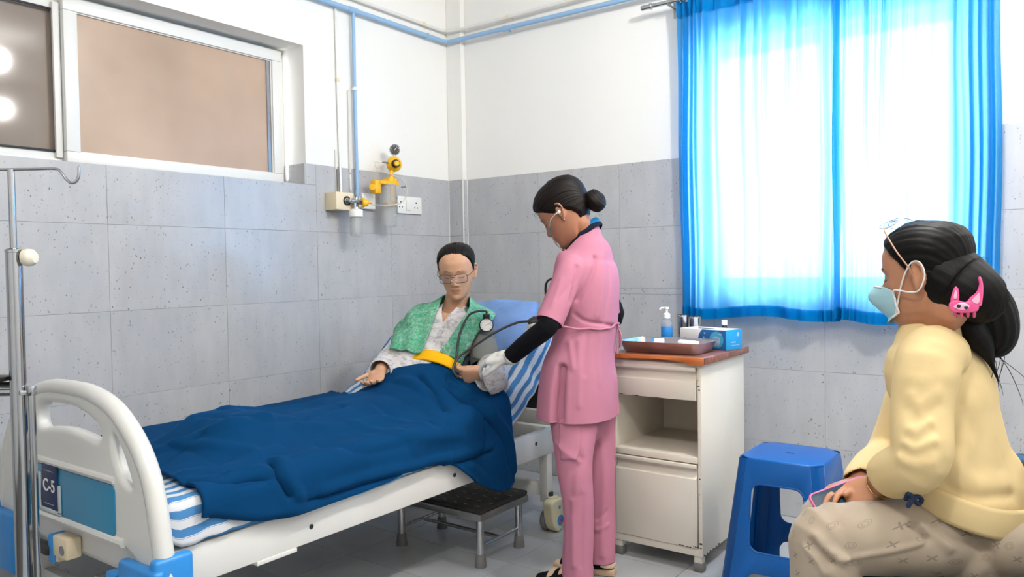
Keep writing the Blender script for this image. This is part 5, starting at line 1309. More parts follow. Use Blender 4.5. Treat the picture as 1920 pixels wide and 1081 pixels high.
# ================================================================ patient on the bed
SKP = skin_material('patient_skin', '#c99b7c', '#a0625a', '#5a3a2c')
patient = thing('person', (.8, -1.25, .6), 'person in glasses and green shawl sitting up in the bed under the navy blanket', 'person')
Fp = nrm((.52, -.853, 0)); pt = math.radians(14)
hp = Head((0.8860, -1.0230, 1.1635), Fp * math.cos(pt) - Z * math.sin(pt), Z * math.cos(pt) + Fp * math.sin(pt) + np.array((-.03, -.02, 0)), 1.02, .92)
Lp = nrm((.93, .36, 0)); At_ = nrm((.04, .31, .33)); Tp = np.cross(Lp, At_); Tp = Tp if Tp[1] < 0 else -Tp     # Tp: chest front
pel = np.array((.805, -1.275, .705)); nkb = np.array((0.8399, -0.9883, 0.9864)); mid = pel * .55 + nkb * .45 + Tp * .0; che = pel * .22 + nkb * .78
PLs, PLe, PLw = np.array((0.9711, -0.9441, 0.9179)), np.array((1.0436, -0.9961, 0.7435)), np.array((1.1451, -1.1695, 0.7525))
PRs, PRe, PRw = np.array((0.6618, -1.0718, 0.9049)), np.array((0.6594, -1.2013, 0.7943)), np.array((0.7686, -1.3826, 0.7637))
Xpl = nrm((-.76, -.62, -.18)); Npl = (-.55, .62, .45); Tpl = (.1, .1, 1)
Xpr = nrm(np.array((0.8353, -1.5163, 0.6822)) - PRw); Npr = (.05, -.55, .85); Tpr = (-.8, -.6, 0)
parts = hp.part() + [limb([hp.p(0, -.025, -.03), hp.p(0, -.03, -.075), nkb + Z * .02, nkb - Z * .05], [(.053, .056), (.050, .053), (.054, .055), (.08, .06)], 24)]
parts += [limb([pel - At_ * .08, pel, mid, che, nkb - At_ * .05, nkb - At_ * .02], [(.13, .07), (.15, .075), (.14, .07), (.15, .07), (.13, .05), (.07, .045)], 32, side=Lp)]
parts += [limb([PLs, (PLs + PLe) / 2, PLe, PLe * .5 + PLw * .5, PLw], [.04, .037, .034, .032, .025]), limb([PRs, (PRs + PRe) / 2, PRe, PRe * .5 + PRw * .5, PRw], [.04, .037, .034, .032, .026])]
parts += hand(PLw, Xpl, Npl, Tpl, k=.93, fcurl=[(.55, 1.0, .7), (.6, 1.05, .7), (.65, 1.05, .7), (.7, 1.0, .7)], thumb=(.9, .12, .38), tcurl=.35)
parts += hand(PRw, Xpr, Npr, Tpr, k=.92, curl=(.30, .45, .3), spread=.05, thumb=(.72, .68, .25), tcurl=.25)
for s in (1, -1):
    h_ = pel + Lp * .062 * s + np.array((.028, 0, -.066))
    kn = np.array((.86 + .08 * s, -1.70, .628)); an = np.array((.86 + .08 * s, -2.10, .632))
    parts += [limb([h_, h_ * .5 + kn * .5, kn, an * .6 + kn * .4, an], [.050, .042, .038, .036, .03]), limb([an, an + np.array((0, -.05, .02)), an + np.array((.05 * s, -.085, .045))], [(.03, .03), (.034, .026), (.036, .012)], 16, side=(1, 0, 0))]
bp = remesh_obj('body', parts, SKP, .0036, 2, patient); tint(bp, hp, .16)
brow(hp, patient, Mat('faint_brow_hair', '#5a4336', .8), z0=.0215, th=.0009); lashes(hp, patient, LASH, -.0045)
HAIRP = hair_material('black_pulled_back_hair', '#080706', '#171312', .45)
line_p = lambda a: np.interp(a, [0, .5, .85, 1.1, 1.3, 1.5, 1.62, 2.0, 2.5, 3.15], [.100, .095, .078, .056, .030, .004, .008, -.02, -.06, -.068])
hr2 = obj('hair', hp.hair(line_p, lambda a, z: .008 + .003 * np.clip((z - .03) / .06, 0, 1), (0, -.12, .01), .0009, seed=4), HAIRP, patient); bake(hr2, [('SOLIDIFY', dict(thickness=.004, offset=-1))])
obj('hair_bun', bun_mesh(hp, (0, -.132, -.01), (.034, .026, .034), seed=2), HAIRP, hr2)

def robe_material():
    m = Mat('marbled_white_fleece', '#d9d6d4', .9, spec=.1); v = m.coord('Object', (1, 1, 2.2))
    a = m.noise(v, 26, 4, .6); b = m.noise(m.coord('Object'), 7, 2)
    c = m.ramp(a, [(.40, lin('#d9d5d3')), (.53, lin('#cdc9c8')), (.60, lin('#a09da3')), (.66, lin('#cfcbca'))])
    c = m.mix(m.ramp(b, [(.45, (0, 0, 0)), (.7, (.4, .4, .4))]), c, lin('#b7a7a6')); m.base(c); m.weave(400, .3, .001); m.sheen(.3); return m
ROBE = robe_material()
rb = [limb([pel - At_ * .06, pel, mid, che, nkb - At_ * .075, nkb - At_ * .03, nkb + At_ * .0], [(.18, .09), (.185, .095), (.165, .092), (.175, .092), (.160, .070), (.100, .062), (.062, .060)], 44, side=Lp, n=2.2)]
rb += [limb([PLs - Lp * .06, PLs, (PLs + PLe) / 2, PLe + np.array((.008, .01, -.012))], [.055, .058, .057, .064], 24), limb([PRs + Lp * .06, PRs, (PRs + PRe) / 2, PRe, PRe * .4 + PRw * .6 + np.array((0, .01, .0))], [.052, .052, .048, .046, .042], 24)]
robe = remesh_obj('robe', rb, ROBE, .0052, 3, None)
folds(robe, [([(0.9039, -1.1017, 1.0124), (0.9296, -1.1467, 0.9583), (0.9406, -1.2159, 0.8739)], .008, .010), ([(0.6125, -1.1600, 0.8306), (0.5991, -1.1712, 0.7879), (0.5813, -1.1971, 0.7728)], .007, .009), ([(0.6517, -1.1552, 0.8559), (0.6269, -1.1751, 0.8041)], -.006, .008), ([(0.5932, -1.1745, 0.8191), (0.5974, -1.2228, 0.7646)], -.006, .007),
             ([(0.9665, -1.0733, 0.8626), (1.0071, -1.0969, 0.7527)], .008, .010), ([(0.9665, -1.0988, 0.8419), (1.0044, -1.1367, 0.7346)], -.008, .009)])
crumple(robe, .0055, 30, 12); crumple(robe, .0018, 75, 14); rob_tree = bvh_of(robe)
bmr = bmesh.new(); bmr.from_mesh(robe.data); dead = []
for f in bmr.faces:
    d_ = np.array(f.calc_center_median()) - nkb
    if d_ @ Tp > -.02 and abs(d_ @ Lp) < (d_ @ At_ + .125) * .36: dead.append(f)
bmesh.ops.delete(bmr, geom=dead, context='FACES'); bmr.to_mesh(robe.data); bmr.free(); bake(robe, [('SMOOTH', dict(factor=.5, iterations=5)), ('SOLIDIFY', dict(thickness=.005, offset=-1, use_rim=True))])
adopt(robe, patient)
def cuff(name, pts, rr, mats, parent, seed, n=44):
    """open flared sleeve end with a thick rolled edge"""
    V, F = loft(pts, rr, n, 6, caps=False); X = V.reshape(-1, n, 3).transpose(1, 0, 2)
    o = obj(name, grid_mesh(name, X, close_u=True), mats); crumple(o, .004, 45, seed); bake(o, [('SOLIDIFY', dict(thickness=.007, offset=0, use_rim=True)), ('SUBSURF', dict(levels=1))]); adopt(o, parent); return o
cuff('sleeve_cuff', [PRe + np.array((0, .02, .01)), PRe * .5 + PRw * .5, PRw + nrm(PRw - PRe) * .015], [.052, .048, .046], ROBE, patient, 3)
dn = np.array((1.1970, -1.1469, 0.6621)) 
cuff('sleeve_cuff', [PLe + np.array((.004, .02, .02)), PLe * .55 + PLw * .45 + np.array((.020, .0, -.010)), PLw + np.array((.030, .004, -.020)), PLw + np.array((.018, -.018, -.028))], [.062, .066, .064, .058], ROBE, patient, 5)
def drape(name, rows, nv, tree, lift, mats, parent, wav=.004, freq=5, seed=0, sub=5, toward=(3.089, -3.625, 1.178), th=.004):
    """cloth strip laid on the body: rows of (inner, outer) edge points"""
    I = catmull([r[0] for r in rows], sub); O = catmull([r[1] for r in rows], sub); X = np.zeros((len(I), nv, 3))
    for i in range(len(I)):
        for j in range(nv):
            q = j / (nv - 1); p = I[i] * (1 - q) + O[i] * q
            co, no, _, _ = tree.find_nearest(Vector(p)); d = Vector(p) - co
            nn = no
            w = lift + wav * (1 + math.sin(freq * 2 * math.pi * q + seed + .35 * math.sin(i * .25))) + .3 * wav * math.sin(11 * q * 6.28 + i * .3)
            dd = d.length if d.dot(no) > 0 else -d.length
            X[i, j] = co + nn * w if dd < w else (p if dd < .035 else co + d.normalized() * .035)
    for _ in range(3):
        Y = X.copy(); Y[1:-1] = .5 * X[1:-1] + .25 * (X[:-2] + X[2:]); Y[:, 1:-1] = .6 * Y[:, 1:-1] + .2 * (Y[:, :-2] + Y[:, 2:]); X = Y
    UV = np.stack(np.meshgrid(np.linspace(0, 1, len(I)), np.linspace(0, 1, nv), indexing='ij'), -1)
    o = obj(name, grid_mesh(name, X, UV), mats); bake(o, [('SUBSURF', dict(levels=1)), ('SOLIDIFY', dict(thickness=th, offset=0, use_rim=True))])
    if parent is not None: adopt(o, parent)
    return o
def shawl_material():
    m = Mat('green_paisley_shawl', '#4f9a78', .9, spec=.1); v = m.coord('Object')
    a = m.noise(v, 70, 3, .65); b = m.noise(v, 18, 3, .6)
    vo = m.add('ShaderNodeTexVoronoi', feature='DISTANCE_TO_EDGE'); m.l.new(m.mix(.06, v, m.add('ShaderNodeTexNoise').outputs['Color']), vo.inputs['Vector']); vo.inputs['Scale'].default_value = 75
    c = m.ramp(a, [(.38, lin('#4a9273')), (.52, lin('#6da68b')), (.66, lin('#98bda9'))])
    c = m.mix(m.ramp(b, [(.4, (0, 0, 0)), (.62, (.6, .6, .6))]), c, lin('#2f9068'))
    c = m.mix(m.ramp(vo.outputs['Distance'], [(.03, (.22, .22, .22)), (.12, (0, 0, 0))]), c, lin('#a9ccb9')); m.base(c); m.weave(700, .25); return m
SHAWL = shawl_material()
rows_s = [((0.8732, -1.2431, 0.7924), (0.7475, -1.2610, 0.7870)), ((0.8739, -1.2159, 0.8484), (0.7264, -1.2254, 0.8306)), ((0.8687, -1.1684, 0.9009), (0.6659, -1.1696, 0.8578)), ((0.8468, -1.1076, 0.9722), (0.6038, -1.1393, 0.8959)), ((0.8295, -1.0688, 1.0306), (0.5604, -1.0707, 0.9310)), ((0.7991, -1.0156, 1.0613), (0.5847, -0.9519, 0.9867)),
          ((0.7847, -0.9027, 1.0471), (0.6818, -0.8065, 0.9859)), ((0.8869, -0.9263, 1.0683), (0.8611, -0.7738, 1.0025)), ((0.9667, -1.0178, 1.0348), (1.0130, -0.9115, 0.9786)), ((0.9918, -1.1003, 0.9843), (1.0528, -0.9949, 0.9473)), ((0.9914, -1.1644, 0.9298), (1.0531, -1.0703, 0.9115)), ((0.9790, -1.2127, 0.8708), (1.0322, -1.1251, 0.8430)), ((0.9274, -1.2029, 0.8093), (0.9943, -1.1304, 0.7739))]
shawl = drape('shawl', rows_s, 22, rob_tree, .011, SHAWL, patient, .0068, 2.5, 1.0)

# glasses
LENS = bpy.data.materials.new('tinted_lens'); LENS.use_nodes = True
_n = LENS.node_tree.nodes; _l = LENS.node_tree.links; _n.remove(_n['Principled BSDF'])
_t = _n.new('ShaderNodeBsdfTransparent'); _t.inputs[0].default_value = (.80, .84, .92, 1); _g = _n.new('ShaderNodeBsdfGlossy'); _g.inputs['Roughness'].default_value = .03; _x = _n.new('ShaderNodeMixShader'); _x.inputs[0].default_value = .07
_l.new(_t.outputs[0], _x.inputs[1]); _l.new(_g.outputs[0], _x.inputs[2]); _l.new(_x.outputs[0], _n['Material Output'].inputs[0])
def glasses(h, label, fr, dy=.0, dz=.0, tilt=0.0, temple_z=.010, hw=.0255, hh=.0185, r=.0009):
    t = thing('eyeglasses', h.p(0, .11 + dy, dz), label, 'glasses')
    def q(x, y, z):
        c, s = math.cos(tilt), math.sin(tilt); return h.p(x, dy + (y) * c - z * s, dz + y * s + z * c)
    for s in (-1, 1):
        pts = [(s * (.0335 + (p[0])), .118 - abs(p[0] + (0)) * .0 - .006 * ((.0335 + p[0] * 1) / .06) ** 2 * 2, p[1]) for p in rrect(-hw, -hh, hw, hh, .012, 5)]
        W = [q(*p) for p in pts]
        obj('rim', MB().tube(W + W[:2], r, 6), fr, t)
        bm = bmesh.new(); bm.faces.new([bm.verts.new(p) for p in W]); obj('lens', bm, LENS, t, recalc=False)
        obj('temple', MB().tube([q(s * .060, .109, .010), q(s * .069, .095, .012), q(s * .078, .04, .014), q(s * .082, .002, .014), q(s * .081, -.016, .004), q(s * .079, -.022, -.012)], [r, r * 1.1, r * 1.1, r * 1.3, r * 1.5, r * 1.5], 6, 4), fr, t)
        obj('nose_pad', MB().ball(q(s * .009, .106, -.010), (.002, .003, .004), 8), WHITE, t)
    obj('bridge', MB().tube([q(-.009, .1175, .006), q(0, .119, .009), q(.009, .1175, .006)], r, 6, 4).tube([q(-.012, .117, .016), q(.012, .117, .016)], r, 6), fr, t)
    return t
FRAME = Mat('dark_metal_frame', '#3d332f', .4, .5)
glasses(hp, 'thin metal glasses on the face of the person in bed', FRAME, 0, -.002, r=.0012)

# ---------------------------------------------------------------- blanket
PRY = [-2.545, -2.2, -1.5, -1.26, -1.14, -1.03, -.735]; PRZ = [.588, .590, .592, .597, .628, .705, .952]
def blanket_z(x, y):
    """height of the blanket's upper side over the mattress, the lap and the legs"""
    base = np.interp(y, PRY, PRZ) + .013
    B = np.interp(y, [-2.45, -2.34, -2.22, -2.10, -1.95, -1.72, -1.5, -1.41, -1.33, -1.2, -1.1], [.0, .03, .105, .105, .068, .072, .078, .105, .16, .195, .14])
    G = np.where(x < .86, np.exp(-(np.abs(x - .86) / .188) ** 4), np.exp(-(np.abs(x - .86) / .23) ** 2.4))
    legs = np.clip(np.exp(-((x - .77) / .105) ** 2) + np.exp(-((x - .95) / .105) ** 2), 0, 1) * .85 + .15 * G
    k = np.clip((-1.45 - y) / .35, 0, 1); return base + B * (G * (1 - k) + legs * k)

NAVY_F = Mat('navy_blue_fleece', '#053760', .95, spec=.08).mottle(5, .08); NAVY_F.weave(260, .35, .0012); NAVY_F.sheen(.25, lin('#1f66a8'), .45)
YEL_F = Mat('yellow_fleece_lining', '#efb21c', .95, spec=.08).mottle(6, .06); YEL_F.weave(260, .35, .0012); YEL_F.sheen(.25, lin('#f4c64e'), .45)
def top_hem(x): return np.interp(x, [.28, .40, .50, .60, .68, .74, .80, .86, .95, 1.05, 1.12, 1.20], [-1.23, -1.265, -1.29, -1.285, -1.265, -1.25, -1.245, -1.23, -1.205, -1.165, -1.135, -1.105])
def foot_hem(x): return -2.462 + .018 * np.sin(9 * x) + (.0 if np.isscalar(x) else 0)
def side_hem(y): return np.interp(y, [-2.50, -2.44, -2.36, -2.25, -2.0, -1.75, -1.55, -1.46, -1.36, -1.28, -1.20, -1.14, -1.08], [.535, .522, .490, .462, .458, .474, .478, .442, .362, .325, .292, .282, .305])
def blanket_mesh():
    nu, nv = 150, 230; X = np.zeros((nu, nv, 3)); e = 1.150; r = .055
    us = np.concatenate([np.linspace(0, .74, 92), np.linspace(.74, 1, 59)[1:]])
    for i, u in enumerate(us):
        for j, v in enumerate(np.linspace(0, 1, nv)):
            if u <= .74: x = .285 + (e - .285) * u / .74; y = foot_hem(x) * (1 - v) + top_hem(x) * v; z = float(blanket_z(x, y)); 
            if u <= .74 and x < .33: z -= .05 * ((.33 - x) / .045) ** 2
            if u <= .74: X[i, j] = (x, y, z); continue
            q = (u - .74) / .26; y = (foot_hem(e) - .01 * q) * (1 - v) + (top_hem(e + .06 * min(1, q * 2)) + .012 * q) * v
            zt = float(blanket_z(e, y)); zb = float(side_hem(y)); slope = (zt - float(blanket_z(e - .02, y))) / .02
            ln = r * 1.57 + max(zt - r - zb, .01); s = q * ln
            if s < r * 1.57: a = s / r; x = e + r * math.sin(a); z = zt - r * (1 - math.cos(a)) 
            else:
                z = zt - r - (s - r * 1.57); x = e + r
            hang = np.clip((.56 - z) / .2, 0, 1)
            x += .018 + hang * (.012 + .016 * math.sin(26 * y + 1.0) * np.clip((y + 1.55) / .2, 0, 1) + .006 * math.sin(17 * y))
            if y < -1.5: x += .004 + .006 * math.sin(15 * y + 4 * q) * q
            X[i, j] = (x, y, z)
    return grid_mesh('fleece', X)
bl = thing('blanket', (.75, -1.8, .6), 'navy blue fleece blanket over the legs of the person in bed', 'blanket')
fl = obj('fleece', blanket_mesh(), NAVY_F)
BF = [([(0.9488, -1.3483, 0.7391), (0.9967, -1.3538, 0.7133), (1.0424, -1.3610, 0.6839), (1.1324, -1.4110, 0.6288)], -.014, .014), ([(0.8915, -1.3908, 0.7230), (0.9589, -1.3814, 0.7140), (1.0349, -1.3966, 0.6736), (1.1544, -1.4846, 0.6167)], .009, .022),
      ([(1.0603, -1.2981, 0.6893), (1.1531, -1.2915, 0.6369), (1.2240, -1.2804, 0.6041), (1.2246, -1.2079, 0.5325), (1.2238, -1.1664, 0.4602), (1.2231, -1.1497, 0.3830)], -.013, .011), ([(1.0514, -1.2545, 0.7043), (1.1491, -1.2395, 0.6456), (1.2242, -1.2163, 0.5893), (1.2243, -1.1303, 0.4880), (1.2227, -1.1063, 0.3516)], .010, .016),
      ([(1.2248, -1.2550, 0.4567), (1.2240, -1.3698, 0.4513), (1.2225, -1.5095, 0.4589), (1.2228, -1.6624, 0.4752), (1.2250, -1.7944, 0.4850), (1.2221, -1.9800, 0.4861), (1.2239, -2.1471, 0.4898)], -.013, .010), ([(1.2247, -1.2541, 0.4861), (1.2247, -1.4328, 0.4808), (1.2242, -1.6361, 0.4923), (1.2227, -1.8649, 0.5026), (1.2233, -2.0874, 0.5074)], .009, .018),
      ([(1.2249, -1.2855, 0.5800), (1.2227, -1.2744, 0.5150), (1.2243, -1.3047, 0.4626)], -.009, .012), ([(1.2230, -1.4008, 0.4374), (1.2246, -1.3075, 0.3757), (1.2239, -1.2062, 0.3054)], .008, .014),
      ([(1.1620, -2.2232, 0.6040), (1.2118, -2.2421, 0.5839), (1.2248, -2.2287, 0.5515), (1.2250, -2.2146, 0.5229)], -.016, .011), ([(1.1644, -2.1967, 0.6050), (1.2233, -2.2046, 0.5643), (1.2222, -2.1821, 0.5191)], .010, .016), ([(1.1990, -2.3654, 0.5863), (1.2039, -2.3172, 0.5847), (1.2161, -2.2836, 0.5802)], -.013, .009), ([(1.1728, -2.3644, 0.5971), (1.1796, -2.2999, 0.5955), (1.1998, -2.2606, 0.5894)], .008, .014),
      ([(1.1085, -2.4857, 0.6010), (1.1835, -2.4212, 0.5913), (1.1990, -2.3654, 0.5863), (1.2092, -2.3035, 0.5823)], -.012, .012), ([(1.2228, -2.4643, 0.5176), (1.2239, -2.3848, 0.5002), (1.2225, -2.3078, 0.4605), (1.2236, -2.2082, 0.4470)], -.010, .010), ([(1.0664, -2.4371, 0.6026), (1.1179, -2.3448, 0.6043), (1.1027, -2.2266, 0.6158), (1.1042, -2.1511, 0.6166)], .008, .020),
      ([(0.8162, -2.3666, 0.6234), (0.8941, -2.2884, 0.6640), (0.9696, -2.2070, 0.7028), (0.9724, -2.0911, 0.7002)], .010, .020), ([(0.8408, -2.3282, 0.6387), (0.9883, -2.2943, 0.6504), (1.0759, -2.2260, 0.6283)], .007, .018), ([(0.9342, -2.4496, 0.6013), (0.8991, -2.3454, 0.6298), (0.9110, -2.2808, 0.6679)], -.007, .018),
      ([(0.7976, -2.2088, 0.7073), (0.9720, -2.1508, 0.7018), (0.9781, -1.9689, 0.6712), (0.9248, -1.7350, 0.6744)], -.008, .020), ([(0.7751, -2.1162, 0.7075), (0.7696, -1.8983, 0.6718), (0.7701, -1.7044, 0.6752), (0.4289, -1.2371, 0.6147)], .008, .020), ([(1.0074, -1.9924, 0.6605), (1.0541, -1.8501, 0.6312), (1.0710, -1.6643, 0.6287), (1.1745, -1.5794, 0.6057)], .007, .022), ([(1.1344, -2.0103, 0.6089), (1.2209, -1.9082, 0.5819), (1.2233, -1.7135, 0.5700)], -.006, .022),
      ([(0.9720, -1.6212, 0.6710), (1.1007, -1.6130, 0.6231), (1.1922, -1.5417, 0.6009)], -.006, .020), ([(1.0534, -1.8010, 0.6317), (1.2035, -1.6925, 0.5915), (1.2244, -1.4305, 0.5546)], .006, .02), ([(0.2546, -1.6229, 0.6044), (0.2915, -1.4273, 0.6063), (0.3374, -1.2197, 0.6194)], -.006, .014)]
folds(fl, [(p, h * 1.4, w) for p, h, w in BF]); crumple(fl, .0035, 13, 21); crumple(fl, .0012, 40, 23)
Vf = vco(fl.data); flat = Vf[:, 0] < 1.13; Vf[flat, 2] = np.maximum(Vf[flat, 2], np.interp(Vf[flat, 1], PRY, PRZ) + .006); setco(fl.data, Vf)
bake(fl, [('SOLIDIFY', dict(thickness=.010, offset=1, use_rim=True)), ('SMOOTH', dict(factor=.5, iterations=1))]); adopt(fl, bl)
def lining(x0, x1, n, w0, w1):
    """turned-back edge: rolled band of lining along the top hem"""
    nu, nv = n, 14; X = np.zeros((nu, nv, 3))
    for i, x in enumerate(np.linspace(x0, x1, nu)):
        q = i / (nu - 1); wd = (w0 + (w1 - w0) * q) * min(1, math.sin(math.pi * min(max(q, .03), .97)) * 2.2 + .25)
        for j in range(nv):
            a = j / (nv - 1); y = top_hem(x) + .012 - wd * (1 - a)
            z = float(blanket_z(x, y)) + .022 + .016 * math.sin(math.pi * min(1, a * 1.15)) * (1 - .3 * a) + .002 * math.sin(20 * x + 5 * a)
            if a > .8: z -= (a - .8) * .14
            X[i, j] = (x, y, z)
    return grid_mesh('yellow_lining', X)
yl = obj('yellow_lining', lining(.610, 1.145, 84, .086, .058), YEL_F); bake(yl, [('SOLIDIFY', dict(thickness=.012, offset=0, use_rim=True)), ('SUBSURF', dict(levels=1))]); adopt(yl, bl); yl['label'] = 'yellow lining turned back over the lap'
yc = obj('yellow_lining', MB().tube([(1.0462, -2.4629, 0.5709), (1.0467, -2.4376, 0.5739), (1.0823, -2.4361, 0.5791)], [(.012, .004), (.018, .005), (.004, .003)], 10, 4).tube([(1.1054, -2.4693, 0.5671), (1.1452, -2.4650, 0.5637), (1.1847, -2.4612, 0.5547)], [(.004, .003), (.008, .004), (.004, .003)], 10, 4), YEL_F, bl); yc['label'] = 'yellow lining peeping out at the foot corner'

# ---------------------------------------------------------------- blood pressure monitor
CUFFM = cloth('grey_nylon_cuff', '#8a8c8a', .05, 12, 500, .05, .7); HOSE = Mat('dark_grey_rubber_hose', '#2b2c2f', .45)
bpm = thing('blood_pressure_monitor', (1.0209, -1.0089, 0.8594), 'grey blood pressure cuff with round gauge on the arm of the person in bed', 'blood pressure monitor')
ax = nrm(PLe - PLs); ca, cb_ = PLs + ax * .035, PLs + ax * .175
n = 44; V, F = loft([ca, ca * .66 + cb_ * .34, ca * .33 + cb_ * .67, cb_], [.074, .080, .082, .080], n, 3, caps=False)
cuf = obj('cuff', grid_mesh('cuff', V.reshape(-1, n, 3).transpose(1, 0, 2), close_u=True), CUFFM); crumple(cuf, .0012, 40, 3); bake(cuf, [('SOLIDIFY', dict(thickness=.005, offset=1, use_rim=True))]); adopt(cuf, bpm)
tc = bvh_of(cuf)
X = np.zeros((14, 14, 3)); a_, b_, c_, d_ = [np.array(q) for q in ((0.9828, -1.0840, 0.9283), (1.0972, -1.0020, 0.8758), (1.1289, -1.0315, 0.7847), (0.9869, -1.1347, 0.8056))]
cm = (ca + cb_) / 2
for i, u in enumerate(np.linspace(0, 1, 14)):
    for j, v in enumerate(np.linspace(0, 1, 14)):
        p = (a_ * (1 - u) + b_ * u) * (1 - v) + (d_ * (1 - u) + c_ * u) * v; co, no, _, _ = tc.find_nearest(Vector(p)); nn = (Vector(p) - Vector(cm)).normalized(); X[i, j] = co + nn * .006
flp = obj('cuff_flap', grid_mesh('cuff_flap', X), CUFFM); bake(flp, [('SOLIDIFY', dict(thickness=.003, offset=1, use_rim=True))]); adopt(flp, bpm)
gc = np.array((1.0621, -1.0444, 0.9349)); gd = nrm(np.array((3.089, -3.625, 1.178 + .25)) - gc)
gg = obj('gauge', MB().lathe([(0, -.012), (.026, -.012), (.030, -.008), (.030, .006), (.0275, .008), (.0265, .004), (0, .004)], gc, gd, 30), BLACKP, bpm)
obj('dial_face', MB().lathe([(0, .0042), (.0262, .0042), (.0262, .0052), (0, .0052)], gc, gd, 30), WHITE, gg)
gu = nrm(Z - gd * (Z @ gd)); gr = np.cross(gu, gd); q = lambda r, a: gc + gd * .0056 + gr * r * math.sin(a) + gu * r * math.cos(a)
tk = MB()
for a in np.linspace(-2.5, 2.5, 15): tk.tube([q(.019, a), q(.0235, a)], .0005, 4)
tk.tube([q(.006, 4.2), q(.018, 1.2)], .0007, 4); tko = obj('dial_marks', tk, MARK, gg)
obj('gauge_stem', MB().cyl(gc + gu * .026, gc + gu * .046, .014, .016, 16, .002), BLACKP, gg)
obj('hose', MB().tube([gc + gu * .045, gc + gu * .058, (1.0625, -1.0977, 0.9970), (1.0282, -1.1235, 0.9775), (1.0124, -1.1623, 0.9058), (1.0278, -1.2034, 0.8215), (1.0534, -1.2483, 0.7731), (1.0868, -1.2616, 0.7553)], .0048, 10, 6), HOSE, bpm)
obj('hose', MB().tube([(1.3032, -1.0716, 0.9594), (1.2555, -1.0943, 0.9530), (1.1953, -1.1519, 0.9184), (1.1195, -1.1969, 0.8627), (1.0759, -1.2300, 0.8268), (1.0663, -1.2629, 0.7929), (1.0760, -1.2816, 0.7656), (1.1062, -1.2850, 0.7424)], .0048, 10, 6), HOSE, bpm)
obj('bulb', MB().lathe([(0, 0), (.010, .002), (.024, .02), (.026, .04), (.020, .065), (.008, .078), (0, .08)], (1.2939, -1.0660, 0.9588), tuple(nrm(np.array((1.3408, -1.0196, 0.9483)) - np.array((1.2997, -1.0742, 0.9595)))), 18), HOSE, bpm)
PAPER = Mat('white_paper_band', '#e6e2dc', .6)
wb = obj('wristband', MB().tube([tuple(PLw + Xpl * .012 + .0265 * (nrm(np.cross(Xpl, Z)) * math.cos(a) + nrm(np.cross(Xpl, np.cross(Xpl, Z))) * math.sin(a))) for a in np.linspace(0, 2 * math.pi, 25)], [(.008, .0012)] * 25, 6, side=Xpl), PAPER, patient)

# ================================================================ seated visitor
SKV = skin_material('visitor_skin', '#b98465', '#a0625a', '#4f3428')
visitor = thing('person', (2.88, -1.55, .46), 'person with a face mask and low black ponytail sitting in a yellow sweater', 'person')
Fv = nrm((-.981, .183, 0)); Lv = np.cross(Z, Fv); pt = math.radians(6)
hv = Head((2.8086, -1.6124, 1.1429), Fv * math.cos(pt) - Z * math.sin(pt), Z * math.cos(pt) + Fv * math.sin(pt), 1.0)
vnb = np.array((2.8093, -1.5787, 1.0227)); vch = np.array((2.8334, -1.5414, 0.8704)); vwa = np.array((2.8514, -1.5339, 0.7047)); vpe = np.array((2.8826, -1.5158, 0.5641))
VLs, VLe, VLw = np.array((2.8264, -1.7046, 0.9612)), np.array((2.8107, -1.7850, 0.7580)), np.array((2.7272, -1.7128, 0.6666))
VRs, VRe, VRw = np.array((2.7867, -1.3872, 0.9421)), np.array((2.6961, -1.4253, 0.6749)), np.array((2.6671, -1.6336, 0.6449))
vlh, vlk, vla = np.array((2.8895, -1.5858, 0.5435)), np.array((2.6370, -1.8444, 0.5618)), None
vrh, vrk = np.array((2.8564, -1.4250, 0.5144)), np.array((2.5884, -1.5960, 0.5263))
vla = vlk + Fv * .03 + np.array((0, 0, -.45)); vla[2] = .09; vra = vrk + Fv * .03 + np.array((0, 0, -.4)); vra[2] = .09
Xv = nrm(np.array((2.6428, -1.7393, 0.6097)) - VLw); Nv = np.array((-.1, .75, -.65)); Tv = np.array((-.25, .5, .8))
Xvr = nrm(np.array((2.6230, -1.7155, 0.6422)) - VRw); Nvr = np.array((.1, -.4, -.9)); Tvr = np.array((0, -.9, .4))
parts = hv.part() + [limb([hv.p(0, -.03, -.02), hv.p(0, -.035, -.075), vnb + Z * .02, vnb - Z * .05], [(.052, .056), (.050, .054), (.054, .058), (.08, .07)], 24)]
parts += [limb([vpe - Z * .03, vpe, vwa, vch, vnb - Z * .06, vnb - Z * .03], [(.12, .08), (.13, .09), (.12, .08), (.13, .075), (.10, .05), (.055, .045)], 32, side=Lv)]
parts += [limb([VLs, (VLs + VLe) / 2, VLe, VLe * .45 + VLw * .55, VLw], [.046, .043, .038, .034, .026]), limb([VRs, (VRs + VRe) / 2, VRe, VRe * .45 + VRw * .55, VRw], [.046, .043, .038, .034, .026])]
parts += hand(VLw, Xv, Nv, Tv, k=.96, curl=(.55, .6, .4), thumb=(.85, .4, .35), tcurl=.2) + hand(VRw, Xvr, Nvr, Tvr, k=.92, curl=(.25, .3, .2), thumb=(.9, .35, .1), tcurl=.1)
for a, b, c in ((vlh, vlk, vla), (vrh, vrk, vra)):
    parts += [limb([a, a * .5 + b * .5, b, c * .6 + b * .4, c], [.066, .058, .046, .042, .03]), limb([c + Fv * -.04 - Z * .045, c + Fv * .04 - Z * .05, c + Fv * .14 - Z * .07], [(.028, .026), (.036, .026), (.038, .014)], 16, side=Lv)]
bv = remesh_obj('body', parts, SKV, .0037, 2, visitor); tint(bv, hv)
brow(hv, visitor, BROWC); lashes(hv, visitor, LASH, -.002)
HAIRV = hair_material('long_black_hair', '#040404', '#0c0b0c', .42)
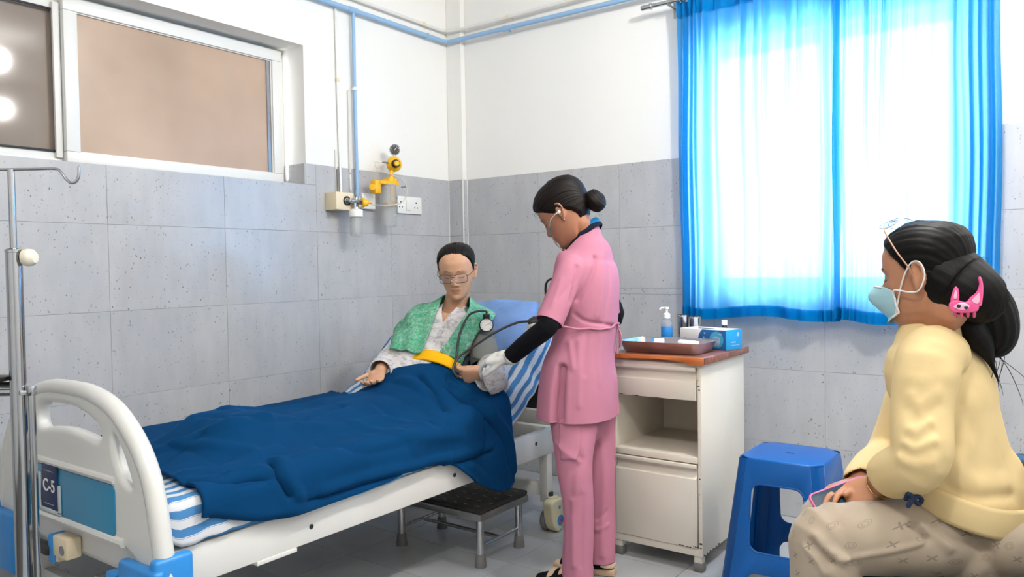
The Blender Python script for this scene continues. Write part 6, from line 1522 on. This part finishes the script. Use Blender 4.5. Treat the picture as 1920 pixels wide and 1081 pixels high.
line_v = lambda a: np.interp(a, [0, .5, .9, 1.2, 1.40, 1.55, 1.72, 1.9, 2.2, 2.6, 3.15], [.088, .084, .068, .044, .018, .012, -.02, -.050, -.072, -.085, -.09])
hr3 = obj('hair', hv.hair(line_v, lambda a, z: .007 + .010 * np.clip((z - .02) / .07, 0, 1) * np.clip(a / .8, .4, 1) - .004 * np.clip((a - 1.7) / .5, 0, 1), (0, -.125, -.06), .0010, seed=9), HAIRV, visitor); bake(hr3, [('SOLIDIFY', dict(thickness=.005, offset=-1))])
def lock(name, pts, rr, n=26, seed=0, strands=16, amp=.05):
    V, F = loft(pts, rr, n * 2, 8, caps=False); m_ = len(V) // (n * 2); X = V.reshape(m_, n * 2, 3); C_ = X.mean(1, keepdims=True)
    th = np.arange(n * 2) * 2 * math.pi / (n * 2); w = 1 + amp * np.sin(strands * th[None, :] + .25 * np.sin(np.linspace(0, 9, m_))[:, None] + seed)[..., None] + amp * .6 * np.sin(5 * th[None, :] + np.linspace(0, 3, m_)[:, None])[..., None]
    X = C_ + (X - C_) * w; UV = np.zeros((n * 2, m_, 2)); UV[..., 0] = (th / 3.14)[:, None]; UV[..., 1] = np.linspace(0, .3, m_)[None, :]
    return grid_mesh(name, X.transpose(1, 0, 2), UV, close_u=True)
pony = [(2.8800, -1.5228, 1.1471), (2.8984, -1.5102, 1.1216), (2.9189, -1.4970, 1.0671), (2.9302, -1.4906, 1.0127), (2.9293, -1.4925, 0.9750), (2.9172, -1.5022, 0.9501)]
V, F = loft([hv.p(0, -.030, .0), hv.p(0, -.070, -.030), hv.p(0, -.105, -.060), (2.8845, -1.5345, 1.0721)], [(.072, .080), (.072, .074), (.052, .056), (.040, .044)], 60, 8, side=hv.L, caps=True); mG = len(V) // 60
Xg = V.reshape(mG, 60, 3); Cg = Xg.mean(1, keepdims=True); Xg = Cg + (Xg - Cg) * (1 + .012 * np.sin(np.arange(60) * 2 * math.pi / 60 * 20 + 1))[None, :, None]; UVg = np.zeros((60, mG, 2)); UVg[..., 0] = (np.arange(60) / 30)[:, None]; UVg[..., 1] = np.linspace(0, .2, mG)[None, :]
obj('gathered_hair', grid_mesh('gathered_hair', Xg.transpose(1, 0, 2), UVg, close_u=True), HAIRV, hr3)
obj('ponytail', lock('ponytail', pony, [.010, .036, .055, .054, .040, .006], 26, 2), HAIRV, hr3)
obj('ponytail_end', lock('ponytail_end', [(2.8706, -1.5578, 1.0481), (2.8919, -1.5558, 1.0138), (2.9140, -1.5407, 0.9824), (2.9292, -1.5187, 0.9375), (2.9426, -1.4980, 0.8921)], [.028, .032, .024, .007, .001], 16, 5), HAIRV, hr3)
g = np.random.default_rng(31)
for k in range(9):
    a = np.array((2.9302, -1.5045, 0.9674)) + g.normal(0, .012, 3); e = np.array((2.9557, -1.4878, 0.9106)) + g.normal(0, .022, 3)
    obj('loose_strand', MB().tube([a, a * .5 + e * .5 + np.array((.012, .006, .012)) * g.uniform(-.3, 1.5), e, e + np.array((.004, 0, -.02))], [.0009, .0008, .0006, .0003], 5, 4), HAIRV, hr3)
for k in range(3):
    obj('loose_strand', MB().tube([(2.8629, -1.5365, 1.1122), (np.array((2.8800, -1.5223, 1.1622)) + k * .008), (np.array((2.9023, -1.4927, 1.1895)) + k * np.array((.01, .006, -.004)))], [.0008, .0007, .0003], 5, 4), HAIRV, hr3)
# mask
MASKM = Mat('pale_blue_surgical_mask', '#a9d2dc', .8, spec=.1); MASKM.weave(500, .2); LOOPM = Mat('white_elastic', '#e8e8e8', .7)
mk = thing('face_mask', hv.p(0, .10, -.05), 'pale blue pleated face mask on the seated person in yellow', 'face mask')
nu, nv = 44, 34; X = np.zeros((nu, nv, 3))
for i, a in enumerate(np.linspace(-1.02, 1.02, nu)):
    for j, q in enumerate(np.linspace(0, 1, nv)):
        z = -.010 - .096 * q + .018 * (abs(a) / 1.02) ** 2 * (1 - 2 * q) * -1
        zz = np.clip(z, -.114, .1); x, y = hv.surf(np.array([a]), np.array([zz])); x, y = x[0], y[0]
        nose_y = .034 * math.exp(-(a / .42) ** 2) * math.exp(-((q - .25) / .38) ** 2); tent = .012 * (1 - (abs(a) / 1.02) ** 2) * math.sin(math.pi * min(1, q * 1.05))
        pleat = .0009 * (((q * 4.0) % 1.0) - .5) * (1 if .2 < q < .85 else 0)
        k = 1 + .0
        X[i, j] = hv.p(x * k + .004 * math.sin(a), y + .006 + nose_y + tent + pleat + (.016 if q > .85 else 0) * (q - .85) / .15, z)
me_ = obj('mask_panel', grid_mesh('mask_panel', X), MASKM); bake(me_, [('SOLIDIFY', dict(thickness=.0018, offset=1, use_rim=True)), ('SUBSURF', dict(levels=1))]); adopt(me_, mk)
obj('nose_wire', MB().tube([tuple(X[i, 1]) for i in range(10, 34)], .0022, 6), LOOPM, mk)
for i, s in ((0, -1), (nu - 1, 1)):
    obj('edge_binding', MB().tube([tuple(X[i, j]) for j in range(nv)], .0026, 6), LOOPM, mk)
    t_, b_ = X[i, 2], X[i, -3]
    obj('ear_loop', MB().tube([t_, hv.p(s * .072, .045, -.026), hv.p(s * .0765, .012, -.034), hv.p(s * .082, -.010, -.030), hv.p(s * .0875, -.026, .002), hv.p(s * .086, -.018, .030), hv.p(s * .079, .004, .030), hv.p(s * .0745, .028, -.010), b_], .0018, 8, 6), LOOPM, mk)
# glasses pushed up on the head
PINKFR = Mat('rose_gold_frame', '#c79a84', .3, .6)
ge = thing('eyeglasses', hv.p(0, .07, .12), 'rose gold glasses pushed up on the black hair of the seated person', 'glasses')
q = lambda x, y, z: hv.p(x, y, z)
for s in (-1, 1):
    ring = [q(s * (.034 + .025 * math.cos(a)), .056 + .006 * math.cos(a) * -1 - .024 * math.sin(a), .139 + .006 * math.sin(a) - .020 * (abs(.034 + .025 * math.cos(a)) / .06) ** 2) for a in np.linspace(0, 2 * math.pi, 29)]
    obj('rim', MB().tube(ring, .0011, 6), PINKFR, ge)
    bm = bmesh.new(); bm.faces.new([bm.verts.new(p) for p in ring[:-1]]); obj('lens', bm, LENS, ge, recalc=False)
    obj('temple', MB().tube([q(s * .060, .058, .121), q(s * .076, .052, .108), q(s * .0945, .026, .062), q(s * .0975, .006, .028), q(s * .094, .000, .012), q(s * .088, -.002, .004)], [.0015, .0018, .0018, .002, .002, .0018], 8, 5), PINKFR, ge)
obj('bridge', MB().tube([q(-.010, .058, .137), q(0, .060, .139), q(.010, .058, .137)], .0012, 6, 4), PINKFR, ge)
# hair claw
CLAWP = Mat('glossy_pink_plastic', '#e2558f', .2); CLAWL = Mat('pale_pink_plastic', '#f0b3cc', .2)
cl = thing('hair_claw', (2.8894, -1.6172, 1.0835), 'pink hair claw with two long ears holding the black ponytail', 'hair clip')
cc = np.array((2.8967, -1.7297, 1.0830)); fw_ = nrm(np.array((3.089, -3.625, 1.178)) - cc); sd_ = nrm(np.cross(Z, fw_)); upv = np.cross(fw_, sd_)
Mcl = Matrix(((sd_[0], upv[0], fw_[0], cc[0]), (sd_[1], upv[1], fw_[1], cc[1]), (sd_[2], upv[2], fw_[2], cc[2]), (0, 0, 0, 1))) @ Matrix.Scale(.84, 4)
def cp(name, pts, half, bev, mats, dz=0, par=cl): return curve_plate(name, [blob(pts, 5)], half, bev, Mcl @ Matrix.Translation((0, 0, dz)), mats, par)
hd_ = cp('claw_plate', [(-.034, -.008), (-.026, -.018), (0, -.021), (.022, -.018), (.031, -.012), (.030, .004), (.012, .010), (0, .007), (-.016, .012), (-.032, .006)], .006, .004, CLAWP)
cp('claw_inlay', [(-.024, -.006), (-.012, -.013), (.004, -.013), (.012, -.004), (.004, .003), (-.012, .004)], .004, .003, CLAWL, .005)
cp('claw_ear', [(-.030, .006), (-.027, .030), (-.020, .046), (-.013, .040), (-.011, .022), (-.014, .006)], .005, .004, CLAWP); cp('claw_ear_inlay', [(-.024, .016), (-.022, .030), (-.019, .038), (-.016, .030), (-.017, .016)], .003, .002, CLAWL, .005)
cp('claw_ear', [(.006, .002), (.012, .018), (.026, .032), (.032, .052), (.030, .068), (.036, .070), (.041, .050), (.040, .016), (.034, -.004)], .005, .004, CLAWP); cp('claw_ear_inlay', [(.016, .010), (.026, .024), (.033, .030), (.034, .012), (.028, .002)], .003, .002, CLAWL, .005)
for x, z, r in ((-.012, -.003, .0042), (.004, -.007, .0038)): obj('dark_bead', MB().ball(tuple(Mcl @ Vector((x, z, .009))), r, 10), BLACKP, hd_)
for k in range(4): obj('claw_tooth', MB().tube([tuple(Mcl @ Vector((-.02 + k * .014, -.014, 0))), tuple(Mcl @ Vector((-.02 + k * .014, -.028, -.012))), tuple(Mcl @ Vector((-.018 + k * .013, -.032, -.030)))], [.003, .003, .0015], 8, 4), CLAWP, cl)
# sweater
YEL = cloth('pale_yellow_fleece_sweater', '#dcc391', .05, 5, 420, .3)
sw = [limb([vpe + Z * -.075, vpe + Z * -.01, vpe * .5 + vwa * .5, vwa, vwa * .4 + vch * .6, vch, vnb - Z * .095, vnb - Z * .045, vnb - Z * .012, vnb + Z * .012],
           [(.196, .128), (.198, .132), (.196, .130), (.182, .114), (.174, .102), (.172, .100), (.156, .085), (.105, .072), (.072, .068), (.062, .062)], 48, side=Lv, n=2.25)]
sw += [limb([VLs - Lv * .07 + Z * .0, VLs, (VLs + VLe) / 2, VLe + np.array((.010, 0, -.006)), VLe * .4 + VLw * .6, VLw * .98 + VLe * .02], [.062, .066, .063, .060, .054, .042], 28),
       limb([VRs + Lv * .07, VRs, (VRs + VRe) / 2, VRe, VRe * .4 + VRw * .6, VRw], [.062, .066, .062, .058, .052, .042], 28)]
swo = remesh_obj('sweater', sw, YEL, .0054, 3, None)
folds(swo, [(p_, h_ * .55, w_ * 1.3) for p_, h_, w_ in [([(2.8711, -1.6604, 0.9376), (2.8833, -1.6789, 0.8579), (2.8741, -1.6884, 0.7758)], -.012, .014), ([(2.8565, -1.6694, 0.9854), (2.8755, -1.6822, 0.9286)], .006, .014),
            ([(2.7850, -1.8998, 0.8500), (2.8159, -1.8900, 0.8406), (2.8464, -1.8301, 0.8501)], .009, .009), ([(2.7833, -1.9016, 0.8336), (2.8160, -1.8905, 0.8243), (2.8491, -1.8289, 0.8279)], -.009, .008), ([(2.7746, -1.9086, 0.8174), (2.8134, -1.9055, 0.8019), (2.8510, -1.8283, 0.8057)], .010, .010), ([(2.7702, -1.9126, 0.7935), (2.8135, -1.9061, 0.7836), (2.8510, -1.8289, 0.7869)], -.008, .008), ([(2.7618, -1.8946, 0.7743), (2.8056, -1.8879, 0.7567), (2.8467, -1.8330, 0.7605)], .009, .010),
            ([(2.7881, -1.8707, 0.9121), (2.8202, -1.8724, 0.9017), (2.8567, -1.7960, 0.9017)], .007, .012), ([(2.7864, -1.8728, 0.8878), (2.8229, -1.8713, 0.8733), (2.8568, -1.7970, 0.8715)], -.007, .010), ([(2.7933, -1.8411, 0.9421), (2.8417, -1.8307, 0.9375), (2.8741, -1.7327, 0.9346)], .005, .014),
            ([(2.8976, -1.6685, 0.8576), (2.9215, -1.6537, 0.7749), (2.9122, -1.6625, 0.7163)], -.008, .018), ([(2.9269, -1.5964, 0.8855), (2.9427, -1.5877, 0.8010), (2.9371, -1.5943, 0.7289)], .007, .018), ([(2.8768, -1.7127, 0.7341), (2.9144, -1.6863, 0.6985), (2.9583, -1.6052, 0.6802)], .010, .018), ([(2.8642, -1.7355, 0.6966), (2.9062, -1.7058, 0.6646), (2.9679, -1.5991, 0.6527)], -.012, .010),
            ([(2.8780, -1.6285, 0.9947), (2.9053, -1.5860, 0.9312), (2.9233, -1.5506, 0.8542)], .004, .02)]])
crumple(swo, .0035, 22, 33); crumple(swo, .0012, 60, 35)
cut(swo, (2.8890, -1.7327, 0.6107), nrm(-Z + Fv * .36), lambda co: co.z < vpe[2] + .16 and (np.array(co) - VLw) @ Fv < -.02)
axl = nrm(VLw - VLe); cut(swo, VLe + (VLw - VLe) * .74, axl, lambda co: (np.array(co) - VLe) @ axl > .05 and np.linalg.norm(np.cross(np.array(co) - VLe, axl)) < .062)
thicken(swo, .003); adopt(swo, visitor)
def rib(name, c, a, b, z0, z1, par, slope=.0):
    nu, nv = 220, 8; X = np.zeros((nu, nv, 3))
    for i, t in enumerate(np.linspace(0, 2 * math.pi, nu, endpoint=False)):
        for j, q in enumerate(np.linspace(0, 1, nv)):
            w = 1 + .006 * math.sin(110 * t) + .02 * math.sin(math.pi * q); n_ = 2 / 2.25
            ca, sa = math.cos(t), math.sin(t); X[i, j] = c + Lv * a * w * np.sign(ca) * abs(ca) ** n_ + Fv * b * w * np.sign(sa) * abs(sa) ** n_ + Z * (z0 + (z1 - z0) * q + slope * b * sa)
    o = obj(name, grid_mesh(name, X, close_u=True), YEL); bake(o, [('SOLIDIFY', dict(thickness=.004, offset=-1, use_rim=True))]); adopt(o, par)
rib('waistband', vpe, .203, .137, .046, .112, swo, .36)
DKB = cloth('dark_blue_cord', '#27324a')
mp_ = [(2.7952, -1.8056, 0.6669), (2.8024, -1.8122, 0.6824), (2.8098, -1.8072, 0.6709), (2.8182, -1.7953, 0.6589), (2.8237, -1.7909, 0.6679), (2.8153, -1.8030, 0.6764), (2.8061, -1.8101, 0.6652), (2.7998, -1.8089, 0.6524)]
obj('hem_cord', MB().tube(mp_, .005, 8, 5), DKB, visitor)
# printed trousers
def print_material():
    m = Mat('beige_printed_cotton', '#a59683', .9, spec=.1)
    v = m.coord('Object', (26, 14, 26)); tc = m.add('ShaderNodeTexCoord'); sx = m.add('ShaderNodeSeparateXYZ'); m.l.new(tc.outputs['Object'], sx.inputs[0])
    cx = m.add('ShaderNodeCombineXYZ'); m.l.new(m.math('MULTIPLY_ADD', sx.outputs[1], -.35, sx.outputs[0]), cx.inputs[0]); m.l.new(sx.outputs[2], cx.inputs[1])
    vo = m.add('ShaderNodeTexVoronoi', voronoi_dimensions='2D'); m.l.new(cx.outputs[0], vo.inputs['Vector']); S = 25.0; vo.inputs['Scale'].default_value = S; vo.inputs['Randomness'].default_value = .55
    ps = m.add('ShaderNodeSeparateXYZ'); d = m.add('ShaderNodeVectorMath', operation='SUBTRACT'); m.l.new(cx.outputs[0], d.inputs[0]); m.l.new(vo.outputs['Position'], d.inputs[1])
    sc_ = m.add('ShaderNodeSeparateXYZ'); m.l.new(d.outputs[0], sc_.inputs[0]); lx, ly = sc_.outputs[0], sc_.outputs[1]
    r = m.math('SQRT', m.math('ADD', m.math('MULTIPLY', lx, lx), m.math('MULTIPLY', ly, ly)))
    sc2 = m.add('ShaderNodeSeparateColor'); m.l.new(vo.outputs['Color'], sc2.inputs[0]); kind = m.math('GREATER_THAN', sc2.outputs[0], .45)
    cross = m.math('MINIMUM', m.math('ABSOLUTE', m.math('SUBTRACT', m.math('MULTIPLY', lx, .8), ly)), m.math('ABSOLUTE', m.math('ADD', m.math('MULTIPLY', lx, 1.2), ly)))
    xm = m.math('MULTIPLY', m.math('LESS_THAN', cross, .0019), m.math('LESS_THAN', r, .0085))
    ringm = m.math('LESS_THAN', m.math('ABSOLUTE', m.math('SUBTRACT', m.math('ABSOLUTE', m.math('SUBTRACT', r, .0052)), .0016)), .0007)
    f = m.math('ADD', m.math('MULTIPLY', xm, m.math('MULTIPLY', kind, .45)), m.math('MULTIPLY', ringm, m.math('MULTIPLY', m.math('SUBTRACT', 1.0, kind), .28)))
    c = m.mix(f, m.ramp(m.noise(m.coord('Object'), 6, 3), [(.3, lin('#9c8d7b')), (.7, lin('#ae9f8d'))]), lin('#4a4440')); m.base(c); m.weave(500, .25); m.sheen(.2); return m
PRINT = print_material()
tr = [limb([vlh - Fv * .07, vlh, vlh * .6 + vlk * .4, vlk * .85 + vlh * .15, vlk - Fv * .0, vlk + Fv * .0 - Z * .10, vla + Z * .02], [(.090, .080), (.092, .086), (.090, .085), (.079, .077), (.072, .074), (.072, .074), (.060, .062)], 34, side=Lv),
      limb([vrh - Fv * .07, vrh, vrh * .6 + vrk * .4, vrk * .85 + vrh * .15, vrk, vrk - Z * .10, vra + Z * .02], [(.100, .085), (.100, .090), (.092, .086), (.078, .076), (.072, .074), (.072, .074), (.060, .062)], 34, side=Lv),
      limb([vpe - Fv * .03 - Z * .05, vpe - Z * .02, vpe + Z * .05], [(.175, .115), (.170, .115), (.15, .10)], 34, side=Lv)]
tro_ = remesh_obj('trousers', tr, PRINT, .005, 4, None)
folds(tro_, [([(2.6214, -1.9543, 0.5798), (2.6471, -1.9486, 0.5605), (2.6719, -1.9189, 0.5357)], -.012, .010), ([(2.6169, -1.9582, 0.5629), (2.6426, -1.9524, 0.5437), (2.6582, -1.9295, 0.5167)], .010, .012), ([(2.6351, -1.9438, 0.5965), (2.6653, -1.9351, 0.5657), (2.7017, -1.9090, 0.5481)], .008, .012),
             ([(2.6810, -1.9120, 0.5423), (2.7563, -1.8690, 0.5515), (2.8306, -1.8263, 0.5719), (2.8577, -1.8060, 0.5848)], .006, .006), ([(2.8334, -1.8095, 0.6413), (2.8531, -1.8081, 0.6218), (2.8622, -1.8024, 0.5936)], -.012, .010), ([(2.8470, -1.7997, 0.6354), (2.8790, -1.7775, 0.6009), (2.8915, -1.7572, 0.5631)], .009, .012), ([(2.8698, -1.7836, 0.6180), (2.9006, -1.7498, 0.5856), (2.9336, -1.6774, 0.5472)], -.008, .012)])
crumple(tro_, .003, 22, 41); cut(tro_, (0, 0, .10), (0, 0, -1)); thicken(tro_, .002); adopt(tro_, visitor)
SLIP = Mat('dark_slipper', '#2b2a2c', .7)
for c in (vla, vra):
    outl = blob([tuple(p) for p in ((-.05, -.03), (-.06, 0), (-.05, .03), (.03, .038), (.13, .046), (.19, .03), (.2, 0), (.19, -.03), (.13, -.044), (.03, -.036))], 4)
    obj('slipper', MB().prism(outl, (0, 0, .016), (c[0], c[1], .001), Vector(Fv), Vector(Lv), bev=.004).tube([tuple(c * np.array((1, 1, 0)) + Fv * .09 + Lv * .046 * math.cos(a) + Z * (.012 + .055 * math.sin(a))) for a in np.linspace(0, math.pi, 13)], [(.03, .004)] * 13, 8, side=Fv), SLIP, visitor)
# bracelet and phone
GOLD = Mat('pale_gold', '#e2c48a', .25, 1.0)
bx_ = nrm(np.cross(axl, Z)); by_ = np.cross(axl, bx_)
for k, (q, tl) in enumerate(((.006, .15), (.016, -.12))):
    obj('bangle', MB().tube([tuple(VLw + axl * (q + tl * .03 * math.cos(a)) + .031 * (bx_ * math.cos(a) + by_ * math.sin(a))) for a in np.linspace(0, 2 * math.pi, 33)], .0022, 8), GOLD, visitor)
PHP = Mat('pink_phone_case', '#e06a98', .4); SCR = Mat('dark_phone_screen', '#0e2f45', .35, spec=.25)
ph = thing('phone', (2.6227, -1.7539, 0.6138), 'phone in a pink case held in the hands of the seated person', 'phone')
pa, pb_, pc = np.array((2.6058, -1.8034, 0.6152)), np.array((2.6626, -1.8228, 0.6445)), np.array((2.5798, -1.6615, 0.6078))
e1 = nrm(np.array((2.6639, -1.6857, 0.6376)) - np.array((2.6027, -1.7314, 0.6110))); e2 = nrm(np.array((-.25, .45, .62))); e2 = nrm(e2 - e1 * (e1 @ e2)); e3 = np.cross(e1, e2); 
if e3 @ (np.array((3.089, -3.625, 1.178)) - pa) < 0: e3 = -e3
pcn = np.array((2.6428, -1.7388, 0.6246))
Mph = Matrix(((e1[0], e2[0], e3[0], pcn[0]), (e1[1], e2[1], e3[1], pcn[1]), (e1[2], e2[2], e3[2], pcn[2]), (0, 0, 0, 1)))
cs = curve_plate('phone_case', [rrect(-.060, -.034, .080, .034, .012)], .0055, .0035, Mph, PHP, ph)
curve_plate('screen', [rrect(-.0555, -.0295, .0755, .0295, .009)], .0012, .0006, Mph @ Matrix.Translation((0, 0, .0052)), SCR, ph)
obj('port', MB().box((-.0607, -.006, -.002), (-.0595, .006, .002), .0004, M=Mph), BLACKP, cs)
